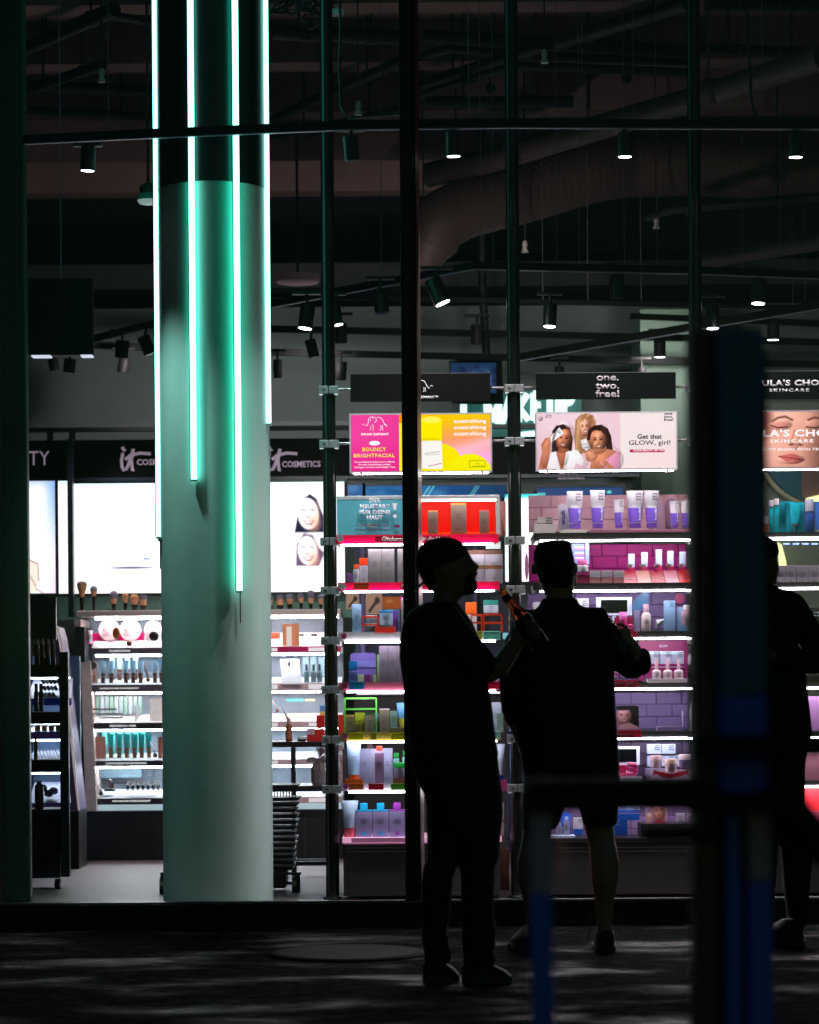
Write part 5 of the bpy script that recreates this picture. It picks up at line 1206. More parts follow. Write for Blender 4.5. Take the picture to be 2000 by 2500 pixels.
def bw(cx, cy, s, long):
    if long: cv.poly([(cx-14*s,cy+20*s),(cx-10*s,cy-2*s),(cx-5*s,cy-14*s),(cx+2*s,cy-19*s),(cx+9*s,cy-14*s),(cx+16*s,cy+4*s),(cx+18*s,cy+20*s)], (30,28,50), 1.2)
    else: cv.poly([(cx-13*s,cy+18*s),(cx-12*s,cy-6*s),(cx-4*s,cy-18*s),(cx+6*s,cy-16*s),(cx+13*s,cy-2*s),(cx+19*s,cy+4*s),(cx+13*s,cy+18*s)], (96,74,100), 2.0)
    cv.ell(cx, cy+1*s, 10.8*s, 16*s, (255,250,248), 1.6, -6); cv.ell(cx+6*s, cy+10*s, 6*s, 8*s, (236,165,140), 7*s, 0, .75); cv.ell(cx+9*s, cy-2*s, 3*s, 9*s, (225,170,160), 4*s, 0, .5)
    for e in (-4.5, 4): cv.line([(cx+(e-2.2)*s, cy-2.6*s), (cx+e*s, cy-3.2*s), (cx+(e+2.2)*s, cy-2.0*s)], 1.1*s, (96,70,84), 1.2); cv.line([(cx+(e-2.4)*s, cy-6*s), (cx+(e+2.2)*s, cy-6*s)], .8*s, (190,160,165), 1.6, .7)
    cv.line([(cx-.5*s,cy+2*s),(cx-1.6*s,cy+4.6*s),(cx+2*s,cy+5*s)], 1.0*s, (150,100,100), 1.4, .9)
    cv.poly([(cx-6*s,cy+7*s),(cx,cy+8.6*s),(cx+6.4*s,cy+8*s),(cx+3*s,cy+12.4*s),(cx-2.5*s,cy+12*s)], (120,64,72), 1.4); cv.poly([(cx-4.6*s,cy+8*s),(cx,cy+9.2*s),(cx+5*s,cy+8.8*s),(cx+2*s,cy+11*s),(cx-2*s,cy+10.8*s)], (255,252,252), 1.0)
bw(SX(752), SY(1252), 1.0, True); bw(SX(750), SY(1342), .92, False)
q = wall_poster(181, 840, 1176, 1449, cv, 1.7, 'very wide white lit poster with two smiling heads behind the column')
DG_ = mat((80,130,120))
ptext('CC+ CREME', 704, 775, 1188, 1194, 16.855, mat((60,140,120), es=.3), q); ptext('MEHR DECKKRAFT, SCHUTZ\nDER HAUT, PFLEGE IN EINEM', 200, 304, 1394, 1412, 16.855, mat((150,180,180), es=.5), q)
cv = Canvas(20, 24, (60,110,170)); cv.ell(6,6,8,8,(110,160,215),8,0,.6)
wall_poster(850, 885, 1184, 1216, cv, .8, 'small blurred blue lit poster beside the wide white one')
cv = Canvas(170, 24, (40,90,150)); random.seed(4)
for k in range(40): cv.ell(random.uniform(0,90), random.uniform(0,24), random.uniform(4,14), random.uniform(2,6), random.choice([(90,160,215),(40,110,180),(70,140,205)]), 5, 0, .4)
for k in (.42,.45,.75,.77): cv.line([(170*k+6,2),(170*k-4,24)], 2, (120,225,240), 1)
cv.mix(np.clip((cv.xx-110)/60,0,1)*.7, (38,58,92))
wall_poster(893, 1236, 1184, 1218, cv, .75, 'long blurred blue lit poster behind the red display box')
cv = Canvas(60, 120, (255,255,255)); cv.mix(np.clip((8-cv.yy)/5,0,1), (60,200,205)); cv.mix(np.clip((3-cv.xx)/3,0,1)*.6, (150,230,230)); cv.mix(np.clip((cv.xx-55)/5,0,1)*.5,(210,230,235))
wall_poster(1234, 1312, 1206, 1420, cv, 1.6, 'tall white lit panel behind the second rack post')
cv = Canvas(100, 14, (58,84,140)); cv.ell(84,8,3,2,(130,250,240),1); cv.mix(np.clip((3-cv.yy)/3,0,1)*.7,(20,40,50)); cv.mix(((cv.xx<10))*np.clip((cv.yy-7)/3,0,1), (120,235,235))
wall_poster(1312, 1520, 1188, 1212, cv, .8, 'long dim blue lit strip above the body tubes')
# green wall behind the brushes
t = thing('back_board', (X(500,16.85), 16.85, Z(1500,16.85)), 'grey green board behind the row of make-up brushes', 'board')
MB().box(X(134,16.95), X(858,16.95), 16.95, 16.99, Z(1510,16.95,500), Z(1451,16.95,500)).build('panel', mat((84,118,108), rough=.6, es=.12, ecol=(84,118,108)), t)
MB().box(X(40,16.94), X(112,16.94), 16.9, 16.94, Z(1472,16.94,80), Z(1451,16.94,80)).build('panel', mat((40,52,50), rough=.6), t)
# ---- make-up counter
DC = 16.4
t = thing('makeup_counter', (X(500,DC), DC, FLOOR), 'long white lit make-up counter with stepped trays behind the column', 'counter')
CW = mat((205,185,182), rough=.35, noise=.04); CGR = mat((105,105,118), rough=.5); CT = mat((225,225,230), rough=.3, noise=.04); FAS = mat((96,84,96), rough=.4); FAS2 = mat((225,190,195), rough=.35)
LED3 = glow((1, .95, .95), 44.0, 'led_strip'); LED4 = glow((.80, .94, 1.0), 44.0, 'led_strip')
xa, xm, xb = X(186,DC), X(530,DC), X(832,DC)
MB().box(xa, xb, DC-.02, DC+.5, Z(1504,DC,400), Z(1490,DC,400)).build('top_ledge', CW, t, bevel=.004)
MB().box(xa, xb, DC+.46, DC+.5, Z(1975,DC,400), Z(1504.5,DC,400)).build('back_wall', mat((120,128,140), rough=.6), t)
rows = [(1545,1582,1596), (1655,1672,1688), (1745,1765,1779), (1840,1857,1870), (1930,1948,1963)]
for k, (y0, y1, y2) in enumerate(rows):
    zf1, zf0 = Z(y1,DC,300), Z(y2,DC,300)
    off = .02*k
    MB().add([(xa+.1,DC-off,zf1),(xb,DC-off,zf1),(xb,DC+.26,Z(y0,DC,300)+.0),(xa+.1,DC+.26,Z(y0,DC,300))],[(0,1,2,3)]).box(xa+.1, xb, DC+.26, DC+.459, zf0, zf1-.003).build('tray', CT, t)
    f = MB().box(xa+.1, xm, DC-off-.012, DC-off-.0003, zf0, zf1+.001).build('tray_front', (FAS, mat((50,46,54), rough=.4))[k > 1], t)
    MB().box(xm, xb, DC-off-.012, DC-off-.0003, zf0, zf1+.001).build('tray_front', (mat((205,10,100), rough=.35), FAS2, FAS2, FAS2, FAS2)[k], t)
    ztop = Z((1506, 1597, 1689, 1780, 1871)[k], DC, 400)
    MB().box(xa+.12, xb-.02, DC+.06, DC+.085, ztop-.012, ztop-.002).build('light_strip', (LED3, LED4, LED3, LED4, LED4)[k], t)
    s_ = ('FOUNDATIONS', 'NATÜRLICHE UND HOHE DECKKRAFT', 'FINDE DEINE CC+ CREME', 'HOHE DECKKRAFT MIT MATTEM FINISH', 'ANTI-AGING MIT HOHER DECKKRAFT')[k]
    e = ((267,318), (244,339), (268,332), (258,358), (274,368))[k]
    ptext(s_, e[0], e[1], (y1+y2)/2-2.6, (y1+y2)/2+2.6, DC-off-.016, glow((.95,1,1), 1.0), t, bold=.02)
    for (p, q_) in ((662,676), (752,800)):
        MB().box(X(p,DC), X(q_,DC), DC-off-.016, DC-off-.0125, zf0+.008, zf1-.008).build('price_strip', mat((240,236,240), rough=.4, es=.5), t)
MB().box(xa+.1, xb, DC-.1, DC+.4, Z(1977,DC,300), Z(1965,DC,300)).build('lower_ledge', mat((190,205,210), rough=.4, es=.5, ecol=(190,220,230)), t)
MB().add([(X(183,DC-.3,1617),DC-.02,Z(1617,DC,190)),(X(208,DC-.3,1617),DC-.02,Z(1617,DC,190)),(X(232,DC-.3,1977),DC-.22,Z(1977,DC,200)),(X(206,DC-.3,1977),DC-.22,Z(1977,DC,200)),
          (X(183,DC,1617),DC+.45,Z(1617,DC,190)),(X(208,DC,1617),DC+.45,Z(1617,DC,190)),(X(232,DC,1977),DC+.45,Z(1977,DC,200)),(X(206,DC,1977),DC+.45,Z(1977,DC,200))],
         [(0,3,2,1),(4,5,6,7),(1,2,6,5),(0,4,7,3),(0,1,5,4),(3,7,6,2)]).build('side_panel', mat((190,170,165), rough=.4), t)
MB().box(X(183,DC,1550), X(198,DC,1550), DC-.01, DC+.45, Z(1530,DC,190), Z(1512,DC,190)).build('side_cap', CW, t)
MB().box(X(184,DC,1570), X(207,DC,1570), DC, DC+.45, Z(1616,DC,190), Z(1531,DC,190)).build('side_core', mat((18,18,22)), t)
MB().box(X(170,DC), xb, DC-.06, DC+.4, FLOOR+.002, Z(1979,DC,300)).build('plinth', mat((30,31,36), rough=.4, noise=.1), t)
MB().box(X(196,DC), X(197.5,DC), DC-.064, DC-.0605, FLOOR+.01, Z(1990,DC,300)).box(X(382,DC), X(383.5,DC), DC-.064, DC-.0605, FLOOR+.01, Z(1990,DC,300)).box(X(740,DC), X(741.5,DC), DC-.064, DC-.0605, FLOOR+.01, Z(1990,DC,300)).build('plinth_joint', mat((70,66,76), rough=.4), t)
RK = 'make-up counter'
def on(k): return f'tray {("one","two","three","four","five")[k]} of the make-up counter'
# brushes
ZB = Z(1490,DC,400)+.0
def brush(x, y, w, kind, desc, hw=8):
    xx = X(x, DC+.1, y); s = (DC+.1)/F; zt = Z(y, DC+.1, x); d = DC+.1
    q = item('makeup_brush', desc, 'on top of the make-up counter', x, 'brush', (xx, d, ZB)); q['category'] = 'brush'
    hh = zt-ZB; r = w*s/2
    if kind == 'fan': prof = [(r*.35,zt-.11*1),(r*.9,zt-.045),(r,zt-.02)]; tip = [(r,zt-.02),(r*.7,zt-.004),(r*.2,zt)]
    elif kind == 'flat': prof = [(r*.85,zt-.07),(r*.95,zt-.03)]; tip = [(r*.95,zt-.03),(r,zt-.02),(r*.96,zt)]
    elif kind == 'dome': prof = [(r*.5,zt-.09),(r*.8,zt-.055)]; tip = [(r*.8,zt-.055),(r,zt-.03),(r*.8,zt-.008),(r*.2,zt)]
    else: prof = [(r*.5,zt-.07),(r*.95,zt-.035)]; tip = [(r*.95,zt-.035),(r,zt-.02),(r*.6,zt-.003),(r*.1,zt)]
    MB().lathe((xx,d,0), prof, 16).build('bristles', mat((225,160,115), rough=.7, noise=.15, nscale=200), q)
    MB().lathe((xx,d,0), tip, 16).build('bristle_tips', mat(((92,66,64) if kind == 'fan' else (125,115,140)) if kind != 'tan' else (190,130,90), rough=.8, noise=.2, nscale=200), q)
    zh = prof[0][1]; MB().lathe((xx,d,0), [(hw*s*.42,ZB),(hw*s*.55,ZB+(zh-ZB)*.6),(hw*s*.6,zh-.001)], 14).build('handle', mat((24,20,24), rough=.2), q)
for x, y, w_, kd, ds, hw in ((200,1419,26,'fan','tall brush with dark fan tip',10),(229,1430,19,'x','slim brush with grey blue tip',7),(278,1442,20,'dome','round grey headed brush',10),(306,1447,16,'tan','small tan brush',9),(328,1451,23,'tan','wide tan brush with thick handle',13),(350,1453,18,'flat','flat topped short brush',14),
    (661,1452,12,'x','brush half hidden by the column edge',8),(684,1452,17,'flat','flat topped brush right of the column',14),(708,1450,21,'x','wide round brush right of the column',12),(735,1447,16,'x','small round brush right of the column',8),(759,1441,20,'dome','tall dome brush right of the column',8),(783,1450,15,'x','brush beside the first rack post',7)):
    brush(x, y, w_, kd, ds, hw)
# row one, left
def zrow(k, back=0.0): return Z(rows[k][1], DC, 300) + (Z(rows[k][0],DC,300)-Z(rows[k][1],DC,300))*back/.26
z0 = zrow(0)
card(208,352,1545,1572,DC+.14,(205,0,100),on(0),'magenta strip with large grey letters',texts=(('CC+',244,288,1553,1571,(150,130,150),dict(bold=.04)),),es=.25)
ptext('1', 214, 226, 1538, 1570, DC+.10, mat((160,150,160), rough=.4), PENDING[-1][0], bold=.03, ext=.008)
for k, (x, y, r) in enumerate(((267,1539,26),(319,1539,26),(374,1538,22))):
    q = W(x, y, DC+.11); tt = item('round_sign', 'round pale pink disc sign', on(0), x, 'sign', q); s = DC/F*r
    MB().prism([(q.x+s*math.cos(v), q.z+s*math.sin(v)) for v in [-2*math.pi*i/36 for i in range(36)]], q.y, q.y+.006).build('disc', mat((235,200,205), rough=.4, es=.1), tt)
    ptext('CC+ CREME', x-11, x+11, y-17, y-13, q.y-.003, mat((120,70,100)), tt, bold=.02)
    if k < 2: ptext('100%', x-18, x-7, y-6, y, q.y-.003, mat((220,70,130)), tt, bold=.02)
    mbq = MB(); 
    for j in range(3): mbq.box(q.x-.05, q.x-.05+.05, q.y-.002, q.y-.0005, q.z-.01-.012*j, q.z-.0075-.012*j)
    mbq.build('print', mat((190,140,170)), tt)
q = W(284,1545,DC+.05); tt = item('makeup_swatch','brown drop shaped swatch on the first disc',on(0),284,'swatch',q); MB().ball(q,(.026,.008,.042),8).build('drop', mat((140,72,25), rough=.4), tt)
q = W(316,1571,DC+.0); tt = item('makeup_brush','small brown brush head lying on the ledge',on(0),316,'brush',q); MB().ball(q,(.02,.02,.018),8).build('bristles', mat((95,50,30), rough=.8), tt)
q = W(376,1553,DC+.05); tt = item('round_mirror','black compact at the third disc',on(0),376,'compact',q); MB().ball(q,(.034,.01,.034),8).build('case', mat((26,22,28), rough=.3), tt)
# row two
for k, x in enumerate((240,258,281,298,317,335,351)):
    pass
def ctube(x, yt, k, c1, c2, desc, d, w_=15):
    z = Z(rows[k][1], DC, 300) + (Z(rows[k][0],DC,300)-Z(rows[k][1],DC,300))*max(0,(d-DC))/.26 + .002
    return tube(x-w_/2, x+w_/2, yt, z, d, c1, on(k), desc, c2=c2, split=.45, cap=c2, capf=.3)
for x in (272,290,309,329): ctube(x, 1602, 1, (170,205,225), (80,45,32), 'raised back tube with brown foot', DC+.17, 14)
for x in (249,269,305,323,341,376,392): ctube(x, 1615, 1, (150,190,215), (70,40,30), 'silver blue foundation tube with brown foot', DC+.05, 15)
cv = Canvas(30, 50, (215,190,190)); cv.ell(12,10,14,9,(40,34,44),2); cv.face(14,36,8,11,0,(225,185,170))
card(216,238,1614,1668,DC+.04,(220,200,200),on(1),'small photo card of a smiling woman',canvas=cv)
q = W(358,1640,DC+.03); tt = item('makeup_brush','slanted brush resting right of the tubes',on(1),358,'brush',q); MB().tube([W(353,1615,DC+.05),W(361,1652,DC)],[.006,.009],8).build('handle', mat((50,48,60), rough=.3), tt); MB().ball(W(362,1660,DC-.01),(.014,.01,.014),7).build('bristles', mat((110,60,40), rough=.8), tt)
card(352,380,1612,1640,DC+.24,(60,64,76),on(1),'dark display card at the back',)
# row three
for k in range(11): carton(220+k*11.5,229+k*11.5,1700,zrow(2,.24)+.002,DC+.2,((130,150,150),(110,140,130),(150,165,175))[k%3],on(2),'tiny shade box in the back line',ink=False,depth=.03)
a = W(222,1765,DC+.02); tt = item('swatch_card','white slanted card with three smeared pencil strokes',on(2),222,'swatch card',a)
m_ = MB()
for (x0, x1, y, hh) in ((222,286,1731,2.2),(222,302,1742,1.6),(244,300,1752,2)):
    p, q = W(x0,y,DC+.0), W(x1,y+1,DC+.0); m_.obox((p+q)/2+Vector((0,-.02,0)), ((q-p).length,.012,hh*2*DC/F))
m_.build('stroke', mat((90,70,90), rough=.4), tt)
MB().box(W(330,1725,DC).x, W(332,1725,DC).x, DC+.0, DC+.25, zrow(2)+.002, Z(1722,DC,330)).build('divider', mat((160,160,170), rough=.3), tt)
card(366,398,1704,1760,DC+.03,(235,225,220),on(2),'pale card leaning beside the column',es=.3)
# row four
for x in (252,271,290,309,328,345): ctube(x, 1784, 3, (60,200,190), (40,150,145), 'raised turquoise tube behind', DC+.17, 13)
for x in (267,287,306,325,342,360): ctube(x, 1794, 3, (20,120,120), (95,62,40), 'turquoise foundation tube with brown foot', DC+.05, 16)
cv = Canvas(24, 50, (150,105,95)); cv.ell(10,26,12,22,(175,120,105),8)
card(226,258,1798,1856,DC+.03,(170,130,120),on(3),'brown skin picture card',canvas=cv)
q = W(378,1830,DC+.02); tt = item('makeup_brush','slanted round brush right of the turquoise tubes',on(3),378,'brush',q); MB().tube([W(367,1812,DC+.05),W(378,1836,DC)],[.005,.008],8).build('handle', mat((120,120,130), rough=.3), tt); MB().ball(W(379,1844,DC-.01),(.016,.012,.018),7).build('bristles', mat((40,30,34), rough=.8), tt)
card(386,396,1800,1856,DC+.02,(160,90,70),on(3),'narrow brown card against the column edge')
# row five
q = W(267,1925,DC+.0); tt = item('powder_compact','open black compact with round mirror',on(4),267,'compact',q)
MB().lathe(q+Vector((0,.02,-.02)), [(.036,0),(.038,.008),(.038,.018),(.03,.02)], 20).build('case', mat((30,22,24), rough=.3), tt); MB().tube([q+Vector((0,.04,.028)), q+Vector((.006,.046,.031))], [.036,.036], 20).build('mirror', mat((60,50,58), rough=.15), tt)
for k in range(7):
    q = W(312+k*12.5, 1921, DC+.0); tt = item('shade_pot','black oval shade pot',on(4),312+k*12,'pot',q)
    MB().ball(q, (.012,.03,.026), 8).build('pot', mat((22,18,22), rough=.25), tt); MB().box(q.x-.01,q.x+.008,q.y+.04,q.y+.05,q.z+.01,q.z+.035).build('label', mat((210,180,170), rough=.4), tt)
q = W(243,1925,DC); tt = item('makeup_brush','brush lying at the left end',on(4),243,'brush',q); MB().tube([W(237,1908,DC+.08),W(246,1930,DC-.02)],[.005,.009],8).build('handle', mat((130,110,110), rough=.3), tt); MB().ball(W(247,1937,DC-.03),(.015,.012,.017),7).build('bristles', mat((50,34,34), rough=.8), tt)
card(222,345,1876,1899,DC+.3,(110,135,150),on(4),'dull blue back card')
# right part behind first post
card(690,731,1523,1579,DC+.02,(230,150,110),on(0),'open cheek palette card with copper and white',texts=(),es=.15); card(700,712,1530,1578,DC+.01,(250,240,235),on(0),'white strip of the copper palette',es=.3)
card(662,684,1545,1560,DC+.1,(190,90,60),on(0),'copper swatch card')
for x in (728,760): card(x,x+14,1548,1553,DC+.05,(60,50,56),on(0),'tiny black label bar')
a, b = W(690,1670,DC-.03), W(728,1609,DC+.03); tt = item('tester_box','white slanted tester box with lilac window',on(1),690,'tester box',((a.x+b.x)/2,DC,a.z))
MB().add([(a.x,DC-.06,a.z),(b.x+.03,DC-.06,a.z),(b.x,DC+.1,b.z),(a.x-.02,DC+.1,b.z)],[(0,1,2,3)]).build('face', mat((215,215,225), rough=.3), tt); MB().box(W(703,1620,DC).x,W(710,1620,DC).x,DC-.02,DC-.015,Z(1625,DC),Z(1613,DC)).build('window', mat((120,90,150)), tt)
for x in (737,756,776): carton(x,x+15,1604,zrow(1,.25),DC+.22,(130,150,160),on(1),'small glass jar box at the back',ink=False,depth=.03)
for x in (740,757,772): bottle(x,x+13,1628,zrow(1)+.006,DC+.02,(120,150,160),on(1),'grey glass pump bottle',cap=(60,70,80),capf=.35,neck=.5)
for (x, y, w_, hh, c, ds) in ((668,1722,8,22,(60,50,54),'short dark brush'),(690,1735,5,34,(50,60,70),'long dark brush')):
    q = W(x,y,DC); tt = item('makeup_brush',ds+' lying on the tray',on(2),x,'brush',q); MB().tube([W(x-3,y-hh/2,DC+.05),W(x+4+hh*.2,y+hh/2,DC-.02)],[.005,.008],8).build('handle', mat(c, rough=.3), tt); MB().ball(W(x+5+hh*.2,y+hh/2+2,DC-.03),(.011,.01,.013),6).build('bristles', mat((150,90,60), rough=.8), tt)
card(700,740,1706,1712,DC+.2,(60,190,180),on(2),'thin turquoise glass edge card'); card(745,770,1706,1712,DC+.2,(160,170,130),on(2),'thin olive edge card')
carton(778,798,1722,zrow(2)+.002,DC+.05,(210,170,60),on(2),'yellow and blue striped sample pack',top=(60,110,170),topf=.4,ink=False)

# ------------------------------------------------------------------ low table with gifts
DT_ = 14.4
tt = thing('display_table', (X(735,DT_), DT_, FLOOR), 'dark steel table with lower shelf behind the first rack post', 'table')
TB = mat((28,24,30), rough=.35)
MB().box(X(640,DT_), X(815,DT_), DT_, DT_+.5, Z(1824,DT_,730), Z(1811,DT_,730)).build('table_top', TB, tt, bevel=.003)
MB().box(X(640,DT_), X(812,DT_), DT_+.01, DT_+.49, Z(1933,DT_,730), Z(1919,DT_,730)).build('lower_shelf', TB, tt)
for x, y in ((712,DT_+.02),(804,DT_+.02),(714,DT_+.46),(640,DT_+.46)): MB().box(X(x,y)-.012, X(x,y)+.012, y-.012, y+.012, FLOOR, Z(1824.5,DT_,730)).build('leg', TB, tt)
MB().box(X(640,DT_), X(812,DT_), DT_+.03, DT_+.06, Z(2112,DT_,730), Z(2104,DT_,730)).box(X(640,DT_), X(812,DT_), DT_+.42, DT_+.45, FLOOR+.06, FLOOR+.10).build('foot_rail', TB, tt)
zt1 = Z(1811,DT_,730)+.001; zt2 = Z(1919,DT_,730)+.001; TW = 'on the dark steel table'
bottle(694,710,1759,zt1,DT_+.05,(150,80,40),TW,'amber oil bottle with pale cap',cap=(220,170,160),capf=.25,neck=.6,label=(190,120,80))
jar(722,744,1805,zt1,DT_+.05,(30,26,28),TW,'flat black dish with white rim',lid=(225,222,225),lidf=.5)
REDB = (225,28,22)
for (x0, x1, y0, y1, ds) in ((746,765,1778,None,'red box with white face, front left'),(765,785,1779,None,'red box with orange pattern, front middle'),(785,799,1779,None,'plain red box, front right'),(770,800,1746,1778,'red box of the upper row'),(823,838,1745,None,'red box right of the first rack post')):
    carton(x0,x1,y0,(zt1 if y1 is None else Z(1778.5,DT_+.05,770)),DT_+.05,REDB,TW,ds,ink='white' in ds,top=(235,200,210) if 'white' in ds else None,topf=.5)
def gift(x0, x1, yt, yb, zb, d, desc, where):
    q = item('gift_bag', desc, where, x0, 'gift bag', (X((x0+x1)/2,d), d, zb)); s = d/F; xc = X((x0+x1)/2, d); r = (x1-x0)*s/2; h = Z(yt,d,(x0+x1)/2)-zb
    MB().lathe((xc,d,0), [(r*.8,zb),(r*.95,zb+h*.1),(r*.98,zb+h*.4),(r*.6,zb+h*.62),(r*.2,zb+h*.68)], 11, sy=.7).build('wrapping', mat((180,160,165), rough=.15, noise=.25, nscale=60, bump=.8), q)
    m_ = MB()
    for k in range(7):
        a = -1.2+k*.4; m_.add([(xc,d,zb+h*.68),(xc+math.sin(a)*r*.9,d-.02+.01*(k%2),zb+h*(.72+.28*math.cos(a))),(xc+math.sin(a+.35)*r,d+.01,zb+h*(.70+.24*math.cos(a)))],[(0,1,2)])
    m_.build('paper_top', mat((215,190,190), rough=.2), q)
    m_ = MB().ball((xc-.04,d-.04,zb+h*.64),(.035,.015,.02),6).ball((xc+.04,d-.04,zb+h*.66),(.035,.015,.02),6).ball((xc,d-.045,zb+h*.65),.014,6).box(xc-.035,xc-.025,d-.05,d-.045,zb+h*.4,zb+h*.62).box(xc+.01,xc+.02,d-.05,d-.045,zb+h*.36,zb+h*.62)
    m_.build('bow', mat((230,205,205), rough=.4), q)
gift(754,797,1821,1919,zt2,DT_+.2,'cellophane gift bag with pale bow','lower shelf of the dark steel table')
gift(800,838,1812,1919,zt2,DT_+.3,'cellophane gift bag behind rack post','lower shelf of the dark steel table')
gift(884,912,1812,1919,zt2,DT_+.3,'small gift bag glimpsed above the tube','lower shelf of the dark steel table')
# ------------------------------------------------------------------ basket stack on wheels
DK_ = 13.55
tt = thing('basket_trolley', (X(640,DK_), DK_, FLOOR), 'stack of black shopping baskets on a wheeled frame behind the column', 'basket trolley')
BK = mat((18,18,20), rough=.3)
z_hi, z_lo = Z(1945,DK_,690), Z(2128,DK_,690)
xl, xr = X(420,DK_), X(722,DK_)
n = 13
for k in range(n):
    zz = z_lo+(z_hi-z_lo)*k/n; g = .006*math.sin(k*1.7); q = (1-k/n)*.03
    b_ = MB().box(xl, xr-q+g, DK_, DK_+.3, zz+.008, zz+(z_hi-z_lo)/n*.55, 0).box(xl-.004, xr-q+g+.006, DK_-.012, DK_+.312, zz+(z_hi-z_lo)/n*.56, zz+(z_hi-z_lo)/n*.86)
    b_.build('basket', BK, tt, bevel=.003)
m_ = MB()
for k in range(12):
    x = xr-.01-k*.017; m_.box(x-.003, x+.003, DK_-.01, DK_-.004, z_hi, z_hi+.06).box(x-.011,x+.006,DK_-.012,DK_-.006,z_hi+.018+.01*(k%2),z_hi+.024+.01*(k%2))
m_.box(xl, xr+.004, DK_-.014, DK_+.3, z_hi+.056, z_hi+.066); m_.build('top_basket', BK, tt)
m_ = MB().box(X(640,DK_), X(730,DK_), DK_, DK_+.02, Z(2136,DK_,690), Z(2130,DK_,690)).box(X(716,DK_), X(727,DK_), DK_, DK_+.02, Z(2181,DK_,690), Z(2136.3,DK_,690)).box(X(690,DK_), X(715.7,DK_), DK_, DK_+.02, Z(2160,DK_,690), Z(2153,DK_,690)).box(X(386,DK_), X(420,DK_), DK_, DK_+.02, Z(2136,DK_,400), Z(2130,DK_,400)).box(X(386,DK_), X(394,DK_), DK_, DK_+.02, Z(2176,DK_,400), Z(2136.3,DK_,400)).box(X(394.3,DK_), X(640,DK_), DK_, DK_+.02, Z(2160,DK_,500), Z(2155,DK_,500))
m_.build('frame', BK, tt)
MB().box(X(640,DK_-.02), X(693,DK_-.02), DK_-.02, DK_+.25, Z(2168,DK_,690), Z(2128.6,DK_,690)).build('bottom_basket', BK, tt, bevel=.012)
for x, y in ((713,DK_-.05),(390,DK_-.05),(713,DK_+.28),(390,DK_+.28)):
    q = X(x, y); MB().tube([(q-.012,y,FLOOR+.036),(q+.012,y,FLOOR+.036)], .035, 18).build('wheel', mat((40,34,36), rough=.5), tt)
    MB().tube([(q,y,FLOOR+.04),(q+.008,y+.02,FLOOR+.09)], .008, 8).build('caster_fork', BK, tt)

# ------------------------------------------------------------------ left dark display rack and lit goods behind it
DL = 13.9
tt = thing('corner_rack', (X(110,DL), DL, FLOOR), 'dark wheeled display rack at the far left', 'display rack')
NV = mat((18,20,30), rough=.45, noise=.06)
MB().box(X(145,DL), X(166,DL), DL-.03, DL+.02, Z(2140,DL,150), Z(1592,DL,150)).build('side_post', NV, tt, bevel=.003)
for y0, y1 in ((1622,1653),(1738,1768),(1855,1886),(1976,1988)): MB().box(X(60,DL), X(144.5,DL), DL, DL+.3, Z(y1,DL,110), Z(y0,DL,110)).build('shelf', NV, tt, bevel=.002)
MB().box(X(60,DL), X(144.5,DL), DL+.02, DL+.3, Z(2085,DL,110), Z(1988.5,DL,110)).build('lower_panel', mat((14,15,20), rough=.5), tt)
MB().box(X(60,DL), X(143,DL), DL-.03, DL+.3, Z(2143,DL,110), Z(2090,DL,110)).box(X(60,DL), X(143,DL), DL-.05, DL+.3, Z(2089,DL,110), Z(2086,DL,110)).build('base', NV, tt)
MB().box(X(145,DL), X(170,DL), DL-.04, DL+.3, Z(2141,DL,150), Z(2098,DL,150)).build('foot', NV, tt) if False else None
MB().tube([(X(134,DL)-.015,DL+.02,FLOOR+.03),(X(134,DL)+.015,DL+.02,FLOOR+.03)], .03, 16).build('wheel', mat((30,28,30)), tt)
MB().box(X(60,DL), X(130,DL), DL+.1, DL+.13, Z(1562,DL,100), Z(1456,DL,100)).box(X(100,DL), X(110,DL), DL+.11, DL+.12, Z(1622,DL,100), Z(1562,DL,100)).build('header_card', mat((38,38,52), rough=.4, noise=.2, nscale=8), tt)
LW = 'far left dark rack'
for x in (82,95,108,121): bottle(x,x+12,1560,Z(1622,DL,110)+.001,DL+.05,(70,22,22),f'top shelf, {LW}','dark red bottle with grey cap',cap=(110,95,100),capf=.2,neck=.6)
for x in (80,92): bottle(x,x+11,1670,Z(1738,DL,110)+.001,DL+.03,(20,62,58),f'second shelf, {LW}','dark green bottle',cap=(90,60,60),capf=.22,neck=.8)
bottle(79,88,1795,Z(1855,DL,110)+.001,DL+.03,(130,85,35),f'third shelf, {LW}','amber bottle',cap=(60,30,25),capf=.2,neck=.6); bottle(79,101,1908,Z(1976,DL,110)+.001,DL+.03,(70,46,50),f'lowest shelf, {LW}','brown flask with rounded shoulders',cap=(60,45,55),capf=.1,neck=.6)
DM = 15.6
tt = thing('side_counter', (X(115,DM), DM, FLOOR), 'lit blue white counter seen through the dark rack at far left', 'counter')
for (y0, y1, y2) in ((1655,1705,1722),(1770,1786,1803),(1832,1851,1853),(1912,1958,1972)):
    MB().add([(X(70,DM),DM-.1,Z(y1,DM,110)),(X(178,DM),DM-.1,Z(y1,DM,110)),(X(166,DM),DM+.2,Z(y0,DM,110)),(X(70,DM),DM+.2,Z(y0,DM,110))],[(0,1,2,3)]).build('tray', mat((205,205,225), rough=.35), tt)
    MB().box(X(70,DM), X(178,DM), DM-.115, DM-.1005, Z(y2,DM,110), Z(y1,DM,110)).build('tray_front', mat(((40,60,200),(110,80,180),(90,80,150),(90,70,160))[(1655,1770,1832,1912).index(y0)], rough=.35), tt)
for y in (1653,1765,1806,1886): MB().box(X(70,DM), X(165,DM), DM+.05, DM+.07, Z(y,DM,110)-.010, Z(y,DM,110)).build('light_strip', glow((.7,.85,1.0), 22.0), tt)
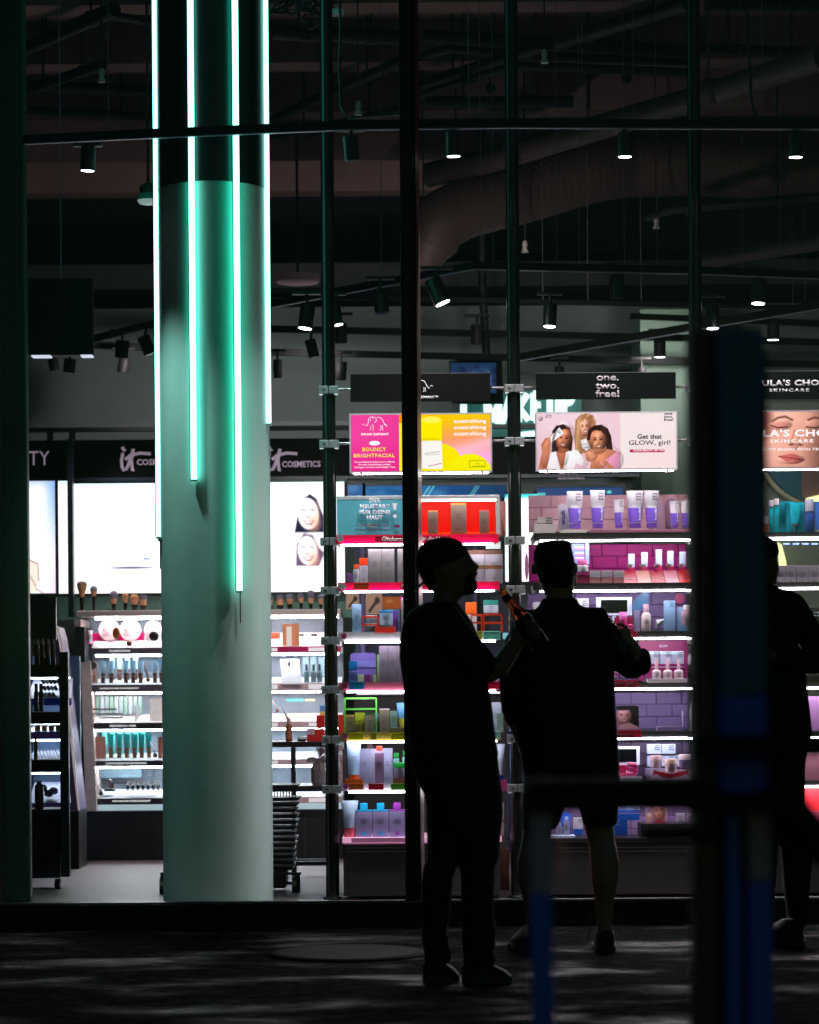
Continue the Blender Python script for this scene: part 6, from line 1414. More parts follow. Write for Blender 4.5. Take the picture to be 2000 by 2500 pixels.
MB().box(X(60,DM), X(178,DM), DM+.3, DM+.33, FLOOR, Z(1600,DM,110)).build('back_wall', mat((90,120,150), rough=.5), tt)
MB().prism([(X(a,DM),Z(b,DM,150)) for a, b in ((131,1527),(140,1531),(148,1560),(158,1640),(172,1780),(184,1900),(192,1978),(178,1978),(166,1850),(150,1700),(140,1600),(131,1550))], DM-.12, DM+.3).build('side_panel', mat((96,74,120), rough=.5), tt)
pline(tt, 'side_trim', [(132,1526),(140,1530),(149,1562),(159,1640),(173,1780),(185,1900),(193,1978)], DM-.125, .006, mat((225,200,195), rough=.3, es=.3))
MB().box(X(60,DM), X(192,DM), DM-.08, DM+.3, FLOOR+.002, Z(1980,DM,110)).build('plinth', mat((24,22,26), rough=.4), tt)
for k in range(5):
    for j in range(3):
        q = W(108+k*9-j*3, 1664+j*16, DM+.05); u = item('eye_palette','small slanting make-up palette',f'{("upper","middle","lower")[j]} row behind {LW}',k,'palette',q)
        MB().obox(q+Vector((0,-.04-.04*j,.0)), (.019,.012,.034), Matrix.Rotation(-.5,3,'Y')).build('case', mat(((36,40,50),(190,190,200),(60,40,44))[(k+j)%3], rough=.3), u)
for k in range(4): carton(82+k*17,95+k*17,1771,Z(1786,DM,110)+.002,DM-.04,(150,95,60),f'behind third shelf, {LW}','small tan swatch box',ink=False,depth=.02)
for k in range(9):
    q = W(92+k*8,1842,DM-.02); u = item('makeup_pencil','dark pencil slanting in the stand',f'behind third shelf, {LW}',k,'pencil',q); MB().tube([W(88+k*8,1832,DM+.04),W(96+k*8,1851,DM-.08)], .005, 6).build('pencil', mat((26,36,46), rough=.3), u)
for k, x in enumerate((108,122,134)): q = W(x,(1925,1938,1932)[k],DM-.0); u = item('powder_compact','round dark compact lying open',f'behind lowest shelf, {LW}',k,'compact',q); MB().tube([q+Vector((0,-.06,0)),q+Vector((.0,-.05,.01))],.028,16).build('case', mat((70,62,84), rough=.25), u)
# ------------------------------------------------------------------ dark centre shelving behind the red railed rack
DQ = 16.2
tt = thing('far_counter', (X(1040,DQ), DQ, FLOOR), 'dark counter far behind the red railed rack', 'counter')
MB().box(X(862,DQ), X(1232,DQ), DQ, DQ+.5, FLOOR+.002, Z(1700,DQ,1040)).build('body', mat((52,48,54), rough=.5, noise=.2, nscale=4), tt)
MB().box(X(862,DQ), X(1232,DQ), DQ+.45, DQ+.5, Z(1700,DQ,1040)+.0004, Z(1222,DQ,1040)).build('back_wall', mat((28,34,60), rough=.5), tt)
for x in (878,1160): MB().box(X(x,DQ), X(x+9,DQ), DQ+.4, DQ+.445, Z(1700,DQ,1040)+.001, Z(1222,DQ,1040)).build('upright', mat((90,80,130), rough=.4), tt)
MB().box(X(868,DQ), X(1228,DQ), DQ+.2, DQ+.22, Z(1693,DQ,1040), Z(1691,DQ,1040)).build('light_strip', glow((1,.95,1),5), tt)
MB().box(X(862,DQ), X(1232,DQ), DQ+.1, DQ+.449, Z(1715-10,DQ,1040)+.02, Z(1695,DQ,1040)).build('ledge', mat((110,100,110), rough=.4), tt)
cvb = Canvas(20, 24, (190,150,130)); cvb.line([(5,20),(14,8)], 3, (50,30,35), 1.5); cvb.ell(14,8,3,4,(60,36,40),1.5)
FW_ = 'far behind the red railed rack'
card(845,877,1449,1487,DQ-.2,(190,155,140),FW_,'beige picture card with dark blob',canvas=cvb); card(893,933,1449,1500,DQ-.2,(190,155,140),FW_,'beige picture card with dark brush',canvas=cvb)
card(934,980,1457,1487,DQ-.2,(190,90,20),FW_,'orange brown bag front with small white word',texts=(('BODY',945,960,1464,1471,(230,190,120)),))
card(1198,1242,1455,1545,DQ-.2,(70,60,90),FW_,'grey mauve cabinet front'); card(1228,1246,1545,1560,DQ-.3,(120,190,200),FW_,'small pale cyan glowing card',es=.8)
# blue reflection at the second post, painted as a glossy panel
card(1244,1284,1560,2080,13.9,(14,40,110),'lower part behind the second rack post','tall blue glossy panel',rough=.25,name='tint_panel',cat='panel',es=.10)
card(1212,1243,2070,2192,13.6,(110,70,62),'behind the red railed rack','brown lit side of the base cabinet',name='tint_panel',cat='panel')  # separate card in the brown that light gives the cabinet side
bottle(1245,1256,2150,FLOOR,13.5,(215,215,220),'on the floor behind the second rack post','small white bottle with black cap',cap=(20,20,24),capf=.3,neck=1.0)
# MAKE UP sign
DS = 18.4
tt = thing('neon_sign', W(1270,1000,DS), 'glowing white hand painted style word sign hanging behind the racks', 'neon sign')
NE = glow((.9,1.35,1.3), 1.15, 'neon'); NEB = mat((40,92,86), rough=.6, es=.18, ecol=(50,130,120))
MB().add([W(1125,960,DS+.06),W(1420,950,DS+.06),W(1420,1070,DS+.06),W(1125,1082,DS+.06)],[(0,3,2,1)]).build('board', NEB, tt)
def L(pts): pline(tt, 'letter', pts, DS, .025, NE, 10)
L([(1190,1036),(1188,972)]); L([(1188,976),(1204,1030)]); L([(1204,1030),(1220,972)]); L([(1220,972),(1215,1034)])
L([(1226,1034),(1246,966)]); L([(1246,966),(1254,1030)]); L([(1233,1010),(1252,1008)])
L([(1264,964),(1267,1030)]); L([(1288,962),(1267,996)]); L([(1267,996),(1291,1026)])
L([(1303,960),(1303,1026)]); L([(1303,962),(1322,958)]); L([(1303,990),(1320,988)]); L([(1303,1026),(1324,1022)])
L([(1342,954),(1343,1008),(1352,1020),(1363,1008),(1363,952)]); L([(1377,950),(1377,1016)]); L([(1377,952),(1396,952),(1400,968),(1393,982),(1377,988)])
L([(1132,978),(1132,1010)])
L([(1268,1063),(1306,1059)])
# right part: round wall sign and pillar
tt = thing('pillar', (X(1640,17.6), 17.6, FLOOR), 'pale green square pillar behind the right end of the tiled rack', 'pillar')
MB().box(X(1568,17.6), X(1700,17.6), 17.6, 18.3, FLOOR, Z(760,17.6)).build('shaft', mat((100,122,108), rough=.7, noise=.08, nscale=5), tt)
tt = thing('right_wall_panel', (X(1900,17), 17, FLOOR), 'grey green wall with round teal and brown motif at right edge', 'wall panel')
MB().box(X(1720,17), X(2300,17), 17, 17.1, FLOOR, Z(990,17)).build('panel', mat((122,132,122), rough=.7, noise=.06, nscale=4), tt)
c_ = W(2010,1075,16.98); Rr = 16.98/F*165
MB().tube([c_+Vector((Rr*math.cos(v),-.02,Rr*math.sin(v))) for v in [math.pi+math.pi*k/30 for k in range(31)]], .02, 8).build('ring', mat((170,165,140), rough=.5), tt)
pts = [(c_.x+(Rr-.03)*math.cos(v), c_.z+(Rr-.03)*math.sin(v)) for v in [math.pi+math.pi*k/30 for k in range(31)]]
xc_ = X(1958,16.98)
MB().prism([(min(a,xc_),b) for a, b in pts], 16.975, 16.99).build('teal_field', mat((10,80,100), rough=.5), tt)
MB().prism([(max(a,xc_+.002),b) for a, b in pts], 16.975, 16.99).build('brown_field', mat((110,82,84), rough=.5), tt)
YG = glow((.95,1.0,.45), 1.3, 'neon')
def leaf(pts, nm='neon_leaf'):
    MB().prism([(W(a,b,16.9).x, W(a,b,16.9).z) for a, b in pts], 16.9, 16.93).build(nm, YG, tt)
leaf([(1968,1216),(2010,1206),(2010,1226),(1990,1226)]); leaf([(1900,1324),(1909,1330),(1918,1365),(1921,1381),(1904,1381)])
# ------------------------------------------------------------------ people
def loft(mb, rows, d, thick, n=28, dy=0.0, sq=2.3, mi=0):
    """rows: (py, px_left, px_right[, depth half thickness m]); stacked rounded rings"""
    rs = []
    for r in rows:
        py, xl, xr = r[:3]; th = r[3] if len(r) > 3 else thick; y = d + (r[4] if len(r) > 4 else dy)
        a, b = W(xl, py, d), W(xr, py, d); cx = (a.x+b.x)/2; cz = (a.z+b.z)/2; rx = (b.x-a.x)/2
        ring = []
        for i in range(n):
            q = 2*math.pi*i/n; c, s = math.cos(q), math.sin(q); e = 2/sq
            ring.append(Vector((cx + rx*math.copysign(abs(c)**e, c), y + th*math.copysign(abs(s)**e, s), cz)))
        rs.append(ring)
    return mb.rings(rs, mi, True)
def limb(mb, pts, d, n=16):
    """pts: (px, py, radius m, depth offset)"""
    P = [W(p[0], p[1], d + (p[3] if len(p) > 3 else 0)) for p in pts]
    mb.tube(P, [p[2] for p in pts], n)
    for p, q in zip(P, pts): mb.ball(p, q[2]*.99, 6)
    return mb
def m_skin(c): return mat(c, rough=.5, spec=.3, noise=.08, nscale=20)
SKIN = m_skin((150,98,78))
def cloth(c, ns=9): return mat(c, rough=.85, noise=.25, nscale=ns, bump=.5)

# ---- man with backwards cap and beard
P1 = 9.66
man = thing('person', (X(1125,P1,2395), P1, 0), 'bearded man in dark tee, baggy trousers and backwards cap raising a beer bottle', 'person')
b = MB()
# head in profile facing right
loft(b, [(1316,1055,1108,.045),(1326,1035,1128,.06),(1345,1022,1139,.07),(1367,1018,1150,.074),(1384,1020,1154,.075),(1400,1026,1154,.072),(1420,1036,1156,.068),(1436,1046,1154,.06),(1449,1062,1140,.055),(1462,1055,1122,.06),(1480,1048,1120,.062),(1496,1036,1124,.075)], P1, .07)
b.prism([(W(x,y,P1).x, W(x,y,P1).z) for x, y in ((1138,1338),(1146,1352),(1152,1362),(1157,1370),(1164,1377),(1171,1384),(1169,1389),(1160,1392),(1163,1395),(1168,1400),(1163,1404),(1164,1409),(1158,1413),(1166,1421),(1150,1436),(1128,1430),(1122,1360))], P1-.022, P1+.022)
b.ball(W(1083,1392,P1-.072), (.016,.012,.03), 6)       # ear
# trunk and legs under the clothes
loft(b, [(1490,1030,1124,.07),(1510,1002,1140,.10),(1560,992,1160,.11),(1650,1000,1182,.11),(1750,1010,1192,.11),(1850,1016,1200,.12),(1940,1040,1215,.12)], P1, .1)
limb(b, [(1085,1900,.075,.03),(1078,2090,.058,.03),(1066,2290,.042,.03),(1066,2365,.038,.03)], P1)
limb(b, [(1165,1900,.075,-.03),(1168,2090,.058,-.03),(1168,2290,.042,-.03),(1170,2365,.038,-.03)], P1)
# right arm: sleeve end, elbow, wrist
limb(b, [(1095,1530,.055,-.10),(1140,1610,.052,-.13),(1190,1642,.046,-.14),(1216,1632,.043,-.12),(1245,1592,.036,-.08),(1264,1562,.030,-.05)], P1)
# far arm hangs down inside the trunk outline
limb(b, [(1040,1530,.055,.12),(1050,1650,.048,.14),(1075,1770,.04,.12),(1090,1850,.034,.10)], P1)
# palm
b.obox(W(1276,1547,P1-.045), (.070,.036,.075), Matrix.Rotation(math.radians(35),3,'Y'))
b.ball(W(1270,1552,P1-.05), (.040,.026,.042), 7)
HBOT = [W(1224,1440,P1-.075), W(1300,1545,P1-.075)]
def finger(mb, pts, r, d):
    P = [W(a, c, d+o) for a, c, o in pts]; mb.tube(P, [r*1.05, r, r*.95, r*.82][:len(P)], 10)
    for p in P: mb.ball(p, r*.97, 5)
for k in range(4):
    ox, oy = k*5.0, k*12.5
    finger(b, [(1268+ox,1530+oy,-.055),(1281+ox,1518+oy,-.105),(1300+ox*.7,1517+oy,-.118),(1313+ox*.35,1527+oy,-.10)], (.0105,.011,.0105,.0088)[k], P1)
finger(b, [(1262,1548,-.05),(1262,1528,-.06),(1272,1512,-.075),(1284,1508,-.085)], .0115, P1)   # thumb
b.build('body', SKIN, man, remesh=.0055, smooth_it=3)
# beard and hair
h = MB()
loft(h, [(1398,1100,1152,.05),(1412,1104,1160,.055),(1426,1106,1166,.055),(1438,1110,1167,.05),(1446,1118,1160,.045),(1453,1128,1146,.03)], P1, .05)
h.ball(W(1160,1393,P1), (.012,.02,.008), 5)
h.build('beard', mat((22,14,12), rough=.9, noise=.4, nscale=90, bump=1), man, remesh=.006, smooth_it=1)
h = MB(); loft(h, [(1376,1016,1076,.073),(1395,1021,1076,.075),(1415,1030,1074,.07),(1432,1040,1070,.06),(1442,1046,1066,.05)], P1, .07)
h.build('hair', mat((18,12,12), rough=.9, noise=.4, nscale=90, bump=1), man, remesh=.006, smooth_it=1)
# cap worn backwards: crown, brim at the back, strap opening
c_ = MB(); loft(c_, [(1312.5,1070,1100,.03),(1316,1052,1114,.05),(1322,1038,1126,.065),(1334,1025,1136,.078),(1350,1018,1143,.085),(1368,1014,1141,.086),(1382,1013.5,1110,.083),(1392,1017,1086,.07)], P1, .08)
c_.ball(W(1086,1313,P1), (.010,.010,.006), 5)
cap = c_.build('cap', cloth((30,34,36), 40), man, remesh=.006, smooth_it=3)
q = MB(); prev = None; rs = []
for k in range(7):
    u = k/6; p = W(1040-31*u, 1421+24*u, P1); wd_ = .072*(1-.5*u*u); 
    rs.append([p+Vector((0,-wd_,.0)), p+Vector((0,-wd_*.5,.010)), p+Vector((0,wd_*.5,.010)), p+Vector((0,wd_,0)), p+Vector((0,wd_*.5,.006)), p+Vector((0,-wd_*.5,.006))])
q.rings(rs, 0, True); q.build('cap_brim', cloth((30,34,36), 40), cap)
# t-shirt
s = MB()
loft(s, [(1470,1040,1119,.068),(1479,1020,1124,.085),(1488,1004,1130,.10),(1500,994,1141,.115),(1520,984,1154,.13),(1545,978,1165,.138),(1575,975,1174,.14),(1605,975,1184,.142),(1640,980,1190,.142),(1680,986,1194,.142),(1720,990,1201,.142),(1770,995,1206,.142),(1815,999,1213,.145),(1838,1001,1217,.147),(1850,1003,1219,.146)], P1, .14)
limb(s, [(1082,1515,.075,-.09),(1110,1560,.080,-.125),(1145,1600,.078,-.14),(1172,1625,.070,-.145)], P1)
limb(s, [(1050,1520,.075,.08),(1040,1590,.07,.12),(1052,1650,.062,.14)], P1)
s.build('t_shirt', cloth((24,27,28)), man, remesh=.008, smooth_it=3)
# baggy trousers
s = MB()
loft(s, [(1832,1005,1214,.135),(1870,1010,1218,.14),(1905,1018,1222,.145),(1945,1038,1228,.14),(1985,1046,1228,.13),(2030,1051,1223,.115)], P1, .14)
loft(s, [(1975,1046,1132,.11,.03),(2030,1051,1130,.11,.03),(2075,1050,1128,.105,.03),(2098,1044,1124,.10,.03),(2116,1034,1116,.10,.03),(2150,1029,1105,.095,.03),(2200,1029,1103,.09,.03),(2245,1030,1099,.085,.03),(2275,1031,1092,.085,.03),(2290,1029,1098,.09,.03),(2304,1031,1095,.085,.03),(2318,1034,1104,.09,.03),(2332,1036,1104,.09,.03),(2352,1038,1100,.085,.03)], P1, .1)
loft(s, [(1975,1118,1229,.11,-.03),(2030,1116,1223,.11,-.03),(2075,1118,1218,.105,-.03),(2096,1120,1217,.10,-.03),(2114,1122,1208,.10,-.03),(2136,1125,1208,.095,-.03),(2180,1125,1205,.09,-.03),(2245,1126,1207,.085,-.03),(2268,1127,1213,.085,-.03),(2285,1128,1207,.09,-.03),(2300,1127,1210,.09,-.03),(2318,1129,1206,.085,-.03),(2332,1130,1211,.09,-.03),(2352,1131,1208,.085,-.03)], P1, .1)
s.build('trousers', cloth((22,25,25), 7), man, remesh=.008, smooth_it=2)
def shoe(x0, x1, d, toe, parent, pyt, m, name='shoe', zt=.10, laces=False):
    a, c = X(x0, d, 2390), X(x1, d, 2390); s = MB(); L_ = c-a
    if not toe: a, c = c, a; L_ = -L_
    rs = []
    for k in range(11):
        u = k/10; x = a+(c-a)*u; hh = zt*(1.0 if u < .35 else (1-.62*((u-.35)/.65))); wd_ = .040+.012*math.sin(min(1,u*1.1)*math.pi)
        if k in (0, 10): wd_ *= .5; hh *= .6
        rs.append([Vector((x, d-wd_, .028)), Vector((x, d-wd_*.92, hh*.6+.01)), Vector((x, d-wd_*.4, hh)), Vector((x, d+wd_*.4, hh)), Vector((x, d+wd_*.92, hh*.6+.01)), Vector((x, d+wd_, .028))])
    s.rings(rs, 0, True); o = s.build(name, m, parent, remesh=.006, smooth_it=3)
    s = MB(); rs = []
    for k in range(11):
        u = k/10; x = a+(c-a)*u; wd_ = (.044+.012*math.sin(min(1,u*1.1)*math.pi))*(.6 if k in (0,10) else 1)
        rs.append([Vector((x, d-wd_, .001)), Vector((x, d-wd_, .03)), Vector((x, d+wd_, .03)), Vector((x, d+wd_, .001))])
    s.rings(rs, 0, True, False); s.build('sole', mat((60,62,64), rough=.7), o)
    return o
SH_ = mat((18,18,19), rough=.5, noise=.2)
shoe(1032,1122,P1+.03,True,man,0,SH_); shoe(1127,1250,P1-.04,True,man,0,SH_)
# beer bottle
bt = thing('beer_bottle', W(1300,1545,P1-.075), 'amber beer bottle held tilted by the bearded man', 'bottle')
p0, p1 = HBOT; ax = (p0-p1).normalized()
lk = [(0,.028),(.004,.031),(.12,.031),(.145,.027),(.175,.016),(.225,.0135),(.238,.0135),(.240,.015),(.248,.015),(.250,.012)]
Ltot = (p0-p1).length + .06; base = p1 - ax*.06
AMB = bpy.data.materials.new('amber_glass'); AMB.use_nodes = True; n_ = AMB.node_tree.nodes; l_ = AMB.node_tree.links; n_.clear()
ou = n_.new('ShaderNodeOutputMaterial'); pb = n_.new('ShaderNodeBsdfPrincipled'); pb.inputs['Base Color'].default_value = (.13,.03,.004,1); pb.inputs['Transmission Weight'].default_value = 1; pb.inputs['Roughness'].default_value = .08; pb.inputs['IOR'].default_value = 1.38
l_.new(pb.outputs[0], ou.inputs[0])
MB().tube([base+ax*(u*Ltot/.25) for u, r in lk], [r*1.15 for u, r in lk], 24).build('glass_body', AMB, bt)
MB().tube([base+ax*(u*Ltot/.25) for u in (-.002,.0,.118,.124)], [.030,.0365,.0365,.036], 24, cap=True).build('label', mat((30,24,20), rough=.5), bt)
MB().tube([base+ax*(u*Ltot/.25) for u in (.20,.228)], [.0195,.0168], 20, cap=False).build('neck_label', mat((60,30,16), rough=.5), bt)

# ---- second man seen from behind
P2 = 10.72
man = thing('person', (X(1390,P2,2330), P2, 0), 'short haired man in dark shirt and shorts, seen from behind, holding a bottle', 'person')
b = MB()
loft(b, [(1322,1335,1372,.045),(1330,1318,1386,.065),(1345,1310,1396,.078),(1370,1307,1402,.085),(1398,1311,1405,.085),(1425,1317,1403,.078),(1442,1326,1400,.068),(1455,1332,1400,.062),(1475,1332,1402,.065),(1495,1320,1414,.075)], P2, .08)
b.ball(W(1303,1390,P2+.01), (.012,.018,.028), 6); b.ball(W(1405,1390,P2-.02), (.012,.018,.030), 6)
b.prism([(W(x,y,P2).x, W(x,y,P2).z) for x, y in ((1398,1365),(1404,1374),(1409,1384),(1410,1392),(1406,1398),(1409,1406),(1408,1413),(1409,1424),(1400,1440),(1386,1440),(1384,1370))], P2+.005, P2+.05)
loft(b, [(1490,1320,1420,.07),(1510,1290,1470,.09),(1560,1268,1490,.11),(1650,1262,1492,.115),(1750,1262,1495,.11),(1850,1280,1500,.11),(1940,1290,1500,.12)], P2, .1)
# legs
limb(b, [(1325,1900,.080),(1316,2010,.066),(1306,2058,.060),(1299,2100,.066,-.02),(1299,2150,.062,-.02),(1304,2210,.042),(1305,2255,.034),(1305,2290,.036)], P2)
limb(b, [(1452,1900,.082),(1461,2010,.066),(1469,2055,.060),(1477,2105,.066,-.02),(1477,2150,.060,-.02),(1476,2200,.042),(1475,2245,.033),(1477,2290,.036)], P2)
# left arm bent, hand in pocket
limb(b, [(1290,1520,.055),(1262,1610,.048),(1252,1700,.043),(1258,1752,.040),(1274,1800,.034),(1288,1835,.034)], P2)
# right arm raised with bottle
limb(b, [(1455,1515,.055),(1500,1590,.052,.04),(1545,1632,.048,.06),(1562,1616,.044,.04),(1545,1585,.036,.02),(1530,1562,.032,0)], P2)
b.obox(W(1522,1560,P2-.02), (.07,.04,.08), Matrix.Rotation(math.radians(-20),3,'Y'))
for k in range(4):
    oy = k*11; ox = k*4.5
    finger(b, [(1530+ox,1546+oy,-.02),(1521+ox,1538+oy,-.065),(1506+ox,1542+oy,-.075),(1496+ox,1550+oy,-.06)], (.0105,.011,.0105,.009)[k], P2)
finger(b, [(1534,1556,-.01),(1534,1540,.0),(1524,1528,.01),(1512,1524,.015)], .0115, P2)
b.build('body', m_skin((176,124,104)), man, remesh=.0055, smooth_it=3)
h = MB(); loft(h, [(1319,1345,1386,.05),(1322,1326,1390,.068),(1330,1312,1392,.082),(1345,1303.5,1397,.09),(1365,1302,1402,.093),(1385,1305,1401,.088,-.012),(1405,1311,1398,.075,-.02),(1422,1320,1396,.06,-.03),(1436,1334,1392,.05,-.035)], P2, .08)
random.seed(8)
for k in range(24): x = random.uniform(1318,1390); h.ball(W(x, 1322+abs(x-1360)*.12, P2+random.uniform(-.05,.05)), (.006,.006,.012), 4)
h.build('hair', mat((30,20,16), rough=.9, noise=.4, nscale=80, bump=1), man, remesh=.006, smooth_it=2)
s = MB()
loft(s, [(1462,1326,1407,.065),(1470,1321,1410,.072),(1480,1314,1420,.08),(1488,1306,1452,.09),(1498,1299,1472,.105),(1510,1290,1484,.12),(1530,1278,1494,.13),(1570,1266,1499,.138),(1630,1258,1499,.142),(1690,1254,1502,.142),(1750,1254,1505,.14),(1800,1262,1508,.142),(1850,1272,1512,.146),(1885,1277,1513,.148)], P2, .14)
limb(s, [(1298,1520,.068),(1268,1575,.068),(1252,1640,.062),(1250,1700,.055),(1260,1752,.052)], P2)
limb(s, [(1448,1516,.070),(1478,1556,.074,.02),(1512,1600,.070,.04),(1543,1628,.060,.06),(1562,1622,.056,.05),(1563,1606,.050,.04)], P2)
loft(s, [(1460,1324,1408,.068),(1468,1320,1411,.074),(1476,1318,1412,.074)], P2, .07)
s.build('shirt', cloth((20,24,28)), man, remesh=.008, smooth_it=3)
s = MB()
loft(s, [(1860,1276,1510,.14),(1900,1279,1514,.145),(1935,1277,1512,.145),(1955,1275,1511,.14)], P2, .14)
loft(s, [(1935,1276,1396,.12),(1960,1275,1384,.12),(1990,1274,1372,.118),(2005,1273,1368,.118),(2022,1272,1358,.116)], P2, .12)
loft(s, [(1935,1394,1512,.12),(1960,1408,1510,.12),(1985,1417,1509,.118),(2005,1422,1507,.116),(2016,1425,1502,.114)], P2, .12)
s.build('shorts', cloth((18,22,26), 7), man, remesh=.008, smooth_it=2)
def shoe_back(x, d, parent, splay, lace):
    s = MB(); xx = X(x, d, 2320); c = Vector((xx, d, 0)); dr = Vector((math.sin(splay), math.cos(splay), 0)); sd = Vector((dr.y, -dr.x, 0)); rs = []
    for k in range(12):
        u = k/11; p = c+dr*(u*.27-.04); hh = .13 if u < .3 else .13-.075*((u-.3)/.7); wd_ = .036+.014*math.sin(min(1,u)*math.pi*.9)
        if k in (0, 11): wd_ *= .6; hh *= .7
        rs.append([p-sd*wd_+Vector((0,0,.02)), p-sd*wd_*.95+Vector((0,0,hh*.6)), p-sd*wd_*.45+Vector((0,0,hh)), p+sd*wd_*.45+Vector((0,0,hh)), p+sd*wd_*.95+Vector((0,0,hh*.6)), p+sd*wd_+Vector((0,0,.02))])
    s.rings(rs, 0, True); o = s.build('shoe', mat((22,22,24), rough=.55, noise=.2), parent, remesh=.006, smooth_it=3)
    s = MB(); rs = []
    for k in range(12):
        u = k/11; p = c+dr*(u*.28-.045); wd_ = (.04+.015*math.sin(min(1,u)*math.pi*.9))*(.6 if k in (0,11) else 1)
        rs.append([p-sd*wd_+Vector((0,0,.001)), p-sd*wd_+Vector((0,0,.03)), p+sd*wd_+Vector((0,0,.03)), p+sd*wd_+Vector((0,0,.001))])
    s.rings(rs, 0, True, False); s.build('sole', mat((60,62,64), rough=.7), o)
    if lace:
        s = MB(); z_ = .13
        s.tube([c+Vector((.03,.05,z_)), c+Vector((.06,.06,z_+.03)), c+Vector((.085,.05,z_)), c+Vector((.075,.04,z_-.05)), c+Vector((.04,.05,z_-.01))], .0025, 5)
        s.tube([c+Vector((-.03,.05,z_)), c+Vector((-.05,.06,z_+.03)), c+Vector((-.065,.05,z_+.01)), c+Vector((-.06,.045,z_-.03)), c+Vector((-.075,.04,z_-.07))], .0025, 5)
        s.build('lace', mat((26,26,28), rough=.7), o)
    return o
shoe_back(1477, P2, man, .05, True); shoe_back(1303, P2-.02, man, -.3, False)
# his bottle
B2 = [W(1466,1484,P2-.055), W(1528,1612,P2-.055)]
bt = thing('beer_bottle', B2[1], 'dark beer bottle tilted in the raised hand of the second man', 'bottle')
ax = (B2[0]-B2[1]).normalized(); base = B2[1]; Lt = (B2[0]-B2[1]).length
MB().tube([base+ax*(u*Lt/.25) for u, r in lk], [r*1.2 for u, r in lk], 24).build('glass_body', AMB, bt)
MB().tube([base+ax*(u*Lt/.25) for u in (.03,.09)], [.0378,.0378], 20, cap=False).build('label', mat((60,60,58), rough=.5), bt)
MB().tube([base+ax*(u*Lt/.25) for u in (.238,.252)], [.0192,.0182], 16).build('crown', mat((50,50,50), rough=.4), bt)

# ---- third person at the right edge, partly behind the foreground post
P3 = 10.95
man = thing('person', (X(1930,P3,2315), P3, 0), 'third person in dark jacket and narrow trousers at the right edge, arms folded', 'person')
b = MB()
loft(b, [(1314,1835,1872,.05),(1322,1824,1888,.07),(1340,1816,1898,.08),(1370,1814,1897,.085),(1395,1818,1893,.08),(1412,1826,1888,.072),(1425,1836,1882,.06),(1440,1838,1884,.06),(1458,1830,1890,.07)], P3, .08)
b.prism([(W(x,y,P3).x, W(x,y,P3).z) for x, y in ((1892,1355),(1896,1366),(1899,1378),(1903,1392),(1901,1397),(1896,1400),(1898,1406),(1895,1411),(1897,1418),(1892,1426),(1880,1430),(1876,1360))], P3-.022, P3+.022)
loft(b, [(1455,1826,1900,.07),(1480,1800,1940,.09),(1560,1795,1950,.11),(1700,1810,1958,.11),(1830,1808,1960,.12)], P3, .1)
limb(b, [(1860,1850,.075),(1862,2060,.055),(1862,2230,.036),(1862,2290,.036)], P3); limb(b, [(1925,1850,.070),(1935,2060,.05),(1942,2230,.034),(1944,2290,.034)], P3)
limb(b, [(1930,1500,.05,-.02),(1985,1590,.045,-.03),(1960,1625,.038,-.12),(1900,1610,.032,-.16),(1880,1604,.03,-.17)], P3)
b.obox(W(1868,1602,P3-.17), (.075,.03,.06), None)
for k in range(4): finger(b, [(1858,1592+k*8,-.175),(1845,1592+k*8,-.185),(1834,1594+k*8,-.18),(1826,1598+k*8,-.17)], .009, P3)
finger(b, [(1872,1592,-.17),(1862,1582,-.18),(1852,1576,-.185)], .010, P3)
b.build('body', m_skin((150,104,86)), man, remesh=.006, smooth_it=3)
h = MB(); loft(h, [(1310,1842,1870,.05),(1316,1826,1885,.07),(1330,1816,1898,.085),(1350,1810,1902,.09),(1372,1810,1890,.088),(1395,1813,1868,.08),(1415,1820,1860,.07),(1432,1828,1855,.055)], P3, .08)
h.build('hair', mat((22,15,13), rough=.8, noise=.4, nscale=80, bump=1), man, remesh=.006, smooth_it=2)
s = MB()
loft(s, [(1428,1836,1896,.06),(1436,1826,1900,.075),(1444,1810,1935,.09),(1454,1800,1950,.11),(1475,1792,1960,.125),(1520,1786,1962,.135),(1600,1788,1962,.14),(1680,1792,1970,.14),(1750,1794,1978,.14),(1800,1796,1983,.14)], P3, .14)
limb(s, [(1935,1478,.062,-.02),(1968,1535,.062,-.03),(2004,1596,.058,-.05),(1985,1620,.052,-.12),(1940,1618,.046,-.16),(1905,1612,.040,-.17)], P3)
s.build('jacket', cloth((20,23,25)), man, remesh=.008, smooth_it=3)
s = MB()
loft(s, [(1780,1796,1982,.13),(1830,1800,1972,.13),(1870,1806,1965,.125)], P3, .13)
loft(s, [(1850,1880,1965,.11),(1930,1886,1964,.10),(1990,1890,1964,.095),(2040,1903,1976,.09),(2090,1908,1983,.09),(2140,1911,1979,.08),(2180,1914,1975,.075),(2230,1922,1967,.065),(2265,1922,1964,.062)], P3, .1)
loft(s, [(1850,1800,1885,.11),(1990,1815,1895,.095),(2090,1826,1898,.09),(2230,1840,1888,.065),(2265,1840,1886,.062)], P3, .1)
s.build('trousers', cloth((20,22,25), 7), man, remesh=.008, smooth_it=2)
shoe_back(1940, P3-.05, man, -.5, False); shoe_back(1860, P3, man, .2, False)
q = W(1949,1573,P3-.15); MB().tube([q, q+Vector((.012,0,-.02))], .006, 8).build('bracelet', mat((220,220,225), rough=.15, metal=.9), man)
hb = MB().obox(W(1975,1634,P3-.1), (.05,.08,.03)); hb.build('bag_strap', cloth((16,16,18)), man)

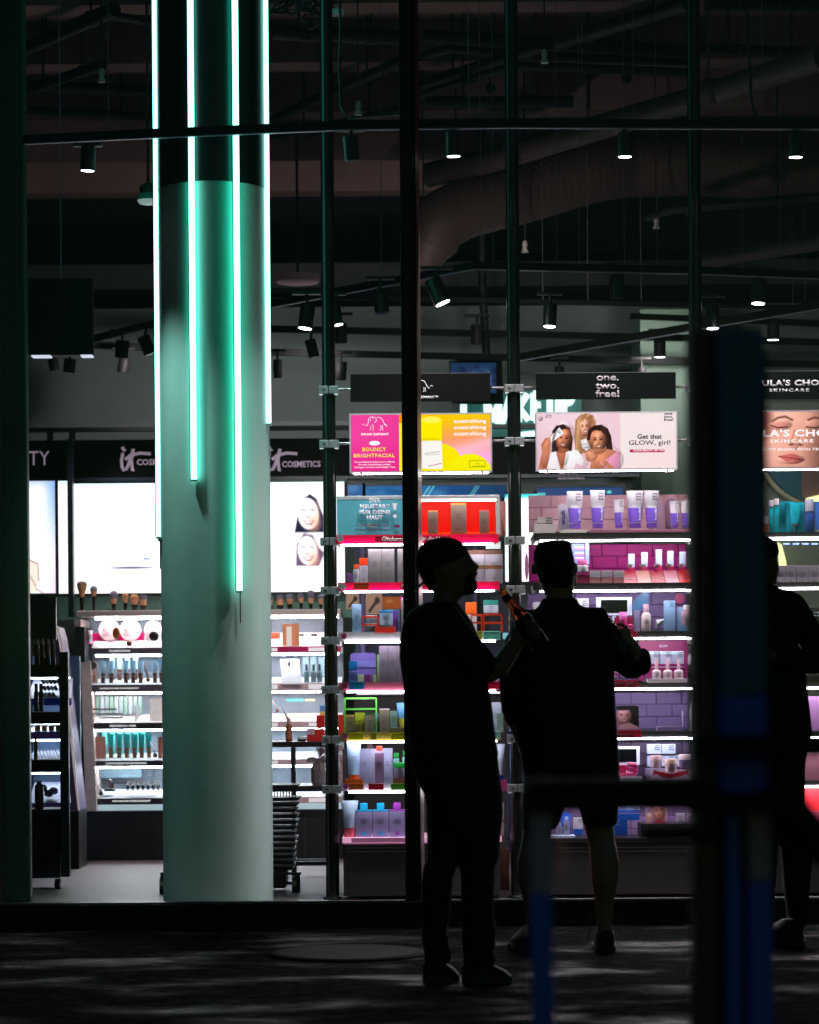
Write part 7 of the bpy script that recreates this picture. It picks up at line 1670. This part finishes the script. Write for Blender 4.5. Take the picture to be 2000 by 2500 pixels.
# ------------------------------------------------------------------ foreground: out of focus stand
FG = 4.0
st = thing('terrace_stand', (X(1780,FG,2400), FG, 0), 'tall blurred dark post with rails and blue legs in the right foreground', 'stand')
def fx(p, py=1700): return X(p, FG, py)
WD = mat((130,76,66), rough=.6, noise=.2, nscale=20); NVY = mat((52,102,142), rough=.5); BLU_LIGHT = mat((72,110,235), rough=.45, noise=.1); BLK2 = mat((10,11,11), rough=.7); MV = mat((205,160,190), rough=.6)  # blue light on the legs and the post's navy sheen painted as colour
MB().box(fx(1691,1200), fx(1746,1200), FG, FG+.09, 0, Z(806,FG,1700)).build('post_board', WD, st, bevel=.004)
MB().box(fx(1747,1200), fx(1862,1200), FG-.03, FG+.12, Z(1700,FG,1800), Z(808,FG,1800)).build('post', NVY, st, bevel=.006)
MB().box(fx(1747,1200), fx(1862,1200), FG-.03, FG+.12, Z(1955,FG,1800), Z(1700,FG,1800)-.0005).build('post_foot', mat((56,92,225), rough=.5, noise=.15), st, bevel=.006)  # lower stretch of the post, split off for a bluer painted sheen
MB().box(fx(1863,1200), fx(1876,1200), FG+.0, FG+.10, Z(1955,FG,1870), Z(856,FG,1870)).build('post_edge', BLK2, st, bevel=.003)
MB().box(fx(1772,2200), fx(1812,2200), FG, FG+.05, 0, Z(1985,FG,1800)-.002).build('leg', BLU_LIGHT, st, bevel=.004)
MB().box(fx(1824,2200), fx(1882,2200), FG-.02, FG+.04, 0, Z(2150,FG,1800)).build('leg', BLU_LIGHT, st, bevel=.004)
MB().box(fx(1824,2060), fx(1880,2060), FG-.018, FG+.038, Z(2149,FG,1800), Z(1965,FG,1800)).build('unlit_leg_top', MV, st, bevel=.004)  # leg top in its own tone, where the painted blue light stops
MB().box(fx(1747,2200), fx(1884,2200), FG+.06, FG+.10, 0, Z(1956,FG,1760)).build('rear_fill', BLK2, st)  # dark panel added to close the bright gaps between the legs
MB().box(fx(1276,1930), fx(1900,1930), FG-.14, FG-.09, Z(1972,FG,1500), Z(1928,FG,1500)).build('rail', BLK2, st, bevel=.004)
MB().box(fx(1278,1910), fx(1700,1910), FG-.135, FG+.05, Z(1927,FG,1500), Z(1898,FG,1500)).build('rail_top', mat((70,56,46), rough=.8, noise=.2, spec=.2), st, bevel=.006)
MB().box(fx(1672,1810), fx(1985,1810), FG-.14, FG-.08, Z(1842,FG,1830), Z(1790,FG,1830)).build('rail', BLK2, st, bevel=.01)
MB().box(fx(1563,2025), fx(1740,2025), FG-.08, FG-.02, Z(2046,FG,1640), Z(2012,FG,1640)).build('cross_block', BLK2, st, bevel=.006)
MB().tube([W(1885,1925,FG-.05), W(1925,1960,FG-.05), W(2030,2095,FG-.05)], [.024,.027,.027], 12).build('brace', BLK2, st)
MB().box(fx(1290,2300), fx(1340,2300), FG-.12, FG-.07, 0, Z(2170,FG,1315)).build('leg', BLU_LIGHT, st, bevel=.004)
MB().box(fx(1291,2060), fx(1339,2060), FG-.118, FG-.072, Z(2169.5,FG,1315), Z(1973,FG,1315)).build('unlit_leg_top', MV, st, bevel=.004)  # upper leg kept out of the painted blue light
finish_labels()
